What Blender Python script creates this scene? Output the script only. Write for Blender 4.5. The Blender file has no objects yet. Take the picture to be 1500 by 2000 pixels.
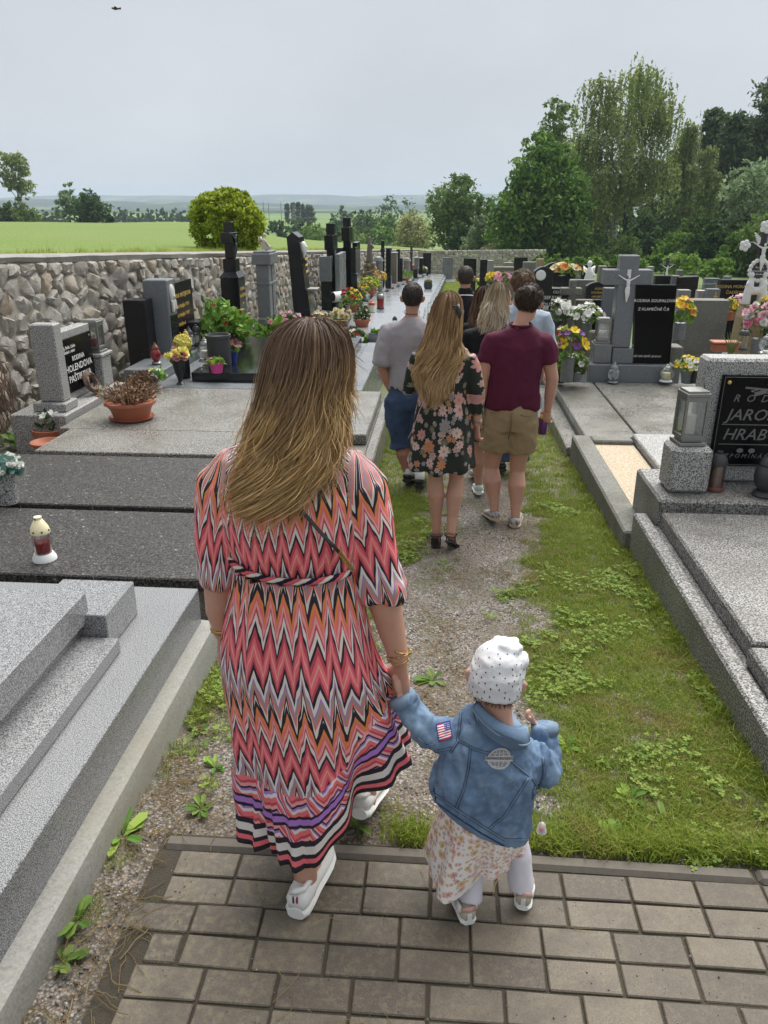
import bpy, bmesh, math, random
import numpy as np
from mathutils import Vector, Matrix, noise as mnoise
from mathutils.bvhtree import BVHTree
scn = bpy.context.scene
COL = scn.collection
RAD = math.radians
# --- camera, sky, sun, exposure
CAM_H, FPX, PITCH, YAW = 2.05, 1500.0, RAD(21.8), RAD(4.35)
cd = bpy.data.cameras.new('camera'); cam = bpy.data.objects.new('camera', cd); COL.objects.link(cam)
cd.sensor_fit = 'VERTICAL'; cd.sensor_height = 36.0; cd.lens = 36.0 * FPX / 2000.0
cd.clip_start = 0.05; cd.clip_end = 20000
cam.location = (0, 0, CAM_H); cam.rotation_euler = (math.pi / 2 - PITCH, 0, YAW)
scn.camera = cam
scn.view_settings.view_transform = 'Standard'; scn.view_settings.look = 'None'
scn.view_settings.exposure = 1.96; scn.view_settings.gamma = 1.0
scn.view_settings.use_curve_mapping = False
scn.cycles.max_bounces = 6; scn.cycles.transparent_max_bounces = 12
scn.cycles.volume_bounces = 0
scn.cycles.use_denoising = True
SUN_EL, SUN_AZ = RAD(58), RAD(20)        # bright patch of the cloud, ahead and a little to the right
w = bpy.data.worlds.new('World'); scn.world = w; w.use_nodes = True
nt = w.node_tree; nt.nodes.clear()
sky = nt.nodes.new('ShaderNodeTexSky'); sky.sky_type = 'NISHITA'; sky.sun_disc = False
sky.sun_elevation = SUN_EL; sky.sun_rotation = SUN_AZ; sky.dust_density = 4.0; sky.air_density = 1.0
hsv = nt.nodes.new('ShaderNodeHueSaturation'); hsv.inputs['Saturation'].default_value = 0.0
tc = nt.nodes.new('ShaderNodeTexCoord')
mp = nt.nodes.new('ShaderNodeMapping'); mp.inputs['Scale'].default_value = (1, 1, 2.2)
nz = nt.nodes.new('ShaderNodeTexNoise'); nz.inputs['Scale'].default_value = 2.6; nz.inputs['Detail'].default_value = 4
cr = nt.nodes.new('ShaderNodeValToRGB')
cr.color_ramp.elements[0].position = 0.3; cr.color_ramp.elements[0].color = (2.95, 3.18, 3.46, 1)
cr.color_ramp.elements[1].position = 0.75; cr.color_ramp.elements[1].color = (3.55, 3.78, 4.06, 1)
mix = nt.nodes.new('ShaderNodeMix'); mix.data_type = 'RGBA'; mix.inputs['Factor'].default_value = 0.94
bg = nt.nodes.new('ShaderNodeBackground'); bg.inputs['Strength'].default_value = 0.05
wo = nt.nodes.new('ShaderNodeOutputWorld')
L = nt.links
L.new(sky.outputs[0], hsv.inputs['Color']); L.new(hsv.outputs[0], mix.inputs['A'])
L.new(tc.outputs['Generated'], mp.inputs['Vector']); L.new(mp.outputs[0], nz.inputs['Vector'])
L.new(nz.outputs[0], cr.inputs[0]); L.new(cr.outputs[0], mix.inputs['B'])
L.new(mix.outputs['Result'], bg.inputs[0]); L.new(bg.outputs[0], wo.inputs[0])
sd = bpy.data.lights.new('sun', 'SUN'); sd.energy = 1.5; sd.angle = RAD(60); sd.color = (1.0, 0.97, 0.92)
sun = bpy.data.objects.new('sun', sd); COL.objects.link(sun)
_d = Vector((math.sin(SUN_AZ) * math.cos(SUN_EL), math.cos(SUN_AZ) * math.cos(SUN_EL), math.sin(SUN_EL)))
sun.rotation_euler = (-_d).to_track_quat('-Z', 'Y').to_euler()
# --- where a point of the photograph lies
_r = np.array([math.cos(YAW), math.sin(YAW), 0.0])
_f = np.array([-math.sin(YAW) * math.cos(PITCH), math.cos(YAW) * math.cos(PITCH), -math.sin(PITCH)])
_u = np.cross(_r, _f); _c = np.array([0, 0, CAM_H])
SLOPE, Y0 = 0.05, 1.95
def _ray(px, py): return (px - 750) / FPX * _r - (py - 1000) / FPX * _u + _f
def at(px, py, y):
 d = _ray(px, py); return _c + (y / d[1]) * d
def atx(px, py, x):
 d = _ray(px, py); return _c + (x / d[0]) * d
def atz(px, py, z):
 d = _ray(px, py); return _c + ((z - CAM_H) / d[2]) * d
def gz(y):
 return -SLOPE * max(0.0, y - Y0) if y < 85 else -SLOPE * (85 - Y0)
def G(px, py, h=0.0):
 p = atz(px, py, h)
 if p[1] <= Y0: return p
 d = _ray(px, py); t = (h + SLOPE * Y0 - CAM_H) / (d[2] + SLOPE * d[1]); return _c + t * d
def wallx(y): return -4.56 + 0.058 * (y - 7.3)
def kerbx(y): return -0.64 + 0.017 * (y - 8)
# --- node helper
class NT:
 def __init__(s, name):
  s.m = bpy.data.materials.new(name); s.m.use_nodes = True; s.t = s.m.node_tree
  s.t.nodes.clear(); s.out = s.t.nodes.new('ShaderNodeOutputMaterial')
 def n(s, typ, ins=None, **props):
  nd = s.t.nodes.new('ShaderNode' + typ)
  for k, v in props.items(): setattr(nd, k, v)
  for k, v in (ins or {}).items(): s.put(nd.inputs[k], v)
  return nd
 def put(s, sock, v):
  if isinstance(v, bpy.types.NodeSocket): s.t.links.new(v, sock)
  elif isinstance(v, (tuple, list)) and sock.type == 'RGBA' and len(v) == 3: sock.default_value = (*v, 1)
  else: sock.default_value = v
 def math(s, op, a, b=0.0, c=None):
  nd = s.n('Math', operation=op); s.put(nd.inputs[0], a); s.put(nd.inputs[1], b)
  if c is not None: s.put(nd.inputs[2], c)
  return nd.outputs[0]
 def vmath(s, op, a, b=(0, 0, 0)):
  nd = s.n('VectorMath', operation=op); s.put(nd.inputs[0], a); s.put(nd.inputs[1], b); return nd.outputs[0]
 def mix(s, f, a, b, mode='MIX'):
  nd = s.n('Mix', data_type='RGBA', blend_type=mode)
  s.put(nd.inputs[0], f); s.put(nd.inputs[6], a); s.put(nd.inputs[7], b); return nd.outputs[2]
 def ramp(s, f, stops, interp='LINEAR'):
  nd = s.n('ValToRGB'); e = nd.color_ramp; e.interpolation = interp
  while len(e.elements) < len(stops): e.elements.new(0.5)
  for el, (p, c) in zip(e.elements, stops):
   el.position = p; el.color = (c, c, c, 1) if isinstance(c, (int, float)) else (*c, 1)
  s.put(nd.inputs[0], f); return nd.outputs[0]
 def noise(s, vec, scale, detail=3.0, rough=0.5, dist=0.0):
  nd = s.n('TexNoise', {'Vector': vec, 'Scale': scale, 'Detail': detail, 'Roughness': rough, 'Distortion': dist}); return nd.outputs[0]
 def vor(s, vec, scale, feature='F1', rand=1.0, out='Distance'):
  nd = s.n('TexVoronoi', {'Vector': vec, 'Scale': scale, 'Randomness': rand}, feature=feature); return nd.outputs[out]
 def pos(s): return s.n('NewGeometry').outputs['Position']
 def obj(s): return s.n('TexCoord').outputs['Object']
 def rpi(s): return s.n('NewGeometry').outputs['Random Per Island']
 def rnd(s): return s.n('ObjectInfo').outputs['Random']
 def attr(s, name, out='Vector'): return s.n('Attribute', attribute_name=name).outputs[out]
 def bump(s, h, strength=0.3, dist=0.01):
  return s.n('Bump', {'Height': h, 'Strength': strength, 'Distance': dist}).outputs[0]
 def bsdf(s, color, rough=0.7, normal=None, spec=None, metal=0.0, trans=0.0, sss=0.0, coat=0.0, alpha=None, **kw):
  p = s.n('BsdfPrincipled', {'Base Color': color, 'Roughness': rough, 'Metallic': metal})
  if normal is not None: s.put(p.inputs['Normal'], normal)
  if spec is not None: s.put(p.inputs['Specular IOR Level'], spec)
  if trans: s.put(p.inputs['Transmission Weight'], trans)
  if sss:
   s.put(p.inputs['Subsurface Weight'], sss); p.inputs['Subsurface Radius'].default_value = (0.012, 0.005, 0.003)
   p.inputs['Subsurface Scale'].default_value = 1.0
  if coat: s.put(p.inputs['Coat Weight'], coat)
  if alpha is not None: s.put(p.inputs['Alpha'], alpha)
  s.t.links.new(p.outputs[0], s.out.inputs[0]); s.p = p
  return s.m
 def leaf(s, color, rough=0.6, tr=0.3, spec=0.3):
  p = s.n('BsdfPrincipled', {'Base Color': color, 'Roughness': rough, 'Specular IOR Level': spec})
  t = s.n('BsdfTranslucent', {'Color': color}); m = s.n('MixShader', {0: tr})
  s.t.links.new(p.outputs[0], m.inputs[1]); s.t.links.new(t.outputs[0], m.inputs[2]); s.t.links.new(m.outputs[0], s.out.inputs[0])
  return s.m
_plain = {}
def plain(name, c, rough=0.6, var=0.12, scale=30.0, spec=None, metal=0.0, coat=0.0):
 """A plain surface with a little unevenness of tone and gloss."""
 k = (name, tuple(c), rough)
 if k in _plain: return _plain[k]
 t = NT(name); p = t.pos(); n = t.noise(p, scale, 4)
 col = t.mix(n, tuple(x * (1 - var) for x in c), tuple(min(1, x * (1 + var)) for x in c))
 r = t.n('MapRange', {'Value': n, 'To Min': max(0.02, rough - 0.08), 'To Max': min(1, rough + 0.08)}).outputs[0]
 _plain[k] = t.bsdf(col, r, t.bump(t.noise(p, scale * 6, 3), 0.08, 0.004), spec=spec, metal=metal, coat=coat)
 return _plain[k]
# --- mesh builder
def _boxfaces():
 bm = bmesh.new(); vs = []
 for sx in (-1, 1):
  for sy in (-1, 1):
   for sz in (-1, 1):
    for k in range(3): vs.append((sx, sy, sz, k))
 hv = []
 for (sx, sy, sz, k) in vs:
  c = [sx * .9, sy * .9, sz * .9]; c[k] = (sx, sy, sz)[k]; hv.append(bm.verts.new(c))
 bm.verts.index_update()
 r = bmesh.ops.convex_hull(bm, input=hv)
 bmesh.ops.dissolve_limit(bm, angle_limit=0.02, verts=bm.verts[:], edges=bm.edges[:])
 bm.normal_update()
 bm.verts.ensure_lookup_table()
 co = [tuple(round(x, 3) for x in v.co) for v in bm.verts]
 f = [[v.index for v in fc.verts] for fc in bm.faces]
 bm.free()
 return co, f
BOXCO, BOXF = _boxfaces()
def rotz(p, a):
 c, s = math.cos(a), math.sin(a); return (p[0] * c - p[1] * s, p[0] * s + p[1] * c, p[2])
class MB:
 def __init__(s): s.v = []; s.f = []; s.mi = []; s.nv = 0
 def add(s, V, F, mi=0):
  b = s.nv
  V = [tuple(map(float, p)) for p in V]
  s.v.extend(V); s.nv += len(V)
  s.f.extend([[i + b for i in f] for f in F]); s.mi.extend([mi] * len(F)); return s
 def box(s, c, size, rz=0.0, bev=0.004, rx=0.0, ry=0.0, mi=0, taper=None):
  h = [x / 2 for x in size]; b = min(bev, min(h) * 0.9)
  M = Matrix.Rotation(rz, 3, 'Z') @ Matrix.Rotation(ry, 3, 'Y') @ Matrix.Rotation(rx, 3, 'X')
  V = []
  for p in BOXCO:
   q = [math.copysign(hh if abs(pp) > .95 else hh - b, pp) for pp, hh in zip(p, h)]
   if taper and q[2] > 0: q[0] *= taper[0]; q[1] *= taper[1]
   q = M @ Vector(q); V.append((q[0] + c[0], q[1] + c[1], q[2] + c[2]))
  return s.add(V, BOXF, mi)
 def bx(s, x0, x1, y0, y1, z0, z1, bev=0.004, mi=0, **k):
  return s.box(((x0 + x1) / 2, (y0 + y1) / 2, (z0 + z1) / 2), (abs(x1 - x0), abs(y1 - y0), abs(z1 - z0)), bev=bev, mi=mi, **k)
 def rings(s, R, cap0=True, cap1=True, closed=True, mi=0):
  n = len(R[0]); V = [p for r in R for p in r]; F = []
  for i in range(len(R) - 1):
   for j in range(n if closed else n - 1):
    k = (j + 1) % n; F.append([i * n + j, i * n + k, (i + 1) * n + k, (i + 1) * n + j])
  if cap0: F.append(list(range(n))[::-1])
  if cap1: F.append([(len(R) - 1) * n + j for j in range(n)])
  return s.add(V, F, mi)
 def lathe(s, prof, c=(0, 0, 0), n=18, sx=1.0, sy=1.0, cap0=True, cap1=True, mi=0, flute=0.0, nf=0):
  R = []
  for (r, z) in prof:
   R.append([(c[0] + r * sx * (1 + flute * math.cos(nf * 2 * math.pi * j / n)) * math.cos(2 * math.pi * j / n),
      c[1] + r * sy * (1 + flute * math.cos(nf * 2 * math.pi * j / n)) * math.sin(2 * math.pi * j / n), c[2] + z) for j in range(n)])
  return s.rings(R, cap0, cap1, mi=mi)
 def tube(s, pts, rad, n=8, cap=True, flat=1.0, side=None, mi=0):
  pts = [np.array(p, float) for p in pts]
  if isinstance(rad, (int, float)): rad = [rad] * len(pts)
  R = []; ref = np.array(side if side is not None else (0.13, 0.31, 0.94), float)
  for i, p in enumerate(pts):
   t = pts[min(i + 1, len(pts) - 1)] - pts[max(i - 1, 0)]; L_ = np.linalg.norm(t)
   t = t / L_ if L_ > 1e-9 else np.array([0, 0, 1.0])
   a = ref - t * (ref @ t)
   if np.linalg.norm(a) < 1e-3: a = np.array([1.0, 0, 0]) - t * t[0]
   a /= np.linalg.norm(a); b = np.cross(t, a); ref = a
   R.append([p + rad[i] * (math.cos(2 * math.pi * j / n) * a + flat * math.sin(2 * math.pi * j / n) * b) for j in range(n)])
  return s.rings(R, cap, cap, mi=mi)
 def blob(s, c, r, n=12, m=8, mi=0, M=None, jit=0.0, rng=random):
  V = []; F = []
  for i in range(1, m):
   th = math.pi * i / m
   for j in range(n):
    ph = 2 * math.pi * j / n; k = 1 + rng.uniform(-jit, jit)
    V.append([r[0] * math.sin(th) * math.cos(ph) * k, r[1] * math.sin(th) * math.sin(ph) * k, r[2] * math.cos(th) * k])
  V.append([0, 0, r[2]]); V.append([0, 0, -r[2]]); T, B = len(V) - 2, len(V) - 1
  for i in range(m - 2):
   for j in range(n):
    k = (j + 1) % n; F.append([i * n + j, (i + 1) * n + j, (i + 1) * n + k, i * n + k])
  for j in range(n):
   k = (j + 1) % n; F.append([T, j, k]); F.append([B, (m - 2) * n + k, (m - 2) * n + j])
  if M is not None: V = [tuple(M @ Vector(v)) for v in V]
  return s.add([(v[0] + c[0], v[1] + c[1], v[2] + c[2]) for v in V], F, mi)
 def prism(s, poly, d0, d1, frame, mi=0):
  """polygon (a,b) extruded along the third axis; frame(a,b,d)->xyz"""
  n = len(poly); V = [frame(a, b, d0) for a, b in poly] + [frame(a, b, d1) for a, b in poly]
  F = [list(range(n)), [n + i for i in range(n)][::-1]] + [[i, i + n, (i + 1) % n + n, (i + 1) % n] for i in range(n)]
  return s.add(V, F, mi)
 def mesh(s, name, off=(0, 0, 0)):
  me = bpy.data.meshes.new(name)
  V = np.array(s.v, float).reshape(-1, 3) - np.array(off)
  me.from_pydata(V.tolist(), [], s.f); me.update(); return me
 def build(s, name, mat, parent=None, smooth=False, local=False, recalc=True):
  off = (0, 0, 0) if (local or parent is None) else wloc(parent)
  me = s.mesh(name, off)
  if recalc:
   bm = bmesh.new(); bm.from_mesh(me); bmesh.ops.recalc_face_normals(bm, faces=bm.faces); bm.to_mesh(me); bm.free()
  for m in (mat if isinstance(mat, (list, tuple)) else [mat]): me.materials.append(m)
  if any(s.mi): me.polygons.foreach_set('material_index', s.mi)
  if smooth:
   me.polygons.foreach_set('use_smooth', [True] * len(me.polygons))
   if smooth is not True: me.set_sharp_from_angle(angle=RAD(smooth))
  o = bpy.data.objects.new(name, me); COL.objects.link(o)
  if parent is not None: o.parent = parent
  return o
def wloc(o):
 p = np.zeros(3)
 while o is not None: p += np.array(o.location); o = o.parent
 return p
def tag(o, label=None, cat=None, group=None, kind=None):
 for k, v in (('label', label), ('category', cat), ('group', group), ('kind', kind)):
  if v: o[k] = v
 return o
def thing(name, label, cat, loc=(0, 0, 0), rz=0.0, group=None):
 o = bpy.data.objects.new(name, None); COL.objects.link(o); o.empty_display_size = 0.1
 o.location = tuple(map(float, loc)); o.rotation_euler = (0, 0, rz); return tag(o, label, cat, group)
def kids(o): return [c for c in bpy.data.objects if c.parent == o]
def dup(o, loc, rz=0.0, label=None, scale=1.0, parent=None):
 c = o.copy(); COL.objects.link(c)
 if parent is not None: c.parent = parent
 else:
  c.location = tuple(map(float, loc)); c.rotation_euler = (0, 0, rz); c.scale = (scale,) * 3
  if label: c['label'] = label
 for ch in kids(o): dup(ch, None, parent=c)
 return c
def mesh_obj(name, V, F, mat, parent=None, smooth=False, attrs=None):
 """fast path for big meshes: V (n,3), F (m,k) numpy arrays"""
 V = np.asarray(V, np.float32); F = np.asarray(F, np.int32); k = F.shape[1]
 if parent is not None: V = V - wloc(parent).astype(np.float32)
 me = bpy.data.meshes.new(name); me.vertices.add(len(V)); me.vertices.foreach_set('co', V.ravel())
 me.loops.add(F.size); me.loops.foreach_set('vertex_index', F.ravel())
 me.polygons.add(len(F)); me.polygons.foreach_set('loop_start', np.arange(0, F.size, k, dtype=np.int32))
 if smooth: me.polygons.foreach_set('use_smooth', np.ones(len(F), bool))
 me.update(calc_edges=True)
 for n_, (typ, dat) in (attrs or {}).items():
  a = me.attributes.new(n_, typ, 'POINT')
  a.data.foreach_set('vector' if typ == 'FLOAT_VECTOR' else 'value', np.asarray(dat, np.float32).ravel())
 for m in (mat if isinstance(mat, (list, tuple)) else [mat]): me.materials.append(m)
 o = bpy.data.objects.new(name, me); COL.objects.link(o)
 if parent is not None: o.parent = parent
 return o
_txt = {}
def lettering(parent, lines, frame, mat, depth=0.0015, name='lettering', shear=0.0):
 """lines: (text, size, a, b, align); frame(a,b,d)->xyz. Flat cut letters standing a little proud of the stone."""
 for (txt, size, a0, b0, al) in lines:
  mb = MB()
  cu = bpy.data.curves.new('t', 'FONT'); cu.body = txt; cu.size = size; cu.align_x = al; cu.extrude = depth; cu.shear = shear
  cu.resolution_u = 2
  o = bpy.data.objects.new('t', cu); COL.objects.link(o)
  dg = bpy.context.evaluated_depsgraph_get()
  me = bpy.data.meshes.new_from_object(o.evaluated_get(dg))
  mb.add([frame(a0 + v.co.x, b0 + v.co.y, v.co.z + depth) for v in me.vertices], [list(p.vertices) for p in me.polygons])
  bpy.data.objects.remove(o); bpy.data.curves.remove(cu); bpy.data.meshes.remove(me); mb.build(name, mat, parent)
# --- materials
def granite(name, dark, light, scale=220.0, thr=0.5, gloss=0.35, stain=0.25, stain_col=(0.10, 0.095, 0.08), wetness=0.5, soft=0.08, spec=0.5, lichen=0.0):
 t = NT(name); p = t.pos()
 v = t.noise(p, scale, 1.5, 0.6)
 v2 = t.noise(p, scale * 0.45, 2)
 g = t.ramp(v, [(thr - soft - .05, dark), (thr, tuple((a + b) / 2 for a, b in zip(dark, light))), (thr + soft + .05, light)])
 g = t.mix(t.ramp(v2, [(0.58, 0.0), (0.7, 0.5)]), g, tuple(x * 0.75 for x in dark))
 s = t.noise(p, 1.6, 5, 0.62, 0.6)
 g = t.mix(t.math('MULTIPLY', t.ramp(s, [(0.45, 0.0), (0.68, 1.0)]), stain), g, stain_col)
 if lichen:
  l = t.noise(p, 38, 3, 0.6)
  g = t.mix(t.math('MULTIPLY', t.ramp(l, [(0.66, 0.0), (0.70, 1.0)]), lichen), g, (0.42, 0.44, 0.40))
 wet = t.noise(p, 2.3, 4, 0.6)
 r = t.n('MapRange', {'Value': wet, 'From Min': 0.35, 'From Max': 0.65, 'To Min': max(0.04, gloss * (1 - wetness)), 'To Max': gloss}).outputs[0]
 return t.bsdf(g, r, t.bump(v, 0.06 + 0.25 * gloss, 0.003), spec=spec)
M = {}
M['granite_light'] = granite('light grey granite', (0.06, 0.062, 0.065), (0.38, 0.385, 0.39), 280, 0.5, 0.30, 0.10, (0.2, 0.2, 0.2), 0.5, 0.07)
M['granite_dark_side'] = granite('grey granite', (0.05, 0.052, 0.056), (0.30, 0.31, 0.32), 240, 0.52, 0.4, 0.2)
M['terrazzo_dark'] = granite('dark weathered terrazzo', (0.014, 0.013, 0.0125), (0.125, 0.12, 0.112), 105, 0.57, 0.6, 0.35, (0.03, 0.028, 0.026), 0.25, 0.1, lichen=0.55, spec=.22)
M['terrazzo_wet'] = granite('grey washed terrazzo', (0.04, 0.036, 0.03), (0.36, 0.35, 0.32), 95, 0.5, 0.42, 0.55, (0.10, 0.088, 0.06), 0.5, 0.06, spec=.35)
M['granite_speck'] = granite('speckled granite', (0.05, 0.049, 0.047), (0.46, 0.455, 0.44), 125, 0.48, 0.62, 0.15, (0.18, 0.175, 0.16), 0.2, 0.04)
M['granite_speck_weathered'] = granite('weathered speckled granite', (0.03, 0.028, 0.025), (0.36, 0.355, 0.34), 112, 0.51, 0.6, 0.6, (0.06, 0.054, 0.045), 0.3, 0.04)
M['grey_smooth'] = granite('smooth grey granite', (0.09, 0.10, 0.11), (0.22, 0.235, 0.25), 300, 0.5, 0.4, 0.15)
M['grey_mid'] = granite('mid grey granite', (0.07, 0.075, 0.08), (0.28, 0.29, 0.30), 200, 0.5, 0.38, 0.2)
M['polished_pale'] = granite('polished pale slab', (0.18, 0.19, 0.20), (0.36, 0.37, 0.39), 300, 0.5, 0.2, 0.1, (0.15, 0.15, 0.15), 0.6)
M['black_gloss'] = granite('polished black granite', (0.006, 0.006, 0.007), (0.016, 0.017, 0.02), 300, 0.5, 0.10, 0.0, wetness=0.6)
M['plaque_black'] = granite('black plaque glass', (0.003, 0.003, 0.0035), (0.007, 0.007, 0.008), 300, 0.5, 0.12, 0.0, spec=0.12)
M['black_stone'] = granite('satin black granite', (0.007, 0.007, 0.008), (0.02, 0.02, 0.022), 260, 0.5, 0.28, 0.1, (0.02, 0.02, 0.02), spec=.3)
M['concrete'] = granite('pale cast concrete', (0.19, 0.188, 0.168), (0.29, 0.287, 0.262), 110, 0.5, 0.75, 0.55, (0.19, 0.175, 0.12), 0.15, 0.2)
M['concrete_old'] = granite('old mossy concrete', (0.10, 0.10, 0.085), (0.22, 0.215, 0.19), 70, 0.5, 0.8, 0.7, (0.075, 0.075, 0.05), 0.1, 0.15, lichen=0.5)
M['concrete_brown'] = granite('brownish concrete', (0.13, 0.115, 0.085), (0.21, 0.19, 0.145), 60, 0.5, 0.8, 0.6, (0.07, 0.065, 0.045), 0.1, 0.2)
M['sandstone'] = granite('ochre sandstone', (0.22, 0.16, 0.085), (0.40, 0.31, 0.18), 60, 0.5, 0.85, 0.5, (0.13, 0.10, 0.06), 0.05, 0.2)
M['white_stone'] = plain('white painted metal', (0.72, 0.72, 0.70), 0.5, 0.08)
M['gold_letter'] = plain('gilt lettering', (0.62, 0.42, 0.10), 0.4, 0.1)
M['white_letter'] = plain('white lettering', (0.72, 0.72, 0.70), 0.5, 0.05)
M['grey_letter'] = plain('grey engraved lettering', (0.15, 0.145, 0.14), 0.5, 0.12)
M['terracotta'] = plain('terracotta plastic', (0.36, 0.115, 0.06), 0.5, 0.12)
M['steel'] = plain('dull steel', (0.25, 0.25, 0.24), 0.42, 0.12, metal=0.75)
M['iron'] = plain('dark iron', (0.035, 0.036, 0.038), 0.45, 0.2)
M['copper'] = plain('brown copper plastic', (0.16, 0.06, 0.035), 0.35, 0.15)
M['black_plastic'] = plain('black plastic', (0.012, 0.012, 0.013), 0.35, 0.1)
M['red_glass'] = plain('red candle glass', (0.24, 0.012, 0.018), 0.18, 0.15, coat=0.5)
M['red_wax'] = plain('red wax', (0.36, 0.012, 0.02), 0.45, 0.15)
M['cream_plastic'] = plain('cream plastic', (0.80, 0.72, 0.45), 0.45, 0.05)
M['white_plastic'] = plain('white plastic', (0.80, 0.80, 0.79), 0.4, 0.04)
M['pink_plastic'] = plain('pink plastic', (0.62, 0.06, 0.26), 0.4, 0.06)
M['blue_plastic'] = plain('blue glazed pot', (0.015, 0.035, 0.25), 0.25, 0.06)
M['candle'] = plain('white candle', (0.78, 0.76, 0.66), 0.5, 0.05)
M['orange_glass'] = plain('orange red glass', (0.5, 0.06, 0.015), 0.25, 0.15)
M['white_pot'] = plain('white pot', (0.66, 0.68, 0.72), 0.45, 0.08)
M['brown_wicker'] = plain('grey brown twigs', (0.14, 0.09, 0.065), 0.8, 0.35, 60)
M['wood'] = plain('brown bark', (0.075, 0.058, 0.042), 0.9, 0.4, 14)
def _glass():
 t = NT('clear glass'); g = t.n('BsdfGlossy', {'Color': (1, 1, 1), 'Roughness': 0.06}); tr = t.n('BsdfTransparent', {'Color': (0.9, 0.92, 0.92)})
 lw = t.n('LayerWeight', {'Blend': 0.35}); f = t.math('MULTIPLY_ADD', lw.outputs['Fresnel'], 0.7, 0.10)
 m = t.n('MixShader', {0: f}); t.t.links.new(tr.outputs[0], m.inputs[1]); t.t.links.new(g.outputs[0], m.inputs[2]); t.t.links.new(m.outputs[0], t.out.inputs[0]); return t.m
M['glass'] = _glass()
def _birch():
 t = NT('white birch bark'); p = t.pos()
 n = t.noise(t.vmath('MULTIPLY', p, (3, 3, 9)), 1.2, 4)
 return t.bsdf(t.ramp(n, [(0.42, (0.10, 0.095, 0.085)), (0.52, (0.50, 0.49, 0.46)), (0.8, (0.62, 0.61, 0.58))]), 0.85)
M['birch_bark'] = _birch()
def foliage(name, c1, c2, c3, tr=0.45, k=2.15):
 c1, c2, c3 = [(c[0] * k * 1.1, c[1] * k, c[2] * k * .9) for c in (c1, c2, c3)]
 t = NT(name); r = t.rpi()
 return t.leaf(t.ramp(r, [(0.0, c1), (0.5, c2), (1.0, c3)]), 0.65, tr)
M['leaf_maple'] = foliage('maple leaves', (0.018, 0.045, 0.008), (0.038, 0.085, 0.014), (0.085, 0.15, 0.026))
M['leaf_birch'] = foliage('birch leaves', (0.045, 0.07, 0.022), (0.085, 0.12, 0.04), (0.15, 0.185, 0.07))
M['leaf_dark'] = foliage('dark leaves', (0.010, 0.026, 0.007), (0.022, 0.05, 0.014), (0.045, 0.085, 0.025))
M['leaf_mid'] = foliage('mid green leaves', (0.025, 0.05, 0.011), (0.048, 0.09, 0.02), (0.085, 0.13, 0.034))
M['leaf_grey'] = foliage('greyish willow leaves', (0.045, 0.08, 0.04), (0.08, 0.125, 0.068), (0.14, 0.19, 0.115))
M['leaf_yellow'] = foliage('yellowish thuja sprays', (0.05, 0.085, 0.006), (0.115, 0.165, 0.014), (0.22, 0.27, 0.035))
M['leaf_pine'] = foliage('pine needles', (0.014, 0.028, 0.012), (0.032, 0.055, 0.023), (0.065, 0.092, 0.04), 0.3)
M['leaf_elder'] = foliage('elder leaves', (0.035, 0.075, 0.014), (0.06, 0.115, 0.022), (0.10, 0.16, 0.04))
M['leaf_fresh'] = foliage('fresh garden leaves', (0.03, 0.08, 0.012), (0.06, 0.135, 0.022), (0.13, 0.2, 0.04), 0.3)
M['leaf_cream'] = foliage('cream blossom', (0.045, 0.07, 0.025), (0.10, 0.125, 0.05), (0.24, 0.24, 0.15))
def _solidleaf(name, c, var=0.25):
 t = NT(name); r = t.rpi()
 return t.leaf(t.ramp(r, [(0, tuple(x * (1 - var) for x in c)), (1, tuple(min(1, x * (1 + var)) for x in c))]), 0.5, 0.3)
PET = {k: _solidleaf(k + ' petals', c) for k, c in dict(white=(0.72, 0.72, 0.68), yellow=(0.72, 0.50, 0.02), lemon=(0.75, 0.68, 0.18), pink=(0.66, 0.26, 0.36), palepink=(0.72, 0.46, 0.52),
  red=(0.42, 0.02, 0.03), purple=(0.16, 0.05, 0.28), orange=(0.62, 0.20, 0.03), cream=(0.7, 0.62, 0.38), maroon=(0.10, 0.012, 0.03), lilac=(0.42, 0.40, 0.66), straw=(0.30, 0.19, 0.11), brown=(0.12, 0.07, 0.04)).items()}
# --- land
rng = random.Random(7); nrg = np.random.default_rng(7)
def smooth01(x): x = min(1, max(0, x)); return x * x * (3 - 2 * x)
def fbm(x, y, s, seed=0): return mnoise.fractal(Vector((x * s, y * s, seed * 7.3)), 0.6, 2.0, 4)
def path_mid(y):
 return float(np.interp(y, [1.9, 2.4, 3.0, 4.0, 5.0, 6.5, 60], [-0.30, -0.16, -0.06, 0.12, 0.32, 0.36, 0.6]))
def path_half(y):
 return float(np.interp(y, [1.9, 2.5, 3.2, 4.0, 5.0, 6.5, 8, 60], [0.55, 0.36, 0.26, 0.25, 0.24, 0.20, 0.10, 0.0]))
def grass_density(x, y):
 d = (abs(x - path_mid(y)) - path_half(y)) / 0.22
 n = fbm(x, y, 2.6, 3) * 0.9 + fbm(x, y, 9.0, 5) * 0.45
 v = d + n * 1.15
 v -= 0.02
 if x > 0.75: v += 0.5
 if x < -0.62 and y < 3.6: v = v * 0.5 - 0.12
 if y > 7: v += 0.4
 bare = fbm(x, y, 1.9, 11)
 if bare > 0.30: v -= (bare - 0.30) * 3.2
 return min(1, max(0, v))
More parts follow.
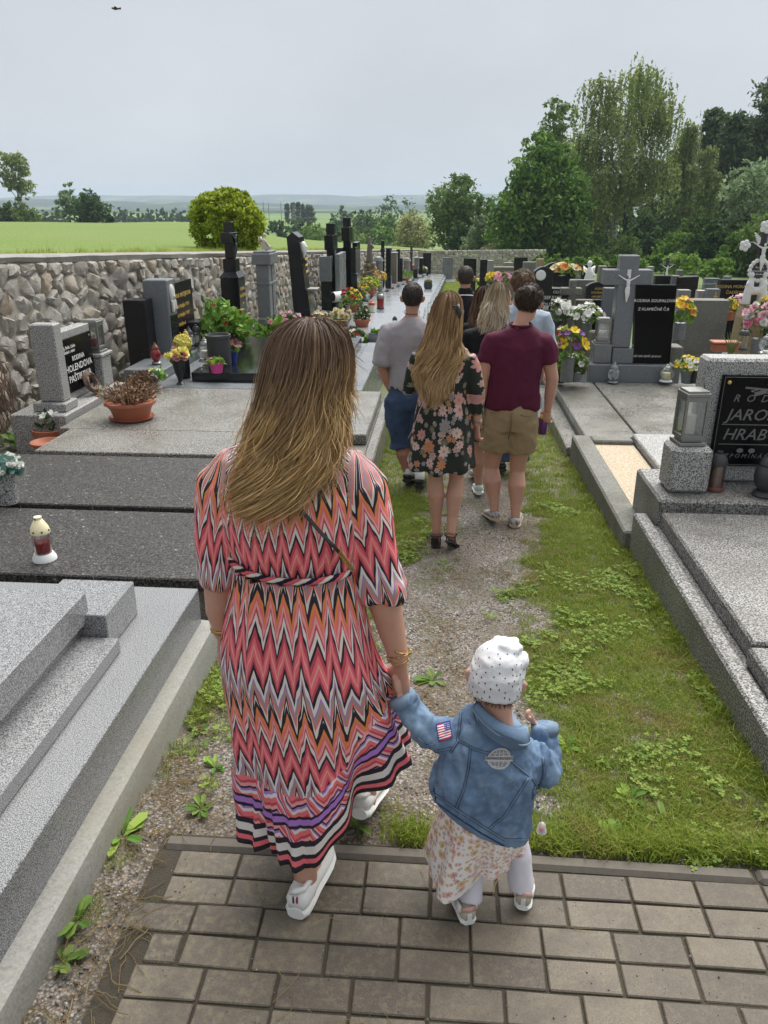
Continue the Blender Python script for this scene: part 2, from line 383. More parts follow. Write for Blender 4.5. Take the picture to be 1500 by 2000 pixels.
def ground_mat():
 t = NT('gravel and trodden soil'); p = t.pos()
 cell = t.vor(p, 105, out='Color'); dist = t.vor(p, 105)
 sep = t.n('SeparateColor', {0: cell}).outputs[0]
 peb = t.ramp(sep, [(0.0, (0.06, 0.052, 0.043)), (0.35, (0.16, 0.145, 0.125)), (0.62, (0.30, 0.285, 0.26)), (0.85, (0.25, 0.175, 0.13)), (1.0, (0.44, 0.42, 0.40))])
 peb = t.mix(t.ramp(dist, [(0.35, 0.0), (0.75, 0.75)]), peb, (0.04, 0.033, 0.024))
 soil = t.mix(t.noise(p, 45, 5, 0.7), (0.05, 0.036, 0.022), (0.15, 0.115, 0.07))
 k = t.ramp(t.noise(p, 3.2, 4, 0.6), [(0.42, 0.0), (0.58, 1.0)])
 col = t.mix(t.math('MULTIPLY', k, 0.5), peb, soil)
 moss = t.ramp(t.noise(p, 5.0, 3), [(0.55, 0.0), (0.7, 0.5)])
 col = t.mix(moss, col, (0.06, 0.075, 0.022))
 far = t.n('MapRange', {'Value': t.n('SeparateXYZ', {0: p}).outputs[1], 'From Min': 7.0, 'From Max': 15.0}).outputs[0]
 col = t.mix(far, col, t.mix(t.noise(p, 6, 4), (0.06, 0.10, 0.018), (0.11, 0.165, 0.03)))
 return t.bsdf(col, 0.85, t.bump(dist, 0.7, 0.006))
def field_mat():
 t = NT('young grain field'); p = t.pos()
 n = t.noise(t.vmath('MULTIPLY', p, (1, 1, 1)), 1.3, 6, 0.7); big = t.noise(p, 0.10, 4, 0.6)
 col = t.mix(n, (0.115, 0.18, 0.037), (0.175, 0.245, 0.062))
 col = t.mix(t.ramp(big, [(0.4, 0.0), (0.65, 0.55)]), col, (0.185, 0.225, 0.08))
 fl = t.noise(p, 6, 2); col = t.mix(t.ramp(fl, [(0.62, 0.0), (0.72, 0.4)]), col, (0.32, 0.33, 0.16))
 return t.bsdf(col, 0.9, t.bump(t.noise(p, 9, 4), 1.0, 0.08), spec=0.15)
def country_mat():
 t = NT('far fields'); p = t.pos()
 c = t.n('SeparateColor', {0: t.vor(t.vmath('MULTIPLY', p, (1, 0.45, 0)), 0.0042, out='Color')}).outputs[0]
 col = t.ramp(c, [(0.0, (0.13, 0.21, 0.05)), (0.4, (0.16, 0.25, 0.06)), (0.6, (0.22, 0.27, 0.10)), (0.8, (0.10, 0.17, 0.045)), (1.0, (0.30, 0.24, 0.15))], 'CONSTANT')
 col = t.mix(t.noise(p, 0.05, 4), col, (0.14, 0.2, 0.06))
 return t.bsdf(col, 0.95, spec=0.1)
def hill_mat():
 t = NT('wooded hills'); p = t.pos(); n = t.noise(p, 0.006, 5, 0.65)
 col = t.ramp(n, [(0.40, (0.018, 0.035, 0.016)), (0.55, (0.03, 0.055, 0.022)), (0.60, (0.11, 0.16, 0.05)), (0.75, (0.16, 0.2, 0.09))])
 return t.bsdf(col, 0.95, spec=0.05)
M['ground'], M['field'] = ground_mat(), field_mat()
def sheet(name, xs, ys, zf, mat, smooth=True):
 X, Y = np.meshgrid(xs, ys); Z = np.vectorize(zf)(X, Y)
 V = np.stack([X, Y, Z], -1).reshape(-1, 3); nx = len(xs)
 F = [[j * nx + i, j * nx + i + 1, (j + 1) * nx + i + 1, (j + 1) * nx + i] for j in range(len(ys) - 1) for i in range(nx - 1)]
 o = mesh_obj(name, V, F, mat, smooth=smooth); o['kind'] = 'structure'; return o
def ground_z(x, y):
 z = gz(y)
 if -0.955 < x < 3.2 and y < 2.03: z -= 0.016
 elif y < 9 and -1.25 < x < 1.35: z += 0.010 * fbm(x, y, 3.0, 2)
 if y > 98: z = -8.2
 return z
xs = list(np.linspace(-12, -1.4, 14)) + list(np.arange(-1.25, 1.4, 0.05)) + list(np.linspace(1.45, 3.2, 10)) + list(np.linspace(3.25, 80, 24))
ys = list(np.linspace(-6, 0.5, 8)) + list(np.arange(0.6, 9.0, 0.07)) + list(np.linspace(9.2, 99, 40)) + [100.0]
sheet('ground', xs, ys, ground_z, M['ground'])
sheet('countryside', [-6000, -2500, -1000, -400, -100, 0, 100, 400, 1000, 2500, 6000], [-200, 0, 60, 100, 200, 400, 800, 1500, 3000, 6000],
  lambda x, y: -8.5 - (3.0 if y < 60 else 0), country_mat())
WT = lambda y: 1.57 - 0.0492 * (y - 7.9)          # top of the cemetery wall
CORNER = (wallx(54.0), 54.0); FAR_END = at(1000, 512, 60)
rows = []
for yn, px, py, dist in [(-6, -1500, 437, 150), (2, -900, 434, 145), (5, -500, 433, 140), (7, -120, 432, 136), (9, 60, 433, 130), (12, 210, 435, 128), (16, 330, 433, 150), (20, 400, 434, 150),
       (25, 480, 452, 128), (32, 560, 465, 118), (40, 660, 473, 108), (48, 740, 479, 100), (54, 840, 486, 92)]:
 rows.append((np.array([wallx(yn) - 0.42, yn, WT(yn) - 0.06]), at(px, py, dist)))
for k, (px, py, dist) in enumerate([(900, 492, 88), (960, 496, 84), (1010, 501, 80)]):
 f_ = (k + 1) / 3; n_ = np.array([*CORNER, WT(54)]) * (1 - f_) + FAR_END * f_; n_[1] += 0.4
 rows.append((n_, at(px, py, dist)))
NS = 26; V = []
for a, b in rows:
 for i in range(NS):
  s_ = (i / (NS - 1)) ** 1.7; q = a * (1 - s_) + b * s_; V.append(q)
 V.append(b + np.array([0.06 * b[0], 14.0, -8.0]))
NS += 1
F = [[j * NS + i, (j + 1) * NS + i, (j + 1) * NS + i + 1, j * NS + i + 1] for j in range(len(rows) - 1) for i in range(NS - 1)]
fo = mesh_obj('field', V, F, M['field'], smooth=True); fo['kind'] = 'structure'
FIELD = BVHTree.FromPolygons([tuple(v) for v in V], F)
def fieldz(x, y):
 h = FIELD.ray_cast(Vector((x, y, 60)), Vector((0, 0, -1)))[0]
 return h.z if h is not None else gz(y)
hm = hill_mat()
def hill(dist, toppx, amp, seed, x0=-6000, x1=6000, depth=700, zb=-9.0):
 n = 90; V = []
 for i in range(n + 1):
  x = x0 + (x1 - x0) * i / n; a = math.atan2(x, dist); pxl = 750 + FPX * math.tan(a + YAW) / math.cos(PITCH)
  top = CAM_H + dist * math.tan(math.atan((1000 - toppx) / FPX) - PITCH)
  h = top + amp * (mnoise.fractal(Vector((x * 0.0011, seed * 3.1, 0)), 0.7, 2.0, 4)) + amp * 0.12 * rng.uniform(-1, 1)
  for k, (dy, f_) in enumerate([(-depth, 0.0), (-depth * .45, 0.45), (-depth * .1, 0.93), (0, 1.0), (depth * .5, 0.7), (depth, 0)]):
   V.append((x, dist + dy, zb + (h - zb) * f_))
 F = [[i * 6 + k, (i + 1) * 6 + k, (i + 1) * 6 + k + 1, i * 6 + k + 1] for i in range(n) for k in range(5)]
 o = mesh_obj('hill', V, F, hm, smooth=True); o['kind'] = 'structure'
hill(1250, 412, 3.0, 1, depth=260); hill(2100, 397, 12.0, 2, depth=500); hill(3700, 382, 20.0, 5, depth=800)
hz = MB(); hz.bx(-6300, 6300, -210, 6300, -13.5, 62, bev=0.001)
hm_ = NT('damp air'); pv = hm_.n('VolumePrincipled', {'Color': (0.74, 0.87, 1.0), 'Density': 0.00030, 'Anisotropy': 0.0})
hm_.t.links.new(pv.outputs[0], hm_.out.inputs['Volume'])
tag(hz.build('haze', hm_.m), kind='stuff')
# --- brick paving
def paver_mat():
 t = NT('concrete paver'); p = t.pos(); r = t.rnd()
 base = t.ramp(r, [(0, (0.072, 0.056, 0.041)), (0.5, (0.112, 0.09, 0.066)), (1, (0.155, 0.127, 0.092))])
 sp = t.noise(p, 210, 2, 0.7)
 col = t.mix(t.ramp(sp, [(0.36, 0.55), (0.5, 0.0)]), base, (0.06, 0.05, 0.04))
 col = t.mix(t.ramp(sp, [(0.60, 0.0), (0.70, 0.5)]), col, (0.25, 0.22, 0.18))
 li = t.noise(p, 42, 4, 0.65); x = t.n('SeparateXYZ', {0: p}).outputs[0]
 lk = t.n('MapRange', {'Value': t.math('ADD', x, t.math('MULTIPLY', t.noise(p, 2.5, 2), 0.9)), 'From Min': -0.5, 'From Max': 0.75, 'To Min': 1.0, 'To Max': 0.3}).outputs[0]
 col = t.mix(t.math('MULTIPLY', lk, t.ramp(li, [(0.47, 0.0), (0.64, 0.7)])), col, (0.21, 0.18, 0.105))
 dk = t.noise(p, 6, 4, 0.6); col = t.mix(t.ramp(dk, [(0.45, 0.0), (0.7, 0.65)]), col, (0.06, 0.047, 0.036))
 return t.bsdf(col, 0.62, t.bump(t.noise(p, 260, 3, 0.7), 0.5, 0.003))
M['paver'] = paver_mat()
pv_root = MB(); pv_root.bx(-0.925, 3.15, -1.0, 2.03, -0.05, -0.0065, bev=0.001)
def sand_mat():
 t = NT('dirt in the joints'); p = t.pos()
 c = t.mix(t.noise(p, 160, 4, 0.7), (0.022, 0.018, 0.013), (0.085, 0.07, 0.05))
 c = t.mix(t.ramp(t.noise(p, 12, 3), [(0.55, 0), (0.7, 0.6)]), c, (0.05, 0.058, 0.02)); return t.bsdf(c, 0.95, t.bump(t.noise(p, 220, 3), 0.8, 0.006))
paving = pv_root.build('paving', sand_mat()); paving['kind'] = 'structure'
PL, PD = 0.2135, 0.1058
pm = [MB().box((0, 0, -0.02), (PL - 0.0085 + d, PD - 0.0078, 0.045), bev=0.0035).mesh('paver') for d in (0, -0.002, 0.001)]
ph = [MB().box((0, 0, -0.02), (PL * 0.5 - 0.011, PD - 0.0105, 0.045), bev=0.005).mesh('paver_half')]
for m_ in pm + ph: m_.materials.append(M['paver'])
def paver(me, x, y):
 o = bpy.data.objects.new('paver', me); COL.objects.link(o); o.parent = paving
 o.location = (x, y, rng.uniform(-0.004, 0.003)); o.rotation_euler = (rng.uniform(-.014, .014), rng.uniform(-.01, .01), rng.uniform(-.013, .013))
for r_ in range(12):
 y = 1.955 - PD * (r_ + 0.5); off = (0.115 if (r_ // 2) % 2 == 0 else 0.115 - PL * 0.42)
 x = off - PL * 6; xe = -0.925 + rng.uniform(-.03, .012)
 while x < 2.75:
  if x - PL / 2 > xe - 0.01: paver(rng.choice(pm), x + PL / 2 - PL / 2, y)
  elif x > xe: paver(ph[0], x + PL / 4 - 0.004, y)
  x += PL
for k in range(4):
 o = MB().box((0, 0, -0.075), (0.985, 0.062, 0.17), bev=0.014).build('kerb_stone', plain('kerb concrete', (0.105, 0.09, 0.072), 0.75, 0.3, 40), paving, local=True)
 o.location = (-0.42 + k * 0.995, 1.99, -0.001 + 0.002 * (k % 2)); o.rotation_euler = (0.0, 0.002 * k, 0.006 * (-1) ** k)
# --- rubble wall
def stone_mat():
 t = NT('rubble stone'); p = t.pos(); r = t.math('FRACT', t.math('ADD', t.rnd(), t.rpi()))
 base = t.ramp(r, [(0.0, (0.19, 0.175, 0.155)), (0.2, (0.36, 0.345, 0.32)), (0.42, (0.46, 0.435, 0.395)), (0.58, (0.26, 0.23, 0.195)), (0.72, (0.46, 0.385, 0.265)), (0.84, (0.42, 0.405, 0.375)), (0.94, (0.36, 0.235, 0.12)), (1.0, (0.17, 0.14, 0.11))])
 n = t.noise(p, 11, 6, 0.7, 0.4); n2 = t.noise(p, 60, 4, 0.7)
 col = t.mix(t.ramp(n, [(0.38, 0.7), (0.48, 0.0)]), base, (0.06, 0.05, 0.042))
 col = t.mix(t.ramp(n, [(0.54, 0.0), (0.68, 0.6)]), col, (0.50, 0.49, 0.47))
 col = t.mix(t.ramp(n2, [(0.38, 0.5), (0.5, 0.0)]), col, (0.05, 0.045, 0.04))
 d = t.noise(t.vmath('MULTIPLY', p, (1, 1, 0.35)), 1.1, 4, 0.6)
 col = t.mix(t.ramp(d, [(0.60, 0.0), (0.70, 0.65)]), col, (0.04, 0.034, 0.028))
 return t.bsdf(t.mix(.36, col, (.60, .55, .48)), 0.82, t.bump(t.math('ADD', n, t.math('MULTIPLY', n2, 0.4)), 0.9, 0.03), spec=0.35)
def mortar_mat():
 t = NT('lime mortar'); p = t.pos(); n = t.noise(p, 28, 5, 0.7)
 col = t.mix(n, (0.32, 0.285, 0.24), (0.50, 0.455, 0.40)); col = t.mix(t.ramp(t.noise(p, 2.0, 4), [(0.5, 0), (0.7, 0.7)]), col, (0.09, 0.08, 0.065))
 return t.bsdf(col, 0.95, t.bump(n, 0.8, 0.02))
M['stone'], M['mortar'] = stone_mat(), mortar_mat()
M['coping'] = granite('weathered coping concrete', (0.20, 0.185, 0.165), (0.33, 0.315, 0.29), 60, 0.5, 0.85, 0.5, (0.12, 0.105, 0.085), 0.1, 0.2)
def clip(poly, nx, ny, c):
 out = []; n = len(poly)
 for i in range(n):
  a, b = poly[i], poly[(i + 1) % n]; da, db = a[0] * nx + a[1] * ny - c, b[0] * nx + b[1] * ny - c
  if da <= 0: out.append(a)
  if da * db < 0: f_ = da / (da - db); out.append((a[0] + f_ * (b[0] - a[0]), a[1] + f_ * (b[1] - a[1])))
 return out
def stones(length, height, sx, sy, rg):
 pts = []; h = sy * 0.45; k = 0
 while h < height:
  s_ = rg.uniform(0, sx)
  while s_ < length:
   pts.append((s_ + rg.uniform(-.2, .2) * sx, h + rg.uniform(-.27, .27) * sy)); s_ += sx * rg.uniform(0.62, 1.45)
  h += sy * rg.uniform(0.85, 1.1)
 out = []; P = np.array(pts)
 for i, (a, b) in enumerate(pts):
  poly = [(max(0, a - 1), max(0.0, b - 1)), (min(length, a + 1), max(0.0, b - 1)), (min(length, a + 1), min(height, b + 1)), (max(0, a - 1), min(height, b + 1))]
  d = np.hypot(P[:, 0] - a, P[:, 1] - b)
  for j in np.argsort(d)[1:16]:
   nx, ny = P[j] - P[i]; m = (P[j] + P[i]) / 2; poly = clip(poly, nx, ny, m[0] * nx + m[1] * ny)
   if len(poly) < 3: break
  if len(poly) < 3: continue
  g = rg.uniform(0.003, 0.012) * (sy / 0.22); q = []
  cx = sum(p[0] for p in poly) / len(poly); cy = sum(p[1] for p in poly) / len(poly)
  n = len(poly)                                     # round the corners once
  for k in range(n):
   p0, p1 = poly[k], poly[(k + 1) % n]
   for f_ in (0.15, 0.85): q.append((p0[0] + f_ * (p1[0] - p0[0]), p0[1] + f_ * (p1[1] - p0[1])))
  r = []
  for (x, y) in q:
   L_ = math.hypot(x - cx, y - cy) or 1e-6; f_ = max(0.3, (L_ - g * 1.3) / L_); r.append((cx + (x - cx) * f_, cy + (y - cy) * f_))
  keep = [p for k, p in enumerate(r) if math.hypot(p[0] - r[k - 1][0], p[1] - r[k - 1][1]) > 0.018]
  if len(keep) >= 4: out.append((cx, cy, keep))
 return out
def stone_geo(cx, cy, poly, frame, rg, bulge=1.0):
 V = []; n = len(poly); tilt = (rg.uniform(-.28, .28), rg.uniform(-.22, .32)); h0 = rg.uniform(0.026, 0.058) * bulge
 for k, (f_, d) in enumerate([(1.0, -0.03), (0.95, 0.35), (0.72, 0.9)]):
  for (x, y) in poly:
   dx, dy = (x - cx) * f_, (y - cy) * f_
   dd = d * h0 + (dx * tilt[0] + dy * tilt[1] if k else 0) + (rg.uniform(-.014, .014) if k else 0)
   V.append(frame(cx + dx, cy + dy, dd if k else -0.03))
 V.append(frame(cx, cy, h0 * rg.uniform(0.8, 1.15)))
 F = [[k * n + j, k * n + (j + 1) % n, (k + 1) * n + (j + 1) % n, (k + 1) * n + j] for k in range(2) for j in range(n)]
 F += [[2 * n + j, 2 * n + (j + 1) % n, 3 * n] for j in range(n)]
 return V, F
def rubble_wall(label, p0, p1, z0f, z1f, sx, sy, nsingle, rg, side=1, thick=0.4, singles_from=0.0):
 """p0->p1 on the ground; stones on the side 90 deg clockwise of the direction (times side)"""
 d = np.array(p1[:2]) - np.array(p0[:2]); Ln = np.linalg.norm(d); d /= Ln; nrm = np.array([d[1], -d[0]]) * side
 W = thing('stone_wall', label, 'wall', (p0[0], p0[1], z0f(0)))
 core = MB(); n = max(2, int(Ln / 0.5)); cop = MB(); R1 = []; R2 = []
 for i in range(n + 1):
  s_ = Ln * i / n; b = np.array(p0[:2]) + d * s_; zb, zt = z0f(s_) - 0.3, z1f(s_)
  f_ = lambda o, z: (b[0] + nrm[0] * o, b[1] + nrm[1] * o, z)
  R1.append([f_(-0.004, zb), f_(-0.004, zt - 0.05), f_(-thick, zt - 0.05), f_(-thick, zb)])
  j = lambda a: rg.uniform(-a, a)
  R2.append([f_(0.02 + j(.014), zt - 0.075 + j(.02)), f_(0.035 + j(.012), zt - 0.02 + j(.008)), f_(0.0 + j(.01), zt + j(.008)), f_(-thick, zt + 0.01), f_(-thick - 0.02, zt - 0.07)])
 core.rings(R1); core.build('core', M['mortar'], W); cop.rings(R2); cop.build('coping', M['coping'], W, smooth=40)
 H_ = z1f(0) - z0f(0) - 0.07; base = MB(); count = 0
 st = stones(Ln, H_, sx, sy, rg)
 order = sorted(st, key=lambda q: abs(q[0] - singles_from))
 for (cx, cy, poly) in order:
  def frame(a, b, o): return (p0[0] + d[0] * a + nrm[0] * o, p0[1] + d[1] * a + nrm[1] * o, z0f(a) + b)
  Vs, Fs = stone_geo(cx, cy, poly, frame, rg)
  if count < nsingle: MB().add(Vs, Fs).build('stone', M['stone'], W, smooth=38); count += 1
  else: base.add(Vs, Fs)
 if base.nv:
  o = base.build('stonework', M['stone'], W, smooth=38); o['kind'] = 'stuff'
 return W
rgw = random.Random(21)
y_a = 4.6; p0 = (wallx(y_a), y_a); p1 = CORNER; cosw = math.hypot(0.058, 1)
rubble_wall('long rubble stone wall along the left row of graves, topped with rough concrete', p0, p1, lambda s: gz(y_a + s / cosw) - 0.02, lambda s: WT(y_a + s / cosw), 0.285, 0.20, 299, rgw, singles_from=6.0)
fw1 = (FAR_END[0] + 2.5, FAR_END[1] + .6)
zc, ze = WT(54), FAR_END[2]; Lf = math.hypot(FAR_END[0] - CORNER[0], FAR_END[1] - CORNER[1])
rubble_wall('low rubble wall closing the far end of the cemetery below the meadow', CORNER, fw1, lambda s: gz(54) - 0.3 - 0.02 * s, lambda s: zc + (ze - zc) * min(s, Lf) / Lf - .02 * max(0, s - Lf), 0.38, 0.24, 0, rgw)
# --- trees
def leaf_quads(C, size, nr, elong=1.6, droop=0.0, flat=0.0):
 """C (n,3) centres -> one bent leaf spray each, two triangles"""
 n = len(C); a = nr.normal(size=(n, 3)); a[:, 2] = a[:, 2] * (1 - flat) - droop; a /= np.linalg.norm(a, axis=1)[:, None] + 1e-9
 b = nr.normal(size=(n, 3)); b[:, 2] *= (1 - flat); b -= a * np.sum(a * b, 1)[:, None]; b /= np.linalg.norm(b, axis=1)[:, None] + 1e-9
 s = size * nr.uniform(0.55, 1.35, n)[:, None]; L_ = a * s * elong / 2; W_ = b * s / 2
 V = np.stack([C - L_, C + W_ * nr.uniform(.6, 1.1, n)[:, None], C + L_, C - W_ * nr.uniform(.6, 1.1, n)[:, None]], 1).reshape(-1, 3)
 return V, np.arange(n * 4).reshape(n, 4)
def shell_points(lobes, n, nr, clump=0.09, per=14, inner=0.45):
 vol = np.array([l[3] * l[4] + l[4] * l[5] + l[3] * l[5] for l in lobes]); vol = vol / vol.sum()
 nc = max(1, n // per); pick = nr.choice(len(lobes), nc, p=vol); Lb = np.array(lobes)[pick]
 d = nr.normal(size=(nc, 3)); d /= np.linalg.norm(d, axis=1)[:, None]
 rad = inner + (1.06 - inner) * nr.uniform(0, 1, nc) ** 0.45
 cc = Lb[:, :3] + d * Lb[:, 3:6] * rad[:, None]
 sz = clump * Lb[:, 3:6].mean(1)
 P = np.repeat(cc, per, 0) + nr.normal(size=(nc * per, 3)) * np.repeat(sz, per)[:, None] * np.array([1, 1, 0.7])
 return P
def rand_lobes(h, wd, nr, n, z0=0.18, shape='round', base=0.0):
 L_ = []
 for i in range(n):
  f_ = (i + 0.5) / n; z = h * (z0 + (1 - z0) * f_ * 0.9)
  t_ = (z / h - z0) / (1 - z0)
  prof = {'round': math.sin(math.pi * min(1, 0.18 + 0.80 * t_)) ** 0.6, 'cone': 1.08 - 0.95 * t_, 'tall': math.sin(math.pi * min(1, .25 + .68 * t_)) ** .8, 'bush': math.sqrt(max(0.05, 1 - t_ ** 2))}[shape]
  r = wd / 2 * prof; a = nr.uniform(0, 2 * math.pi); o = r * nr.uniform(0.25, 0.6); s_ = max(r * nr.uniform(0.45, 0.75), wd * 0.1)
  L_.append((o * math.cos(a), o * math.sin(a), z, s_, s_, s_ * nr.uniform(0.7, 1.0)))
 return L_
_tid = [0]
def add_trunk(T, base, h, r, mat, nr, lobes=None, nl=5, lean=0.03, top=0.8, split=0.3):
 mb = MB(); pts = [];
 for i in range(7):
  f_ = i / 6; pts.append(base + np.array([lean * h * f_ * math.sin(2 * f_ + nr.uniform(0, .3)), lean * h * f_ * .6, h * top * f_ - (0.2 if i == 0 else 0)]))
 mb.tube(pts, [r * (1.25 if i == 0 else 1 - 0.8 * i / 6) for i in range(7)], 8)
 for k in range(nl):
  f_ = nr.uniform(split, 0.75); p = pts[0] * (1 - f_) + pts[-1] * f_
  if lobes: l = lobes[int(nr.integers(len(lobes)))]; e = base + np.array(l[:3])
  else: a = nr.uniform(0, 6.28); e = p + np.array([math.cos(a), math.sin(a), 0.9]) * h * 0.2
  if e[2] < p[2]: e[2] = p[2] + 0.1 * h
  m_ = (p + e) / 2 + np.array([0, 0, -0.03 * h]); mb.tube([p, m_, e], [r * .45, r * .3, r * .1], 6)
 return mb.build('trunk', mat, T, smooth=True)
def tree(name, label, base, h, wd, mat, n, size, shape='round', z0=0.15, nl=14, seed=None, cat='tree', group=None, trunk=True, bark=None, per=14, clump=0.16, inner=0.5, lobes=None, depth=1.0, droop=0.0, elong=1.6):
 _tid[0] += 1; nr = np.random.default_rng(seed or (100 + _tid[0])); base = np.array(base, float)
 T = thing(name, label, cat, base, 0, group)
 lb = lobes or rand_lobes(h, wd, nr, nl, z0, shape)
 P = shell_points(lb, n, nr, clump, per, inner) * np.array([1, depth, 1])
 P = P[P[:, 2] > 0.02 * h]
 Vq, Fq = leaf_quads(P + base, size, nr, elong, droop)
 if trunk: add_trunk(T, base, h, max(0.03, h * 0.018), bark or M['wood'], nr, lb)
 mesh_obj('crown' if cat == 'tree' else 'foliage', Vq, Fq, mat, T)
 return T
def birch(label, base, h, wd, n, seed, prof=None, limbs=7, size=0.2, group=None, strand=3.0, trunkr=0.2):
 """weeping crown: strands of small leaves hanging from arched limbs"""
 nr = np.random.default_rng(seed); base = np.array(base, float); T = thing('birch_tree', label, 'tree', base, 0, group)
 mb = MB(); ends = []
 tp = [base + np.array([0.02 * h * math.sin(f_ * 3), 0, h * .97 * f_ - (0.3 if f_ == 0 else 0)]) for f_ in np.linspace(0, 1, 9)]
 mb.tube(tp, [trunkr * (1 - .9 * f_) + 0.015 for f_ in np.linspace(0, 1, 9)], 7)
 for k in range(limbs):
  f_ = 0.10 + 0.82 * (k + nr.uniform(0, .8)) / limbs; p = np.array(tp[0]) * (1 - f_) + np.array(tp[-1]) * f_
  a = nr.uniform(0, 2 * math.pi) if k % 2 else (nr.choice([0, math.pi]) + nr.uniform(-.5, .5))
  wz = np.interp(f_, *(prof or ([0, .3, .6, .8, 1], [.7, 1, .9, .75, .25]))) * wd / 2 * nr.uniform(.6, 1.0)
  up = (0.35 + 0.35 * nr.uniform()) * (h * (1 - f_) * .55 + 1.0)
  d = np.array([math.cos(a), math.sin(a), 0]); pts = [p, p + d * wz * .4 + np.array([0, 0, up * .7]), p + d * wz * .8 + np.array([0, 0, up]), p + d * wz * 1.02 + np.array([0, 0, up * .85])]
  mb.tube(pts, [trunkr * .5 * (1 - f_ * .6), trunkr * .3, trunkr * .14, 0.012], 5)
  for q in np.linspace(0.25, 1, 9):
   i = min(2, int(q * 3)); g = q * 3 - i; ends.append(pts[i] * (1 - g) + pts[i + 1] * g)
 mb.build('trunk', M['birch_bark'], T, smooth=True)
 E = np.array(ends); per = 16; ns = n // per; src = E[nr.integers(0, len(E), ns)] + nr.normal(size=(ns, 3)) * np.array([wd * .055, wd * .055, wd * .045])
 Ls = strand * nr.uniform(0.35, 1.15, ns) * np.clip((src[:, 2] - base[2]) / h * 1.5, 0.2, 1); t_ = np.tile(np.linspace(0, 1, per), (ns, 1)) + nr.uniform(-.04, .04, (ns, per))
 sw = nr.normal(size=(ns, 2)) * 0.12
 P = np.stack([src[:, None, 0] + sw[:, None, 0] * t_ * 2, src[:, None, 1] + sw[:, None, 1] * t_ * 2, src[:, None, 2] - Ls[:, None] * t_ ** 1.3], -1).reshape(-1, 3) + nr.normal(size=(ns * per, 3)) * .05
 P = P[P[:, 2] > base[2] + 0.04 * h]
 Vq, Fq = leaf_quads(P, size, nr, 1.9, 1.2); mesh_obj('crown', Vq, Fq, M['leaf_birch'], T)
 return T
def pine(label, base, h, wd, n, seed, bare=0.25, group=None, size=0.28, cone=0.75, name='pine_tree'):
 nr = np.random.default_rng(seed); base = np.array(base, float); T = thing(name, label, 'tree', base, 0, group); mb = MB()
 mb.tube([base + np.array([0, 0, -.3]), base + np.array([.1, 0, h * .5]), base + np.array([0, 0, h])], [h * .016, h * .011, .03], 7); C = []
 nb = 34
 for k in range(nb):
  f_ = bare + (1 - bare) * (k / nb) ** 0.9; z = h * f_; r = wd / 2 * (1 - cone * (f_ - bare) / (1 - bare)) * nr.uniform(.55, 1.05) * (0.6 if f_ < bare + .08 else 1); a = nr.uniform(0, 6.28)
  p = base + np.array([0, 0, z]); e = p + np.array([math.cos(a) * r, math.sin(a) * r, r * nr.uniform(-.12, .35)])
  mb.tube([p, (p + e) / 2 + np.array([0, 0, .05 * r]), e], [h * .004, h * .003, .01], 4)
  for q in np.linspace(.35, 1, 5): C.append(np.append(p * (1 - q) + e * q, 0.10 * wd * (1.1 - .4 * q)))
 C = np.array(C); m_ = n // len(C); P = np.repeat(C[:, :3], m_, 0) + nr.normal(size=(len(C) * m_, 3)) * np.repeat(C[:, 3], m_)[:, None] * np.array([1, 1, .45])
 mb.build('trunk', M['wood'], T, smooth=True); Vq, Fq = leaf_quads(P, size, nr, 2.2, -0.3); mesh_obj('crown', Vq, Fq, M['leaf_pine'], T); return T
def place(px, top, base_py, dist, wpx):
 """metres: base point, height and width of something seen between two picture heights"""
 p = at(px, base_py, dist); s_ = np.dot(p - _c, _f) / FPX; h = at(px, top, dist)[2] - p[2]
 return p, h, wpx * s_
WOOD = 'trees of the wood beyond the cemetery'
b, h, wd = place(1048, 255, 522, 75, 178)
lob = [(-.22 * wd, 0, .22 * h, .30 * wd, .3 * wd, .20 * h), (.20 * wd, .05 * wd, .22 * h, .30 * wd, .3 * wd, .2 * h), (0, -.1 * wd, .4 * h, .42 * wd, .4 * wd, .24 * h), (-.24 * wd, 0, .45 * h, .24 * wd, .24 * wd, .16 * h), (.26 * wd, 0, .46 * h, .22 * wd, .25 * wd, .15 * h),
  (.05 * wd, 0, .62 * h, .36 * wd, .36 * wd, .18 * h), (-.12 * wd, -.1 * wd, .7 * h, .26 * wd, .26 * wd, .13 * h), (.12 * wd, 0, .78 * h, .22 * wd, .22 * wd, .11 * h), (-.03 * wd, 0, .88 * h, .17 * wd, .17 * wd, .10 * h), (0, 0, .1 * h, .38 * wd, .35 * wd, .12 * h)]
tree('maple_tree', 'broad dark green maple with a dense rounded pointed crown, left of the tall birch', b, h, wd, M['leaf_maple'], 15000, .30, lobes=lob, seed=11, per=18, clump=.15, inner=.72)
b, h, wd = place(1190, 102, 525, 84, 200)
birch('tall weeping birch with white limbs, highest tree of the wood', b, h, wd, 26000, 12, ([0, .2, .5, .75, .9, 1], [.55, .95, 1.0, .95, .9, .5]), 26, .19, strand=4.4, trunkr=.24)
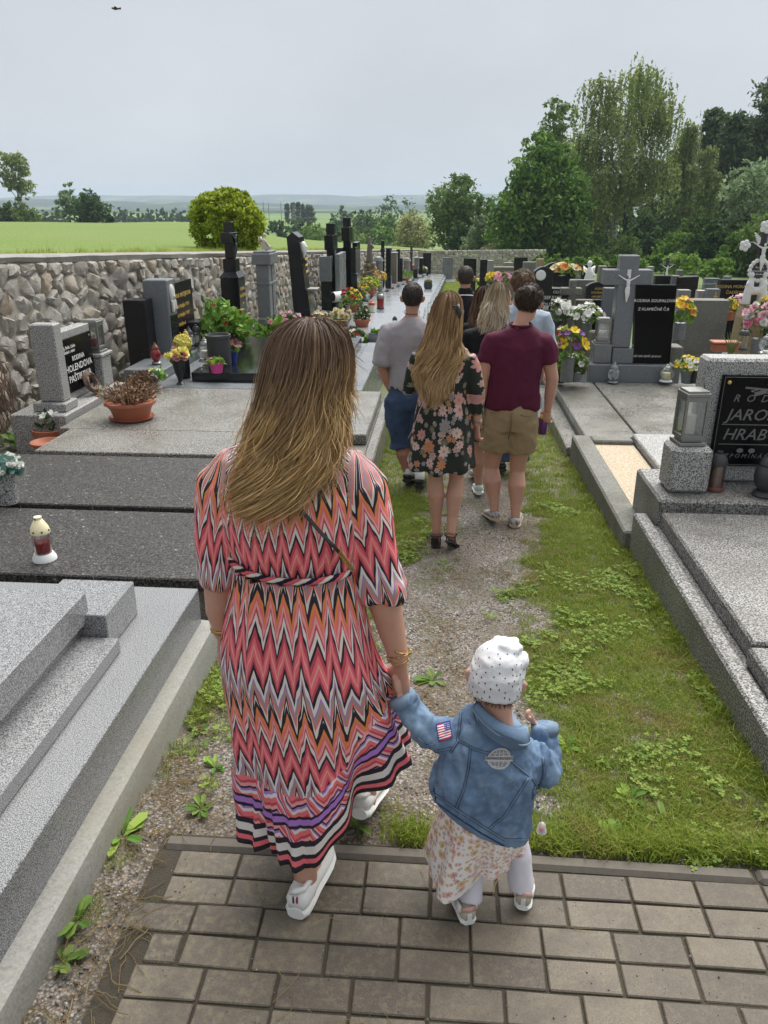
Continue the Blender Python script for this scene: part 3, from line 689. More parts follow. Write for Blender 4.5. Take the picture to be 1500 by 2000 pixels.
SPEC = [
 ('lime_tree', 'tall pale green tree rising behind the maple', 1072, 178, 520, 96, 130, 'leaf_mid', 9000, .34, 'tall', .2),
 ('oak_tree', 'olive brown green oak left of the maple', 884, 333, 496, 92, 108, 'leaf_mid', 8000, .30, 'round', .12),
 ('ash_tree', 'slim green tree between the oak and the maple', 938, 372, 500, 90, 72, 'leaf_mid', 4500, .28, 'tall', .1),
 ('willow_tree', 'rounded grey green willow bush at the foot of the oak', 938, 414, 503, 80, 62, 'leaf_grey', 3500, .25, 'bush', .02),
 ('hazel_tree', 'dull green hazel in front of the oak', 893, 427, 497, 84, 52, 'leaf_dark', 2600, .25, 'bush', .02),
 ('elder_tree', 'pale cream flowering tree at the left end of the wood', 806, 415, 490, 104, 84, 'leaf_cream', 4500, .27, 'round', .05),
 ('alder_tree', 'dark tree at the foot of the weeping birch', 1275, 395, 525, 88, 120, 'leaf_dark', 5000, .34, 'round', .02),
 ('alder_tree', 'dark understorey tree between the maple and the birch trunk', 1150, 400, 523, 90, 110, 'leaf_dark', 4500, .34, 'round', .02),
 ('larch_tree', 'small light green larch in front of the pines', 1345, 352, 525, 78, 72, 'leaf_mid', 3500, .25, 'cone', .03),
 ('sallow_tree', 'large silvery green sallow at the right of the wood', 1440, 300, 530, 70, 145, 'leaf_grey', 8500, .27, 'round', .06),
 ('alder_tree', 'dark green tree under the silvery sallow', 1385, 408, 532, 68, 110, 'leaf_dark', 4500, .28, 'bush', .01),
 ('maple_tree', 'olive green young maple at the right edge of the picture', 1490, 385, 540, 62, 110, 'leaf_mid', 5000, .26, 'bush', .01),
 ('alder_tree', 'deep green tree behind the crucifix at the right edge', 1445, 440, 540, 64, 95, 'leaf_maple', 3500, .25, 'bush', .01),
 ('hazel_tree', 'low bushy hazel under the birch', 1205, 462, 525, 76, 95, 'leaf_mid', 3000, .24, 'bush', .01),
 ('hazel_tree', 'dark low hazel right of the maple foot', 1120, 450, 522, 78, 80, 'leaf_maple', 2600, .25, 'bush', .01),
 ('hazel_tree', 'mid green hazel below the larch', 1320, 450, 530, 70, 90, 'leaf_maple', 3000, .24, 'bush', .01),
]
for k, (nm, lab, px, top, bp, dist, wpx, mt, n, sz, shp, z0) in enumerate(SPEC):
 b, h, wd = place(px, top, bp, dist, wpx)
 tree(nm, lab, b, h, wd, M[mt], int(n), sz * .85, shp, z0, nl=16, seed=40 + k, group=WOOD, inner=.6)
for k, (lab, px, top, wpx, dist, bare, cone) in enumerate([
 ('tall spreading pine at the right edge, highest of the pines', 1478, 158, 175, 100, .3, .72), ('dark spruce left of the tall pine', 1398, 226, 125, 98, .12, .85), ('slim dark spruce beside the birch', 1356, 216, 100, 104, .12, .85),
 ('pine partly hidden behind the silvery sallow', 1440, 235, 150, 102, .2, .75), ('dark pine just outside the right edge', 1550, 190, 170, 98, .2, .75), ('dim pine deep in the wood behind the larch', 1310, 270, 120, 112, .1, .8), ('dim spruce behind the dark spruce', 1375, 270, 130, 116, .05, .8)]):
 b, h, wd = place(px, top, 525, dist, wpx); pine(lab, b, h, wd, 9000, 70 + k, bare, WOOD, .30, cone)
b, h, wd = place(1330, 222, 525, 92, 100)
birch('smaller thin birch right of the tall one', b, h, wd, 11000, 15, None, 13, .2, strand=3.4, trunkr=.13)
for k, (px, top, bp, dist, wpx, mt, nm, lab) in enumerate([(955, 478, 500, 72, 34, 'leaf_cream', 'elder_bush', 'little white flowering elder bush on the meadow edge by the maple'), (1335, 503, 532, 48, 80, 'leaf_elder', 'elder_bush', 'bright green bush behind the row of dark headstones'),
  (1395, 512, 545, 44, 70, 'leaf_elder', 'bramble_bush', 'light green bramble behind the dark slanted headstone'), (1012, 500, 530, 50, 22, 'leaf_elder', 'box_bush', 'small green bush among the far headstones')]):
 b, h, wd = place(px, top, bp, dist, wpx); tree(nm, lab, b, h, wd, M[mt], 1500, .14, 'bush', .02, nl=9, seed=90 + k, cat='bush', trunk=False)
for k in range(9):
 px = 1015 + k * 38; b, h, wd = place(px, 506 - 5 * (k % 3), 533, 52 + 3 * (k % 2), 52); tree('bramble_bush', '%s low bush from the maple along the edge of the wood' % ['first', 'second', 'third', 'fourth', 'fifth', 'sixth', 'seventh', 'eighth', 'ninth'][k], b, h, wd, M['leaf_maple' if k % 2 else 'leaf_elder'], 1100, .17, 'bush', .02, nl=8, seed=150 + k, cat='bush', trunk=False, group='bushes along the edge of the wood')
nr = np.random.default_rng(5); P = []
for px in range(980, 1700, 24):
 top = np.interp(px, [980, 1100, 1250, 1330, 1480, 1700], [400, 290, 280, 275, 235, 215]); b, h, wd = place(px, top, 525, 118 + nr.uniform(-4, 8), 70)
 lb = rand_lobes(h, wd, nr, 7, .03, 'tall'); P.append(shell_points(lb, 1300, nr, .2, 14, .4) + b)
V_, F_ = leaf_quads(np.concatenate(P), .5, nr); tag(mesh_obj('forest', V_, F_, M['leaf_dark']), kind='stuff')
b, h, wd = place(42, 291, 436, 126, 62)
lob = [(0, 0, h * z, wd * r, wd * r, h * .09) for z, r in ((.15, .26), (.28, .2), (.40, .2), (.9, .3))] + [(wd * o, 0, h * z, wd * .26, wd * .26, h * .13) for o, z in ((-.22, .68), (.2, .62), (-.16, .82), (.18, .8), (0, .55), (-.28, .58), (.3, .48))]
tree('birch_tree', 'lone birch with a slim lower stem on the brow of the field', b, h, wd, M['leaf_birch'], 2600, .34, lobes=lob, seed=31, bark=M['birch_bark'], inner=.3, droop=.8)
for k, (nm, lab, px, top, bp, dist, wpx, mt, n, shp, z0) in enumerate([
 ('ash_tree', 'thin airy tree on the brow of the field', 138, 352, 437, 126, 56, 'leaf_grey', 1300, 'tall', .2), ('oak_tree', 'dark round tree on the brow of the field', 184, 380, 439, 124, 74, 'leaf_dark', 3200, 'round', .05),
 ('hazel_bush', 'dark bush at the left edge of the field', 12, 396, 434, 128, 60, 'leaf_dark', 1800, 'bush', .02), ('hazel_bush', 'light bush at the foot of the lone birch', 52, 415, 435, 125, 60, 'leaf_mid', 1300, 'bush', .02), ('hazel_bush', 'low dark bush right of the round tree', 215, 420, 439, 124, 24, 'leaf_dark', 500, 'bush', .02)]):
 b, h, wd = place(px, top, bp, dist, wpx); tree(nm, lab, b, h, wd, M[mt], n, .34, shp, z0, nl=12, seed=120 + k, cat='tree' if 'tree' in nm else 'bush', trunk='tree' in nm)
b = at(449, 500, 19.5); b[2] = fieldz(b[0], b[1]) - .1; ttop = at(449, 367, 19.5)[2]; h = ttop - b[2]; wd = 141 * np.dot(b - _c, _f) / FPX
nr = np.random.default_rng(77); lb = [(0, 0, h * .44, wd * .46, wd * .46, h * .45), (-.3 * wd, -.1 * wd, h * .5, wd * .2, wd * .2, h * .2), (.32 * wd, -.08 * wd, h * .42, wd * .18, wd * .2, h * .2), (.1 * wd, 0, h * .86, wd * .2, wd * .2, h * .13), (0, 0, h * .72, wd * .33, wd * .33, h * .255), (-.12 * wd, -.1 * wd, h * .62, wd * .33, wd * .33, h * .28), (.14 * wd, -.1 * wd, h * .55, wd * .34, wd * .34, h * .3), (0, -.12 * wd, h * .35, wd * .38, wd * .36, h * .3)]
tree('thuja_bush', 'large round yellow green thuja standing behind the stone wall', b, h, wd, M['leaf_yellow'], 30000, .050, lobes=lb, seed=78, cat='bush', per=34, clump=.075, inner=.90, elong=1.7)
def valley(label, name, px, top, bp, dist, wpx, mt, n, shp, k):
 b, h, wd = place(px, top, bp, dist, wpx); tree(name, label, b, h, wd, M[mt], n, max(.3, dist * .0028), shp, .03, nl=9, seed=200 + k, group='trees in the valley below the meadow', trunk=True)
for k, (px, top, bp, dist, wpx, mt, n, shp, lab) in enumerate([
 (545, 430, 470, 175, 55, 'leaf_dark', 900, 'bush', 'dark round tree left of the pylon'), (585, 428, 470, 180, 60, 'leaf_dark', 900, 'bush', 'dark round tree around the foot of the pylon'), (625, 436, 474, 170, 45, 'leaf_mid', 700, 'bush', 'mid green round tree right of the pylon'),
 (655, 428, 476, 165, 60, 'leaf_dark', 1000, 'bush', 'dark spreading tree behind the twin black crosses'), (690, 436, 480, 160, 60, 'leaf_mid', 900, 'bush', 'olive tree behind the twin black crosses'), (725, 415, 480, 185, 75, 'leaf_dark', 1200, 'round', 'tall dark tree in the middle of the valley'),
 (765, 420, 483, 175, 60, 'leaf_maple', 1000, 'round', 'deep green tree behind the statue column'), (790, 436, 487, 150, 50, 'leaf_mid', 700, 'bush', 'green bush left of the cream flowering tree'), (745, 446, 482, 150, 60, 'leaf_maple', 900, 'bush', 'deep green bush at the edge of the meadow'),
 (605, 448, 470, 140, 70, 'leaf_mid', 700, 'bush', 'pale low bush on the meadow edge under the pylon'), (700, 410, 470, 230, 60, 'leaf_dark', 800, 'round', 'hazy tree at the back of the valley'), (670, 405, 460, 260, 50, 'leaf_dark', 700, 'tall', 'hazy pointed tree at the back of the valley'),
 (825, 430, 490, 120, 50, 'leaf_dark', 900, 'bush', 'dark bush under the oak'), (770, 398, 450, 300, 110, 'leaf_dark', 900, 'bush', 'distant hazy clump of trees in the valley')]): valley(lab, 'valley_tree', px, top, bp, dist, wpx, mt, n, shp, k)
def wood(px0, px1, top, bp, dist, n, mt, seed):
 nr = np.random.default_rng(seed); P = []
 for px in np.arange(px0, px1, 9.0):
  b, h, wd = place(px, top + nr.uniform(-6, 7), bp, dist + nr.uniform(-12, 12), 17)
  P.append(shell_points(rand_lobes(h, wd, nr, 6, .03, nr.choice(['cone', 'tall'])), n, nr, .2, 10, .4) + b)
 V_, F_ = leaf_quads(np.concatenate(P), dist * .0026, nr); tag(mesh_obj('forest', V_, F_, M[mt]), kind='stuff')
wood(60, 135, 405, 436, 330, 200, 'leaf_dark', 301); wood(228, 390, 405, 436, 380, 220, 'leaf_dark', 302); wood(-200, 30, 408, 436, 360, 150, 'leaf_dark', 303)
for k, (px, top, wpx, n) in enumerate([(562, 399, 8, 260), (574, 397, 9, 260), (583, 396, 9, 260), (592, 400, 8, 260), (606, 403, 26, 500), (516, 392, 9, 60), (526, 396, 7, 60), (550, 394, 8, 70), (557, 400, 6, 60)]):
 b, h, wd = place(px, top, 437, 320, wpx); pine(['first spruce from the left in the clump beyond the pylon', 'second spruce of the clump beyond the pylon', 'middle spruce of the clump beyond the pylon', 'fourth spruce of the clump beyond the pylon', 'broad rounded spruce at the right end of the clump', 'thin dead spruce beside the round thuja', 'second thin dead spruce from the round thuja', 'third thin dead spruce, nearest the clump but one', 'thin dead spruce standing next to the clump'][k], b, h, wd, n * 2, 330 + k, .1 if k < 5 else .6, 'distant spruces beyond the pylon', .8, .7, 'spruce_tree')
pb = at(576, 468, 205); pt = at(576, 398, 205)[2]; hp = pt - pb[2]; T = thing('pylon', 'grey lattice electricity pylon in the valley', 'pylon', pb)
mb = MB(); hw = lambda f_: hp * .11 * (1 - f_) ** 1.2 + hp * .012
for sx, sy in ((-1, -1), (1, -1), (1, 1), (-1, 1)): mb.tube([pb + np.array([sx * hw(f_), sy * hw(f_), hp * f_]) for f_ in np.linspace(0, 1, 6)], hp * .006, 4)
fs = [0, .16, .3, .42, .53, .63, .72, .8, .88, .95]
for a, c in zip(fs, fs[1:]):
 for s0, s1 in (((-1, -1), (1, -1)), ((1, -1), (1, 1)), ((1, 1), (-1, 1)), ((-1, 1), (-1, -1))):
  for u, v in ((a, c), (c, a)): mb.tube([pb + np.array([s0[0] * hw(u), s0[1] * hw(u), hp * u]), pb + np.array([s1[0] * hw(v), s1[1] * hw(v), hp * v])], hp * .004, 3)
mb.build('tower', M['steel'], T)
for f_, wd_ in ((.62, .22), (.8, .26)):
 am = MB(); p = pb + np.array([0, 0, hp * f_])
 for s_ in (-1, 1): am.tube([p + np.array([0, 0, hp * .05]), p + np.array([s_ * hp * wd_, 0, 0]), p], hp * .005, 3)
 am.build('cross_arm', M['steel'], T)
wr = MB()
for f_, s_ in ((.62, -1), (.62, 1), (.8, 1)):
 p = pb + np.array([s_ * hp * .22, 0, hp * f_]); e = p + np.array([230, 160, -2.0]); wr.tube([p * (1 - q) + e * q - np.array([0, 0, 4 * q * (1 - q) * 3]) for q in np.linspace(0, 1, 12)], .02, 3)
tag(wr.build('power_line', M['iron']), 'thin electric wires running from the pylon across the valley', 'wires')
p = at(226, 17, 9.0); T = thing('bird', 'small dark bird flying high in the sky', 'bird', p)
bd = MB(); bd.blob(p, (.032, .014, .012), 8, 6); bd.blob(p + np.array([-.034, 0, .006]), (.011, .009, .009), 6, 5); bd.tube([p + np.array([.025, 0, 0]), p + np.array([.055, 0, .003])], [.008, .012], 6, flat=.3); bd.build('body', plain('bird brown', (.05, .035, .03)), T, True)
for s_ in (-1, 1): MB().tube([p, p + np.array([.006, s_ * .03, .012]), p + np.array([.02, s_ * .07, .004])], [.017, .014, .003], 6, flat=.2, side=(1, 0, 0)).build('wing', plain('bird brown', (.05, .035, .03)), T, True)
# --- shared prop builders
def fuse(mb, voxel, smooth=3, factor=0.5):
 """overlapping closed shapes -> one continuous skin (numpy verts, quad/tri faces)"""
 me = mb.mesh('fuse'); bm = bmesh.new(); bm.from_mesh(me); bmesh.ops.recalc_face_normals(bm, faces=bm.faces); bm.to_mesh(me); bm.free()
 o = bpy.data.objects.new('fuse', me); COL.objects.link(o)
 m = o.modifiers.new('r', 'REMESH'); m.mode = 'VOXEL'; m.voxel_size = voxel; m.adaptivity = 0
 if smooth: s = o.modifiers.new('s', 'SMOOTH'); s.iterations = smooth; s.factor = factor
 ev = o.evaluated_get(bpy.context.evaluated_depsgraph_get()); m2 = bpy.data.meshes.new_from_object(ev)
 V = np.empty(len(m2.vertices) * 3); m2.vertices.foreach_get('co', V); V = V.reshape(-1, 3)
 F = [list(p.vertices) for p in m2.polygons]
 bpy.data.objects.remove(o); bpy.data.meshes.remove(me); bpy.data.meshes.remove(m2)
 return V, F
def skin_obj(name, V, F, mat, parent=None, attrs=None):
 if parent is not None: V = V - wloc(parent)
 me = bpy.data.meshes.new(name); me.from_pydata(np.asarray(V).tolist(), [], F); me.update()
 me.polygons.foreach_set('use_smooth', [True] * len(me.polygons))
 for n_, (typ, dat) in (attrs or {}).items():
  a = me.attributes.new(n_, typ, 'POINT'); a.data.foreach_set('vector' if typ == 'FLOAT_VECTOR' else 'value', np.asarray(dat, np.float32).ravel())
 for m in (mat if isinstance(mat, (list, tuple)) else [mat]): me.materials.append(m)
 o = bpy.data.objects.new(name, me); COL.objects.link(o)
 if parent is not None: o.parent = parent
 return o
def leaves_obj(name, T, C, size, mat, seed=0, elong=1.6, droop=0.0):
 V_, F_ = leaf_quads(np.asarray(C, float), size, np.random.default_rng(seed), elong, droop); return mesh_obj(name, V_, F_, mat, T)
def dome_points(c, r, n, nr, zs=0.8, lo=-0.1):
 d = nr.normal(size=(n * 2, 3)); d /= np.linalg.norm(d, axis=1)[:, None]; d = d[d[:, 2] > lo][:n]
 return np.asarray(c) + d * r * np.array([1, 1, zs]) * nr.uniform(.55, 1.05, len(d))[:, None]
def bloom(mb, c, nrm, r, petals=6, rg=random, cup=0.35, double=False):
 nrm = Vector(nrm).normalized(); q = nrm.to_track_quat('Z', 'Y').to_matrix()
 for layer in range(3 if double else 1):
  f_ = 1 - layer * .3
  for k in range(petals + (2 if double else 0)):
   a = 2 * math.pi * (k + rg.uniform(-.15, .15) + layer * .5) / (petals + (2 if double else 0)); wd = math.pi / petals * 1.1
   P = []
   for (rr, da, z) in ((0.1, 0, 0), (0.65, -wd, cup * .55), (1.0, -wd * .45, cup), (1.0, wd * .45, cup), (0.65, wd, cup * .55)):
    z = z * (1 + layer * .9) + layer * .1
    P.append(q @ Vector((rr * r * f_ * math.cos(a + da), rr * r * f_ * math.sin(a + da), z * r)) + Vector(c))
   mb.add(P, [[0, 1, 2, 3, 4]])
POTS = {'bowl': [(0.55, 0), (0.72, .02), (0.86, .55), (1.0, .8), (1.08, .82), (1.08, .95), (1.0, .97), (0.95, .90), (0.2, .86)],
  'pot': [(0.70, 0), (0.95, .80), (1.08, .80), (1.10, 1.0), (1.0, 1.0), (.96, .9), (.1, .88)],
  'vase': [(.55, 0), (.6, .05), (.3, .14), (.34, .25), (.62, .5), (.85, .85), (1.0, 1.0), (.9, .99), (.2, .8)],
  'tall': [(.85, 0), (.9, .02), (.92, .9), (1.0, .98), (.95, 1.0), (.85, .97), (.1, .92)],
  'round': [(.6, 0), (.8, .08), (1.0, .45), (.98, .75), (.86, .95), (.92, 1.0), (.8, 1.0), (.7, .9), (.1, .86)]}
_fs = [500]
def flowerpot(name, label, loc, kind, r, h, mat, fol=None, blooms=(), spread=None, hgt=None, stems=True, cat='flowers', group=None, sx=1.0, leaf=0.02, saucer=False, potname=None, double=False, flute=0.0, seed=None):
 """fol=(material,count); blooms=[(petal key,count,radius)]"""
 _fs[0] += 1; rg = random.Random(seed or _fs[0]); nr = np.random.default_rng(seed or _fs[0]); loc = np.array(loc, float)
 T = thing(name, label, cat, loc, 0, group); spread = spread or r * 1.5; hgt = hgt or h
 mb = MB(); mb.lathe([(a * r, b * h) for a, b in POTS[kind]], loc, 40 if flute else 20, sx=sx, cap1=True, flute=flute, nf=20); mb.build(potname or ('vase' if kind in ('vase', 'tall') else 'pot'), mat, T, smooth=35)
 if saucer: MB().lathe([(r * .8, -0.0), (r * .95, .025), (r * .95, .03), (r * .8, .012)], loc + np.array([0, 0, .001]), 20, sx=sx).build('saucer', mat, T, smooth=35)
 top = loc + np.array([0, 0, h * .9]); cc = top + np.array([0, 0, hgt * .35])
 if fol:
  P = dome_points(cc, np.array([spread * sx, spread, hgt * .62])[None] if False else 1.0, fol[1], nr, 1.0, -.45)
  P = cc + (P - cc) * np.array([spread * sx, spread, hgt * .6]); leaves_obj('foliage', T, P, leaf, fol[0], _fs[0])
  st = MB()
  for _ in range(6):
   a = rg.uniform(0, 6.28); e = cc + np.array([math.cos(a) * spread * .6 * sx, math.sin(a) * spread * .6, hgt * .3]); st.tube([top - np.array([0, 0, .02]), (top + e) / 2, e], .003, 4)
  st.build('stem', M['leaf_mid'], T)
 for key, cnt, br in blooms:
  mb = MB()
  for _ in range(cnt):
   d = Vector((rg.gauss(0, 1), rg.gauss(0, 1), abs(rg.gauss(.5, .7)) + .1)).normalized(); k = rg.uniform(.8, 1.08)
   p = cc + np.array([d.x * spread * .95 * sx * k, d.y * spread * .95 * k, d.z * hgt * .62 * k]); nv = (d.x, d.y - .25, d.z + .35)
   bloom(mb, p, nv, br * rg.uniform(.75, 1.15), 6, rg, .35, double)
  o = mb.build('blossom', PET[key], T, recalc=False)
 return T
def lantern(label, loc, kind='round', h=0.2, r=0.045, glass='glass', lid='iron', base='iron', wax=None, group='grave lanterns', rz=0.0, name='grave_lantern'):
 loc = np.array(loc, float); T = thing(name, label, 'lantern', loc, 0, group); gm, lm, bm_ = M[glass], M[lid], M[base]
 if kind == 'round':
  MB().lathe([(.85 * r, 0), (.95 * r, .02 * h), (.8 * r, .09 * h), (.55 * r, .12 * h), (.2 * r, .12 * h)], loc, 16).build('base', bm_, T, smooth=40)
  MB().lathe([(.5 * r, .12 * h), (.85 * r, .24 * h), (1.0 * r, .42 * h), (.92 * r, .58 * h), (.62 * r, .68 * h)], loc, 18, cap0=False, cap1=False).build('glass', gm, T, smooth=True)
  MB().lathe([(.66 * r, .67 * h), (.72 * r, .70 * h), (.62 * r, .80 * h), (.3 * r, .88 * h), (.34 * r, .91 * h), (.2 * r, .95 * h), (.16 * r, h), (.02 * r, h)], loc, 16).build('lid', lm, T, smooth=40)
 elif kind == 'cone':
  MB().lathe([(1.25 * r, 0), (1.22 * r, .06 * h), (.95 * r, .16 * h), (.3 * r, .165 * h)], loc, 22).build('base', bm_, T, smooth=35)
  MB().lathe([(.86 * r, .15 * h), (.9 * r, .3 * h), (1.0 * r, .45 * h), (.98 * r, .64 * h)], loc, 22, cap0=False, cap1=False).build('glass', gm, T, smooth=True)
  lb = MB(); lb.lathe([(1.0 * r, .63 * h), (1.02 * r, .67 * h), (.9 * r, .76 * h), (.45 * r, .93 * h), (.4 * r, .94 * h), (.4 * r, h), (.1 * r, h)], loc, 22); lid_o = lb.build('lid', lm, T, smooth=35)
  hb = MB()
  for k in range(7):
   a = k * 2 * math.pi / 7; hb.blob(loc + np.array([math.cos(a) * r * .985, math.sin(a) * r * .985, h * .70]), (.006, .006, .006), 6, 4)
   if k % 2: hb.blob(loc + np.array([math.cos(a) * r * .42, math.sin(a) * r * .42, h * .965]), (.005, .005, .006), 6, 4)
  hb.build('vent_hole', M['black_plastic'], lid_o)
 elif kind == 'cyl':
  MB().lathe([(1.0 * r, 0), (1.05 * r, .03 * h), (.95 * r, .1 * h), (.3 * r, .1 * h)], loc, 16).build('base', bm_, T, smooth=40)
  MB().lathe([(.9 * r, .1 * h), (.92 * r, .68 * h)], loc, 16, cap0=False, cap1=False).build('glass', gm, T, smooth=True)
  MB().lathe([(1.0 * r, .67 * h), (1.0 * r, .73 * h), (.92 * r, .82 * h), (.6 * r, .92 * h), (.25 * r, .94 * h), (.25 * r, .98 * h), (.35 * r, h), (.05 * r, h)], loc, 16).build('lid', lm, T, smooth=40)
 elif kind == 'box':
  c_, s_ = math.cos(rz), math.sin(rz); X = lambda a, b, z: (loc[0] + a * c_ - b * s_, loc[1] + a * s_ + b * c_, loc[2] + z)
  b = MB(); b.box(X(0, 0, .012), (r * 2.5, r * 2.5, .024), rz, .003); b.box(X(0, 0, .034), (r * 1.9, r * 1.9, .02), rz, .003); b.build('base', bm_, T)
  f = MB()
  for sx in (-1, 1):
   for sy in (-1, 1): f.box(X(sx * r, sy * r, (h - .07) / 2 + .044), (r * .26, r * .26, h - .07), rz, .002)
   f.box(X(sx * r, 0, .055), (r * .2, r * 2, .03), rz, .002); f.box(X(0, sx * r, .055), (r * 2, r * .2, .03), rz, .002)
   f.box(X(sx * r, 0, h - .04), (r * .2, r * 2, .03), rz, .002); f.box(X(0, sx * r, h - .04), (r * 2, r * .2, .03), rz, .002)
  f.build('frame', lm, T)
  for a, b_, w_, d_ in ((1, 0, .004, 1.8), (-1, 0, .004, 1.8), (0, 1, 1.8, .004), (0, -1, 1.8, .004)):
   MB().box(X(a * r * .97, b_ * r * .97, h / 2 + .01), (w_ if w_ < .1 else r * w_, d_ if d_ < .1 else r * d_, h - .1), rz, .001).build('pane', gm, T)
  l = MB(); l.box(X(0, 0, h - .014), (r * 2.3, r * 2.3, .024), rz, .003); l.box(X(0, 0, h + .004), (r * 2.0, r * 2.0, .016), rz, .003); l.build('lid', lm, T)
 if wax:
  key, f0, f1, wr = wax
  MB().lathe([(wr * r, f0 * h), (wr * r, f1 * h), (.05 * r, f1 * h - .004)], loc, 14).build('candle', M[key], T, smooth=40)
 return T
def corpus(T, c, h, mat, face=(0, -1, 0), name='corpus'):
 """crucified figure, arms raised in a shallow V; face = direction it looks"""
 fy = Vector(face); r_ = fy.cross(Vector((0, 0, 1))) * -1; c = np.array(c, float); R_, F_ = np.array(r_), np.array(fy)
 P = lambda a, z, d=0.05: c + R_ * a * h + F_ * d * h + np.array([0, 0, z * h]); mb = MB()
 mb.tube([P(0, .52), P(0, .60), P(0, .72), P(0, .84), P(0, .88)], [.06 * h, .065 * h, .085 * h, .07 * h, .03 * h], 10, flat=.7, side=R_)
 mb.blob(P(.015, .95, .08), (.05 * h, .055 * h, .068 * h), 10, 8)
 for s_ in (-1, 1):
  mb.tube([P(s_ * .06, .83), P(s_ * .2, .90), P(s_ * .36, 1.0), P(s_ * .43, 1.03)], [.04 * h, .032 * h, .024 * h, .018 * h], 8)
  mb.tube([P(s_ * .035, .52), P(s_ * .05, .28, .10), P(s_ * .015, .05, .05), P(s_ * .012, -.02, .09)], [.06 * h, .043 * h, .026 * h, .02 * h], 8)
 mb.tube([P(-.085, .50, .06), P(.085, .53, .06)], [.06 * h, .062 * h], 8); mb.tube([P(-.08, .5, .07), P(-.10, .36, .07)], [.035 * h, .02 * h], 6)
 V_, F2 = fuse(mb, h * .017, 2); return skin_obj(name, V_, F2, mat, T)
# --- left row of graves
def slabbox(T, name, mat, x0, x1, y0, y1, z0, z1, bev=0.006, **k): return MB().bx(x0, x1, y0, y1, z0, z1, bev, **k).build(name, mat, T)
T = thing('grave', 'new pale grey granite tomb with stepped cover slabs in the near left corner', 'grave', (-2.3, 2.0, 0))
fb = MB(); n = 30; R_ = []
for i in range(n + 1):
 y = 0.2 + (3.30 - 0.2) * i / n; j = lambda a: rng.uniform(-a, a)
 R_.append([(-1.45, y, -.06), (-1.075 + j(.006) + .012 * math.sin(y * 3), y, -.08 + min(0, gz(y))), (-1.083 + j(.003), y, .06), (-1.098, y, .103), (-1.12, y, .112), (-1.45, y, .14)])
fb.rings(R_); fb.build('concrete_footing', M['concrete'], T, smooth=40)
slabbox(T, 'frame', M['granite_light'], -3.9, -1.165, .3, 3.285, .10, .30, .004)
slabbox(T, 'step_slab', M['granite_light'], -1.62, -1.318, 1.0, 2.70, .303, .366, .004)
slabbox(T, 'end_block', M['granite_light'], -1.70, -1.367, 2.705, 3.02, .303, .466, .004)
slabbox(T, 'plinth', M['granite_light'], -3.7, -1.49, .5, 2.73, .304, .42, .003)
slabbox(T, 'cover_slab', M['granite_light'], -3.75, -1.455, .45, 2.745, .424, .555, .005)
for lab, y0, y1, z, m_ in (('dark speckled grave slab with a candle lantern on it, next to the pale tomb', 3.54, 4.47, .215, 'terrazzo_dark'), ('dark speckled grave slab with a granite vase at its head', 4.60, 5.66, .195, 'terrazzo_dark')):
 T = thing('grave', lab, 'grave', (-2.3, y0, 0), 0, 'low dark grave slabs')
 slabbox(T, 'cover_slab', M[m_], -3.95, -.88, y0, y1, z - .075, z, .008); slabbox(T, 'kerb', M['concrete_old'], -3.85, -.92, y0 + .05, y1 - .04, -.4, z - .077, .01)
 slabbox(T, 'kerb', M['concrete_old'], -.86, -.76, y0 - .02, y1 + .04, -.4, z - .09, .012)
 slabbox(T, 'headstone', M['granite_speck'], -4.5, -4.2, y0 + .2, y1 - .15, -.3, .45, .01)
T = thing('grave', 'family grave of grey slabs with a speckled granite headstone, black plaque lettered HOLENDOVA', 'grave', (-2.3, 7, -.3))
slabbox(T, 'cover_slab', M['terrazzo_wet'], -3.42, -.84, 5.97, 6.66, .02, .125, .008); slabbox(T, 'cover_slab', M['terrazzo_wet'], -3.55, -.67, 6.685, 8.42, .02, .118, .008)
slabbox(T, 'kerb', M['concrete_old'], -3.38, -.60, 5.93, 8.5, -.45, .018, .012); slabbox(T, 'kerb', M['terrazzo_wet'], -.655, -.56, 6.0, 8.5, -.45, .04, .012)
slabbox(T, 'plinth', M['granite_speck'], -4.15, -3.60, 6.93, 8.45, -.35, .17, .01); slabbox(T, 'pillar_base', M['granite_speck'], -3.97, -3.64, 7.05, 7.32, .172, .255, .008)
slabbox(T, 'pillar', M['granite_speck'], -3.92, -3.68, 7.12, 7.28, .257, 1.0, .012)
hs = slabbox(T, 'headstone', M['granite_speck'], -3.93, -3.80, 7.282, 8.14, .174, .875, .008)
pq = slabbox(hs, 'plaque', M['plaque_black'], -3.798, -3.775, 7.36, 8.09, .26, .80, .003)
fr = lambda a, b, d: (-3.7745 + d, a, b)
lettering(pq, [('RODINA', .072, 7.74, .565, 'CENTER'), ('HOLENDOVA', .098, 7.735, .465, 'CENTER'), ('PAŠTIKOVA', .098, 7.735, .36, 'CENTER'), ('Žij, Bože, Láska', .045, 7.42, .70, 'LEFT'), ('zůstává s námi', .045, 7.42, .655, 'LEFT')], fr, M['white_letter'])
for a, b in ((7.40, .76), (8.05, .76), (7.40, .30), (8.05, .30)): MB().blob((-3.772, a, b), (.008, .013, .013), 8, 5).build('screw', M['steel'], pq)
slabbox(T, 'lantern_pillar', M['granite_speck'], -3.93, -3.72, 8.155, 8.40, .172, .50, .01); slabbox(T, 'pillar_cap', M['granite_speck'], -3.95, -3.70, 8.13, 8.43, .502, .54, .008)
lantern('steel box lantern with a red candle standing on the lantern pillar beside the black plaque', (-3.825, 8.28, .541), 'box', .34, .075, lid='steel', base='steel', wax=('red_wax', .16, .42, .55))
T = thing('wreath', 'dry twig wreath with a white ribbon leaning under the black plaque', 'wreath', (-3.70, 7.83, .172))
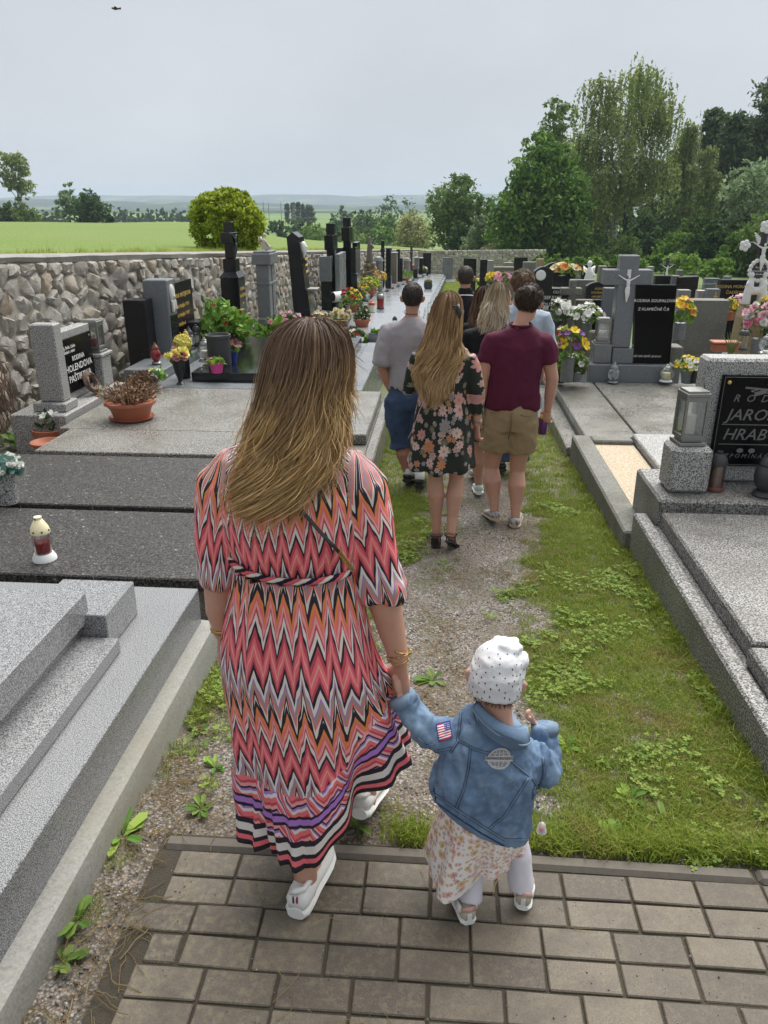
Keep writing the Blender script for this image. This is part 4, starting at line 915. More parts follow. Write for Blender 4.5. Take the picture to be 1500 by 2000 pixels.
mb = MB(); c0 = np.array([-3.715, 7.83, .30]); nr = np.random.default_rng(8)
for k in range(16):
 ph = nr.uniform(0, 6.28); rr = .088 + nr.uniform(-.018, .018); o_ = nr.uniform(-.02, .02, 2)
 mb.tube([c0 + np.array([.04 * math.sin(a) * -1 + o_[0] + .012 * math.sin(3 * a + ph), rr * math.cos(a) * 1.05, (rr + .012 * math.sin(2 * a + ph)) * math.sin(a) + o_[1] * .5]) for a in np.linspace(0, 6.3, 17)], .012, 5)
mb.build('ring', M['brown_wicker'], T); rb = MB(); cb = c0 + np.array([.06, .02, -.09])
for k in range(7): a = k * .9; rb.tube([cb, cb + np.array([.025, .05 * math.cos(a), .05 * math.sin(a)]), cb + np.array([.03, .07 * math.cos(a + .3), .06 * math.sin(a + .3) - .02])], [.006, .014, .008], 4, flat=.15)
rb.build('ribbon', _solidleaf('ribbon', (.6, .68, .5)), T)
flowerpot('flowerpot', 'ribbed terracotta pot with white hellebore flowers by the headstone foot', (-3.80, 6.98, -.25), 'pot', .15, .28, M['terracotta'], (M['leaf_dark'], 30), [('white', 5, .055)], .10, .20, leaf=.06, flute=.02)
T = thing('flowerpot', 'empty shallow terracotta bowl pot in front of the ribbed pot', 'pot', (-3.66, 6.63, -.24)); MB().lathe([(.075, 0), (.075, .03), (.06, .05), (.13, .16), (.145, .165), (.145, .185), (.13, .185), (.1, .15), (.02, .14)], (-3.66, 6.63, -.24 + .06), 24).build('pot', M['terracotta'], T, smooth=35)
MB().lathe([(.09, 0), (.07, .06)], (-3.66, 6.63, -.25), 16).build('foot', M['terracotta'], T, smooth=35)
p = atz(258, 818, .12); T = flowerpot('flowerpot', 'wide terracotta bowl of dry pinkish brown heather on the grey slab', p, 'bowl', .215, .19, M['terracotta'], sx=1.06, saucer=True)
nr = np.random.default_rng(3); tw = MB(); hb = []
for k in range(170):
 a = nr.uniform(0, 6.28); q = math.sqrt(nr.uniform(0, 1)); b0 = p + np.array([math.cos(a) * q * .14, math.sin(a) * q * .14, .17]); e = b0 + np.array([math.cos(a) * q * .17, math.sin(a) * q * .17, nr.uniform(.10, .21) * (1.15 - .45 * q)])
 m_ = (b0 + e) / 2 + np.array([0, 0, .02]); tw.tube([b0, m_, e], [.003, .004, .003], 3)
 for f_ in np.linspace(.35, 1.0, 9): hb.append(b0 * (1 - f_) + e * f_ + nr.normal(size=3) * .007)
tw.build('stem', PET['brown'], T); leaves_obj('heather', T, hb, .017, PET['straw'], 4, 1.8, -.4)
def weed(label, loc, n, r, h, leaf, mat, seed, name='weed_plant', cat='plant', group=None):
 nr = np.random.default_rng(seed); T = thing(name, label, cat, loc, 0, group); mb = MB()
 for k in range(n):
  a = nr.uniform(0, 6.28); l = leaf * nr.uniform(.6, 1.2); o_ = r * nr.uniform(.1, 1); b0 = np.array(loc) + np.array([math.cos(a) * o_ * .3, math.sin(a) * o_ * .3, .002]); e = b0 + np.array([math.cos(a) * (o_ + l), math.sin(a) * (o_ + l), h * nr.uniform(.2, 1)])
  m_ = (b0 + e) / 2 + np.array([0, 0, h * .45]); s_ = np.array([-math.sin(a), math.cos(a), 0]) * l * .28
  q1 = b0 * .35 + m_ * .65; q2 = m_ * .4 + e * .6
  mb.add([b0, q1 - s_ * .8, q1 + s_ * .8, q2 - s_, q2 + s_, e, q1 - np.array([0, 0, .004]), q2 - np.array([0, 0, .005])], [[0, 1, 6], [0, 6, 2], [1, 3, 7, 6], [6, 7, 4, 2], [3, 5, 7], [7, 5, 4]])
 mb.build('leaf', mat, T, recalc=False); return T
for k, (px, py) in enumerate([(55, 862), (72, 850), (38, 875), (78, 838)]): weed(['leafy green weeds by the terracotta bowl', 'dark leafy weeds behind the ribbed terracotta pot', 'low weeds at the foot of the wall in the left', 'trailing weeds against the wall stones'][k], G(px, py), 26, .13, .14, .075, M['leaf_fresh'], 20 + k, group='weeds at the foot of the wall')
T = thing('dry_twigs', 'tangle of dry vine stems hanging on the wall beside the granite pillar', 'twigs', (-4.2, 7.15, -.2)); mb = MB(); nr = np.random.default_rng(5)
for k in range(26):
 b0 = np.array([-4.3 + nr.uniform(-.03, .05), 7.0 + nr.uniform(-.12, .25), .55 + nr.uniform(-.15, .1)]); pts = [b0]
 for i in range(6): pts.append(pts[-1] + np.array([nr.uniform(-.01, .04), nr.uniform(-.06, .06), -.10 + nr.uniform(-.02, .05)]))
 mb.tube(pts, [.006] * 5 + [.003] * 2, 4)
mb.build('stem', M['brown_wicker'], T)
flowerpot('flower_vase', 'speckled granite vase of small white artificial flowers at the left edge', atz(17, 982, .196), 'tall', .075, .20, M['granite_speck'], (_solidleaf('bluish leaf', (.10, .22, .18)), 90), [('white', 42, .026)], .12, .15, leaf=.045, double=True)
lantern('candle lantern with cream cap, white base and red wax on the dark slab', atz(88, 1092, .217), 'cone', .255, .052, 'glass', 'cream_plastic', 'white_plastic', ('red_wax', .19, .42, .72))
T = thing('grave', 'grave with black cover slab, grey pillar with carved head and gilt lettered plaque', 'grave', (-2.3, 10, -.4))
slabbox(T, 'kerb', M['grey_smooth'], -3.35, -.90, 8.52, 8.80, -.45, .10, .008); slabbox(T, 'kerb', M['grey_smooth'], -1.15, -.90, 8.802, 11.8, -.45, .098, .008); slabbox(T, 'kerb', M['grey_smooth'], -3.35, -1.152, 8.802, 11.8, -.45, .085, .006)
slabbox(T, 'cover_slab', M['black_gloss'], -2.98, -1.22, 8.90, 11.6, .088, .20, .008)
slabbox(T, 'plinth', M['grey_smooth'], -3.85, -3.36, 9.0, 11.75, -.45, .20, .01); slabbox(T, 'plinth_step', M['grey_smooth'], -3.36, -3.18, 9.05, 11.75, -.45, .02, .008)
slabbox(T, 'side_stele', M['black_stone'], -4.06, -3.78, 9.72, 10.02, .0, .93, .008)
pl = slabbox(T, 'pillar', M['grey_smooth'], -3.90, -3.58, 10.04, 10.36, .202, 1.15, .012)
m_ = MB(); m_.blob((-3.575, 10.2, .97), (.035, .085, .12), 12, 10); m_.blob((-3.555, 10.2, .93), (.03, .03, .035), 8, 6); m_.box((-3.57, 10.2, .82), (.03, .12, .14), bev=.01); m_.tube([(-3.56, 10.14, .88), (-3.55, 10.14, .74)], .02, 6); m_.tube([(-3.56, 10.26, .88), (-3.55, 10.25, .76)], .02, 6)
V_, F_ = fuse(m_, .008, 2); skin_obj('carved_head', V_, F_, plain('pale carved stone', (.55, .54, .5), .7), pl)
slabbox(pl, 'photo_plate', M['black_gloss'], -3.578, -3.566, 10.07, 10.33, .36, .70, .002)
pq = slabbox(T, 'plaque', M['plaque_black'], -3.80, -3.66, 10.38, 11.32, .30, 1.06, .006)
fr = lambda a, b, d: (-3.6595 + d, a, b)
lettering(pq, [('RODINA MATEJKOVA', .085, 10.82, .86, 'CENTER'), ('František Matějka *1911', .07, 10.44, .72, 'LEFT'), ('Vojtěch Matějka *1939', .07, 10.44, .60, 'LEFT'), ('Anna Matějková', .07, 10.44, .48, 'LEFT'), ('Božena', .07, 10.44, .37, 'LEFT')], fr, M['gold_letter'], shear=.15)
lb = slabbox(T, 'stone_lantern_box', M['black_stone'], -3.60, -3.42, 10.75, 11.12, .22, .52, .01)
cr_ = MB()
for k in range(3): cr_.tube([(-3.417, 10.82 + k * .1, .28), (-3.417, 10.82 + k * .1, .44)], .008, 5); cr_.tube([(-3.417, 10.79 + k * .1, .39), (-3.417, 10.85 + k * .1, .39)], .007, 5)
cr_.build('incised_cross', M['iron'], lb)
lantern('red glass candle lantern with brown cap on the grey plinth', at(306, 710, 9.35), 'round', .26, .065, 'red_glass', 'copper', 'steel')
lantern('dark smoked lantern beside the black stone box', (-3.48, 10.45, .202), 'round', .30, .085, 'glass', 'iron', 'iron', ('candle', .2, .5, .5)); lantern('dark metal lantern with a pointed lid before the gilt plaque', (-3.44, 10.66, .202), 'cyl', .30, .06, 'glass', 'iron', 'iron', ('candle', .2, .5, .5))
lantern('slim white candle with a gold cap by the grey pillar', (-3.44, 10.2, .202), 'cyl', .30, .04, 'candle', 'gold_letter', 'candle')
flowerpot('flower_vase', 'black footed vase with one big yellow chrysanthemum and pink bloom', atz(353, 752, .088), 'vase', .085, .30, M['black_plastic'], (M['leaf_mid'], 60), [('lemon', 3, .075), ('pink', 3, .06)], .09, .14, leaf=.06, double=True)
pm_ = atz(364, 738, .088); T2 = flowerpot('flower_vase', 'plain black vase with a large yellow chrysanthemum ball', pm_, 'tall', .06, .26, M['black_plastic'], (M['leaf_mid'], 50), [], .10, .12, leaf=.06)
fb = MB(); rg = random.Random(4)
for k in range(70):
 d = Vector((rg.gauss(0, 1), rg.gauss(0, 1), rg.gauss(.2, 1))).normalized(); bloom(fb, pm_ + np.array([0, -.02, .42]) + np.array(d) * .085, d, .05, 5, rg, .3)
fb.build('blossom', PET['lemon'], T2, recalc=False)
flowerpot('flowerpot', 'pink pot of reddish green succulents on the black slab', atz(424, 728, .201), 'pot', .085, .12, M['pink_plastic'], (M['leaf_fresh'], 60), [('pink', 4, .025)], .11, .07, leaf=.05)
flowerpot('flowerpot', 'blue glazed pot with a dark maroon flower on the black slab', atz(454, 708, .201), 'pot', .07, .14, M['blue_plastic'], (M['leaf_mid'], 50), [('maroon', 2, .07), ('orange', 4, .03)], .10, .15, leaf=.05)
p = atz(430, 712, .201); T2 = thing('planter', 'dark grey cylindrical planter standing on the black slab', 'planter', p); MB().lathe([(.14, 0), (.145, .02), (.145, .33), (.155, .335), (.155, .37), (.14, .37), (.13, .34), (.02, .33)], p, 26).build('pot', plain('dark grey planter', (.045, .047, .05), .5), T2, smooth=35)
lantern('large clear glass lantern with silver lid beside the grey planter', atz(402, 706, .201), 'round', .30, .095, 'glass', 'steel', 'steel', ('candle', .2, .45, .6))
flowerpot('flower_vase', 'white pot of yellow tulips and lilac flowers against the grey kerb', at(309, 772, 8.42), 'tall', .065, .17, M['white_pot'], (M['leaf_fresh'], 60), [('lemon', 6, .035), ('lilac', 6, .032), ('white', 3, .03)], .12, .16, leaf=.06)
p = at(280, 772, 8.2); T2 = thing('dry_plant', 'dry brown hydrangea heads behind the heather bowl', 'plant', p); leaves_obj('foliage', T2, dome_points(p + np.array([0, 0, .12]), .17, 380, np.random.default_rng(6), .9), .03, PET['brown'], 7)
def bush(label, c, r, n, leaf, mat, seed, blooms=(), name='rose_bush', cat='bush', zs=1.2, group=None):
 nr = np.random.default_rng(seed); c = np.array(c, float); T = thing(name, label, cat, c, 0, group)
 lb = [(nr.uniform(-.5, .5) * r, nr.uniform(-.5, .5) * r, r * zs * nr.uniform(.45, 1.5), r * nr.uniform(.35, .6), r * nr.uniform(.35, .6), r * nr.uniform(.35, .6)) for _ in range(9)]
 P = shell_points(lb, n, nr, .22, 6, .35) + c; leaves_obj('foliage', T, P, leaf, mat, seed)
 st = MB()
 for l in lb: st.tube([c, c + np.array(l[:3]) * np.array([.5, .5, .55]), c + np.array(l[:3])], [.007, .006, .003], 4)
 st.build('stem', M['wood'], T)
 for key, cnt, br in blooms:
  mb = MB(); rg = random.Random(seed)
  for _ in range(cnt): q = P[int(nr.integers(len(P)))]; bloom(mb, q + np.array([.03, -.04, .02]), (.5, -.6, .5), br, 6, rg, .4, True)
  mb.build('blossom', PET[key], T, recalc=False)
 return T
bush('tall rose bush behind the grey planter against the wall', (-3.05, 10.9, .1), .40, 900, .075, M['leaf_fresh'], 31, [('red', 7, .03)], zs=.85)
bush('bush with fresh leaves at the foot of the black cross', (-2.72, 12.1, -.15), .34, 750, .07, M['leaf_fresh'], 32, [('pink', 3, .04)], zs=.9)
Y = 12.9; xf = wallx(Y) + 1.0
def cross_y(T, x0, x1, y, w, z0, z1, zc, aw, ah, mat):
 """upright cross whose face looks along +x"""
 slabbox(T, 'cross_shaft', mat, x0, x1, y - w / 2, y + w / 2, z0, z1, .008)
 slabbox(T, 'cross_arm', mat, x0 - .01, x1 + .01, y - aw / 2, y + aw / 2, zc - ah / 2, zc + ah / 2, .008)
T = thing('grave', 'grave with a tall polished black granite cross on an obelisk base, bush before it', 'grave', (-2.2, Y, gz(Y)))
slabbox(T, 'kerb', M['grey_mid'], -3.2, kerbx(Y), 12.0, 14.05, gz(Y) - .2, gz(Y) + .32, .008); slabbox(T, 'cover_slab', M['grey_smooth'], -2.5, kerbx(Y) - .1, 12.12, 13.9, gz(Y) + .322, gz(Y) + .42, .008)
x0 = -3.62; slabbox(T, 'plinth', M['black_stone'], x0 - .1, x0 + .42, Y - .35, Y + .3, gz(Y), .10, .01); slabbox(T, 'plinth_step', M['grey_smooth'], x0 - .15, x0 + .62, Y - .45, Y + .4, gz(Y), -.12, .01)
MB().bx(x0, x0 + .30, Y - .22, Y + .2, .102, .96, .006).build('obelisk', M['black_gloss'], T)
MB().box((x0 + .15, Y - .01, 1.0), (.33, .45, .09), bev=.004, taper=(.62, .62)).build('obelisk_cap', M['black_stone'], T)
slabbox(T, 'neck', M['black_gloss'], x0 + .04, x0 + .25, Y - .14, Y + .12, 1.047, 1.24, .006)
cross_y(T, x0 + .07, x0 + .21, Y, .16, 1.242, 1.80, 1.56, .5, .16, M['black_gloss']); corpus(T, (x0 + .22, Y, 1.30), .30, M['iron'], (1, 0, 0))
fr = lambda a, b, d: (x0 + .3005 + d, a, b); lettering(T, [('RODINA', .07, Y, .75, 'CENTER'), ('KOLÁŘOVA', .07, Y, .64, 'CENTER'), ('1922', .05, Y, .52, 'CENTER')], fr, M['gold_letter'])
Y = 14.9; x0 = wallx(Y) + .62
T = thing('grave', 'grave with a slender grey pillar monument topped by a small seated angel', 'grave', (-2.2, Y, gz(Y)))
slabbox(T, 'kerb', M['grey_mid'], -3.0, kerbx(Y), 14.1, 16.1, gz(Y) - .2, gz(Y) + .34, .008); slabbox(T, 'cover_slab', M['polished_pale'], -2.5, kerbx(Y) - .08, 14.2, 16.0, gz(Y) + .342, gz(Y) + .43, .008)
slabbox(T, 'plinth', M['grey_mid'], x0 - .15, x0 + .6, Y - .4, Y + .45, gz(Y), -.22, .01)
slabbox(T, 'pillar', M['grey_mid'], x0, x0 + .24, Y - .24, Y - .02, -.218, 1.02, .01); slabbox(T, 'pillar', M['grey_mid'], x0, x0 + .24, Y + .08, Y + .3, -.218, 1.02, .01); slabbox(T, 'back_panel', M['black_stone'], x0 + .02, x0 + .12, Y - .018, Y + .078, -.218, 1.018, .004)
slabbox(T, 'band', M['grey_mid'], x0 - .015, x0 + .255, Y - .255, Y + .315, .66, .70, .006); slabbox(T, 'capital', M['grey_mid'], x0 - .05, x0 + .30, Y - .3, Y + .36, 1.022, 1.22, .012); slabbox(T, 'capital_top', M['grey_mid'], x0 - .03, x0 + .28, Y - .26, Y + .32, 1.222, 1.255, .006)
a_ = np.array([x0 + .12, Y + .03, 1.256]); T2 = thing('angel_statue', 'small pale seated angel on top of the grey pillar monument', 'statue', a_); mb = MB()
mb.tube([a_ + np.array([0, 0, .02]), a_ + np.array([0, .0, .12]), a_ + np.array([.01, -.01, .2])], [.06, .055, .035], 10); mb.blob(a_ + np.array([.02, -.01, .27]), (.035, .035, .042)); mb.tube([a_ + np.array([.02, .02, .04]), a_ + np.array([.09, .08, .06]), a_ + np.array([.06, .17, .03])], [.045, .035, .02], 8); mb.tube([a_ + np.array([.03, -.04, .17]), a_ + np.array([.07, -.02, .1]), a_ + np.array([.08, .05, .08])], [.022, .02, .015], 6)
V_, F_ = fuse(mb, .009, 2); skin_obj('body', V_, F_, plain('pale angel stone', (.48, .42, .35), .75, .25), T2)
for s_ in (-1, 1): MB().tube([a_ + np.array([-.04, s_ * .02, .16]), a_ + np.array([-.07, s_ * .06, .24]), a_ + np.array([-.08, s_ * .07, .12])], [.03, .028, .008], 8, flat=.3).build('wing', plain('pale angel stone', (.48, .42, .35), .75, .25), T2, True)
lantern('small steel lantern mounted low beside the grey pillar monument', (x0 + .1, Y - .36, -.218), 'box', .28, .06, lid='steel', base='steel', wax=('candle', .2, .5, .5))
flowerpot('flowerpot', 'pink hydrangea in a dark pot at the foot of the grey pillar monument', (-2.72, 13.6, gz(13.6) + .43), 'pot', .13, .2, M['iron'], (M['leaf_dark'], 110), [('palepink', 26, .05)], .24, .28, leaf=.07, double=True)
bush('dark green shrub between the black cross and the grey monument', (-2.95, 13.7, -.25), .26, 420, .06, M['leaf_dark'], 33, zs=1.0)
lantern('red lantern with a silver lid near the pink hydrangea', (-2.35, 13.75, gz(13.7) + .43), 'cyl', .26, .06, 'red_glass', 'steel', 'steel')
Y = 17.1; x0 = wallx(Y) + .78
T = thing('grave', 'grave with a tall tapering black stele bearing a white carved head', 'grave', (-1.9, Y, gz(Y)))
slabbox(T, 'kerb', M['grey_mid'], -2.7, kerbx(Y), 16.2, 18.9, gz(Y) - .2, gz(Y) + .32, .008); slabbox(T, 'cover_slab', M['polished_pale'], -2.4, kerbx(Y) - .08, 16.3, 18.8, gz(Y) + .322, gz(Y) + .40, .008); slabbox(T, 'plinth', M['grey_smooth'], x0 - .2, x0 + .62, Y - .55, Y + .8, gz(Y), -.46, .01)
pf = lambda a, b, d: (x0 + a - .06 * (b + .46), d, b)
MB().prism([(0, -.458), (.38, -.458), (.34, .35), (0, .35)], Y - .3, Y + .35, pf).build('stele', M['black_gloss'], T); MB().prism([(0, .352), (.30, .352), (.26, 1.42), (.13, 1.52), (0, 1.42)], Y - .27, Y + .3, pf).build('stele', M['black_gloss'], T); slabbox(T, 'ledge', M['steel'], x0 + .28, x0 + .5, Y - .3, Y + .1, .345, .385, .005)
mb = MB(); hc = np.array([x0 + .21, Y - .12, 1.22]); mb.blob(hc, (.07, .09, .12)); mb.tube([hc + np.array([.02, 0, -.05]), hc + np.array([0, .02, -.22])], [.06, .02], 8); mb.blob(hc + np.array([.07, 0, 0]), (.03, .03, .03)); V_, F_ = fuse(mb, .014, 2); skin_obj('carved_head', V_, F_, M['white_stone'], T)
gl = MB()
for k in range(3): gl.box((x0 + .285 - .05 * (.9 - .12 * k), Y + .0, .98 - .13 * k), (.012, .3, .045), bev=.002)
gl.build('gilt_line', M['gold_letter'], T)
flowerpot('flowerpot', 'big cream white chrysanthemums in front of the black stele', (-2.05, 15.7, gz(15.7) + .43), 'pot', .12, .16, M['terracotta'], (M['leaf_mid'], 60), [('cream', 20, .075)], .2, .2, leaf=.06, double=True)
flowerpot('flowerpot', 'faded brown and cream flowers beside the chrysanthemums', (-2.45, 15.4, gz(15.4) + .43), 'pot', .1, .15, M['iron'], (PET['brown'], 60), [('cream', 12, .05), ('straw', 8, .04)], .16, .22, leaf=.05)
flowerpot('flower_vase', 'glass vase of red roses with green leaves before the black stele', (-2.25, 18.4, gz(18.4) + .40), 'tall', .06, .28, M['steel'], (M['leaf_mid'], 60), [('red', 6, .06), ('maroon', 4, .05)], .16, .42, leaf=.07, double=True)
for (Y, lab, zc, tall) in ((20.6, 'grave with grey stele and black granite cross rising behind it', 1.17, 1.62), (22.9, 'grave with double black steles and the highest black cross of the row', 1.30, 1.72)):
 x0 = wallx(Y) + .62; T = thing('grave', lab, 'grave', (-1.8, Y, gz(Y)))
 slabbox(T, 'kerb', M['grey_mid'], -2.4, kerbx(Y), Y - 1.1, Y + 1.15, gz(Y) - .2, gz(Y) + .32, .008); slabbox(T, 'cover_slab', M['polished_pale'], -2.2, kerbx(Y) - .08, Y - 1.02, Y + 1.05, gz(Y) + .322, gz(Y) + .40, .008); slabbox(T, 'plinth', M['grey_smooth'], x0 - .1, x0 + .75, Y - .8, Y + 1.0, gz(Y), -.45, .01)
 cross_y(T, x0 + .16, x0 + .36, Y - .1, .26, -.448, tall, zc, .85, .36, M['black_stone'])
 if Y < 21:
  slabbox(T, 'side_stele', M['grey_smooth'], x0 + .02, x0 + .32, Y - .62, Y - .25, .25, .85, .008); slabbox(T, 'headstone', M['black_gloss'], x0 + .05, x0 + .3, Y - .62, Y - .25, -.448, .248, .006); slabbox(T, 'headstone', M['grey_mid'], x0 + .40, x0 + .52, Y - .5, Y + .8, -.448, .90, .008)
 else:
  slabbox(T, 'headstone', M['black_gloss'], x0 + .02, x0 + .20, Y - .75, Y - .25, -.2, .95, .008); slabbox(T, 'headstone', M['black_gloss'], x0 + .40, x0 + .55, Y - .6, Y + .05, -.448, .95, .006); slabbox(T, 'headstone', M['black_gloss'], x0 + .38, x0 + .52, Y + .1, Y + .9, -.448, 1.05, .006); slabbox(T, 'low_stele', M['black_gloss'], x0 + .45, x0 + .62, Y - .95, Y - .62, -.448, .28, .006)
 lantern('dark ball lantern on the plinth by the paired steles' if Y < 21 else 'grey metal lantern before the highest black cross', (x0 + .66, Y - .5, -.448), 'round', .34, .1, 'iron', 'iron', 'iron')
row = [(25.4, 'pale', 'short', 'black', 'low black stele with a lantern block'), (27.4, 'pale', 'rock', None, ''), (29.5, 'pale', 'post', 'grey_mid', 'pale rounded post headstone'), (31.0, 'pale', 'cross', 'black_stone', 'slender black cross'), (33.0, 'pale', 'slab', 'black_gloss', 'black stele with a white cap'), (35.0, 'pale', 'slab', 'concrete_brown', 'low brown weathered headstone'),
  (36.6, 'pale', 'pair', 'black_stone', 'pair of thin black steles'), (39.5, 'pale', 'post', 'concrete', 'pale grey post headstone'), (42.0, 'pale', 'cross', 'iron', 'thin iron cross'), (45.0, 'pale', 'slab', 'grey_mid', 'plain grey headstone'), (48.0, 'pale', 'slab', 'black_stone', 'small black headstone nearest the far wall')]
tops = {27.4: 1.05, 29.5: .3, 31.0: .78, 33.0: .40, 35.0: .1, 36.6: .2, 39.5: -.35, 42.0: .1, 25.4: .15, 45.0: -.7, 48: -.9}
for Y, sl, kind, m_, desc in row:
 x0 = wallx(Y) + .62; g = gz(Y); top = tops[Y]; hl = 1.05
 T = thing('grave', ('grave with ' + desc if desc else 'grave with a tall column of piled rough stones carrying a statue') + ' in the left row', 'grave', (-1.5, Y, g))
 slabbox(T, 'kerb', M['grey_mid'], x0 + .3, kerbx(Y), Y - hl, Y + hl, g - .2, g + .32, .008); nsl = 2 if kind in ('cross', 'pair', 'rock') else 1
 for k in range(nsl): slabbox(T, 'cover_slab', M['polished_pale'], x0 + .55, kerbx(Y) - .08, Y - hl + .08 + k * (2 * hl - .1) / nsl, Y - hl + .08 + (k + 1) * (2 * hl - .1) / nsl - .05, g + .322, g + .42, .008)
 slabbox(T, 'plinth', M['grey_mid'], x0 - .05, x0 + .45, Y - .7, Y + .7, g, g + .5, .01); zb = g + .502
 if kind in ('slab', 'short'):
  slabbox(T, 'headstone', M[m_ if m_ in M else 'black_gloss'], x0 + .05, x0 + .25, Y - .45, Y + .3, zb, top, .01)
  if kind == 'short': slabbox(T, 'side_stele', M['black_stone'], x0 + .3, x0 + .45, Y - .6, Y - .3, zb, top - .35, .008)
  else: slabbox(T, 'cap', M['grey_smooth'], x0 + .03, x0 + .27, Y - .48, Y + .33, top + .002, top + .05, .008)
 elif kind == 'post': MB().lathe([(.2, 0), (.17, .05), (.16, top - zb - .2), (.2, top - zb - .15), (.14, top - zb - .03), (.05, top - zb)], (x0 + .2, Y, zb), 10).build('headstone', M[m_], T, smooth=40)
 elif kind == 'cross': cross_y(T, x0 + .1, x0 + .22, Y, .14, zb, top, top - .35, .6, .13, M[m_]); slabbox(T, 'pedestal', M['black_gloss'], x0 + .28, x0 + .5, Y - .3, Y + .1, zb, zb + .45, .01)
 elif kind == 'pair': slabbox(T, 'headstone', M[m_], x0 + .05, x0 + .2, Y - .5, Y - .1, zb, top, .008); slabbox(T, 'headstone', M[m_], x0 + .15, x0 + .3, Y + .0, Y + .4, zb, top - .4, .008)
 elif kind == 'rock':
  mb = MB(); rg = random.Random(9); mb2 = MB()
  for k in range(46):
   z = zb + (k / 46) * 1.05; r_ = .34 - .2 * (k / 46); a = rg.uniform(0, 6.28)
   MB().box((x0 + .2 + math.cos(a) * r_ * .55, Y + math.sin(a) * r_ * .7, z), (rg.uniform(.16, .26), rg.uniform(.16, .26), rg.uniform(.05, .1)), rg.uniform(0, 3), .02, rg.uniform(-.2, .2)).build('rock', M['sandstone'] if k % 3 else M['concrete_old'], T)
  s = np.array([x0 + .2, Y, zb + 1.0]); mb.tube([s, s + np.array([0, 0, .25]), s + np.array([0, 0, top - s[2] - .15])], [.14, .11, .07], 8); mb.blob((s[0], s[1], top - .06), (.06, .06, .08)); mb.tube([(s[0] + .05, s[1] - .1, top - .25), (s[0] + .14, s[1], top - .35)], .04, 6); V_, F_ = fuse(mb, .025, 1); skin_obj('statue', V_, F_, M['concrete_brown'], T)
def on_row(px, py, h=.42): return G(px, py, h)
FP = [('white oval planter of red and white begonias at the front of a pale slab', 688, 672, 'round', .20, .15, 'white_pot', 'leaf_dark', [('red', 14, .05), ('white', 7, .05)], .24, .14), ('terracotta pot of a dark green dwarf conifer with pink bells', 707, 641, 'pot', .16, .18, 'terracotta', 'leaf_dark', [('palepink', 8, .04)], .2, .36),
  ('yellow forsythia in a small terracotta pot, the nearer one', 690, 612, 'pot', .13, .22, 'terracotta', 'leaf_elder', [('yellow', 60, .05)], .30, .5), ('yellow forsythia in a terracotta pot, the further one', 702, 594, 'pot', .17, .24, 'terracotta', 'leaf_elder', [('yellow', 70, .05)], .36, .5),
  ('round yellowish chrysanthemum in a terracotta pot', 722, 578, 'pot', .2, .3, 'terracotta', 'leaf_yellow', [('lemon', 40, .04)], .42, .45), ('orange and yellow bouquet in a glass vase', 741, 572, 'tall', .12, .4, 'steel', 'leaf_mid', [('orange', 10, .09), ('yellow', 12, .09), ('cream', 6, .08)], .36, .5),
  ('pale green and white flowers in a grey vase', 758, 556, 'tall', .12, .35, 'grey_mid', 'leaf_mid', [('lemon', 12, .08), ('white', 8, .08)], .33, .4), ('large pink and cream lilies in a terracotta pot', 771, 552, 'pot', .2, .3, 'terracotta', 'leaf_mid', [('pink', 16, .12), ('cream', 14, .12)], .5, .55),
  ('leafy green plant in a terracotta pot on the pale slabs', 790, 552, 'pot', .22, .22, 'terracotta', 'leaf_fresh', [], .5, .45), ('yellow flowers by the far grey post headstone', 787, 532, 'pot', .2, .3, 'iron', 'leaf_mid', [('yellow', 14, .12), ('orange', 6, .1)], .4, .45),
  ('pink and lilac flowers among the far graves', 802, 536, 'pot', .2, .3, 'iron', 'leaf_mid', [('palepink', 14, .12), ('lilac', 8, .1)], .4, .4), ('red flowers in a vase among the far graves', 808, 540, 'tall', .15, .3, 'iron', 'leaf_mid', [('red', 14, .12)], .28, .4),
  ('white flowers in a wide dark bowl on the far slab', 824, 537, 'bowl', .35, .25, 'iron', 'leaf_mid', [('white', 12, .12)], .4, .35), ('yellow orange chrysanthemums at the far wall', 833, 525, 'bowl', .4, .3, 'terracotta', 'leaf_mid', [('yellow', 20, .14), ('orange', 10, .12)], .6, .4),
  ('second yellow chrysanthemum bowl at the far wall', 848, 527, 'bowl', .35, .25, 'terracotta', 'leaf_mid', [('yellow', 20, .13)], .5, .35), ('white flowers before the far wall', 889, 523, 'pot', .3, .3, 'iron', 'leaf_mid', [('white', 18, .15)], .5, .4), ('small dark pot with orange flowers on the kerb slab', 836, 566, 'round', .17, .3, 'iron', 'leaf_mid', [('orange', 10, .06)], .16, .12),
  ('purple and white pansies at the back of the near pale slab', 638, 676, 'bowl', .2, .12, 'grey_mid', 'leaf_fresh', [('purple', 8, .045), ('white', 12, .045), ('lilac', 5, .04)], .32, .3), ('grey round planter with a few seedlings', 740, 671, 'round', .19, .19, 'grey_smooth', 'leaf_fresh', [('palepink', 3, .03)], .15, .05)]
for k, (lab, px, py, kd, r, h, m_, lf, bl, sp, hg) in enumerate(FP):
 flowerpot('flowerpot', lab, on_row(px, py, .43), kd, r, h, M[m_], (M[lf], 130), [(a_, b_, c_ * .75) for a_, b_, c_ in bl], sp * .78, hg * .8, leaf=max(.05, r * .4), group='flowers on the left row of graves')
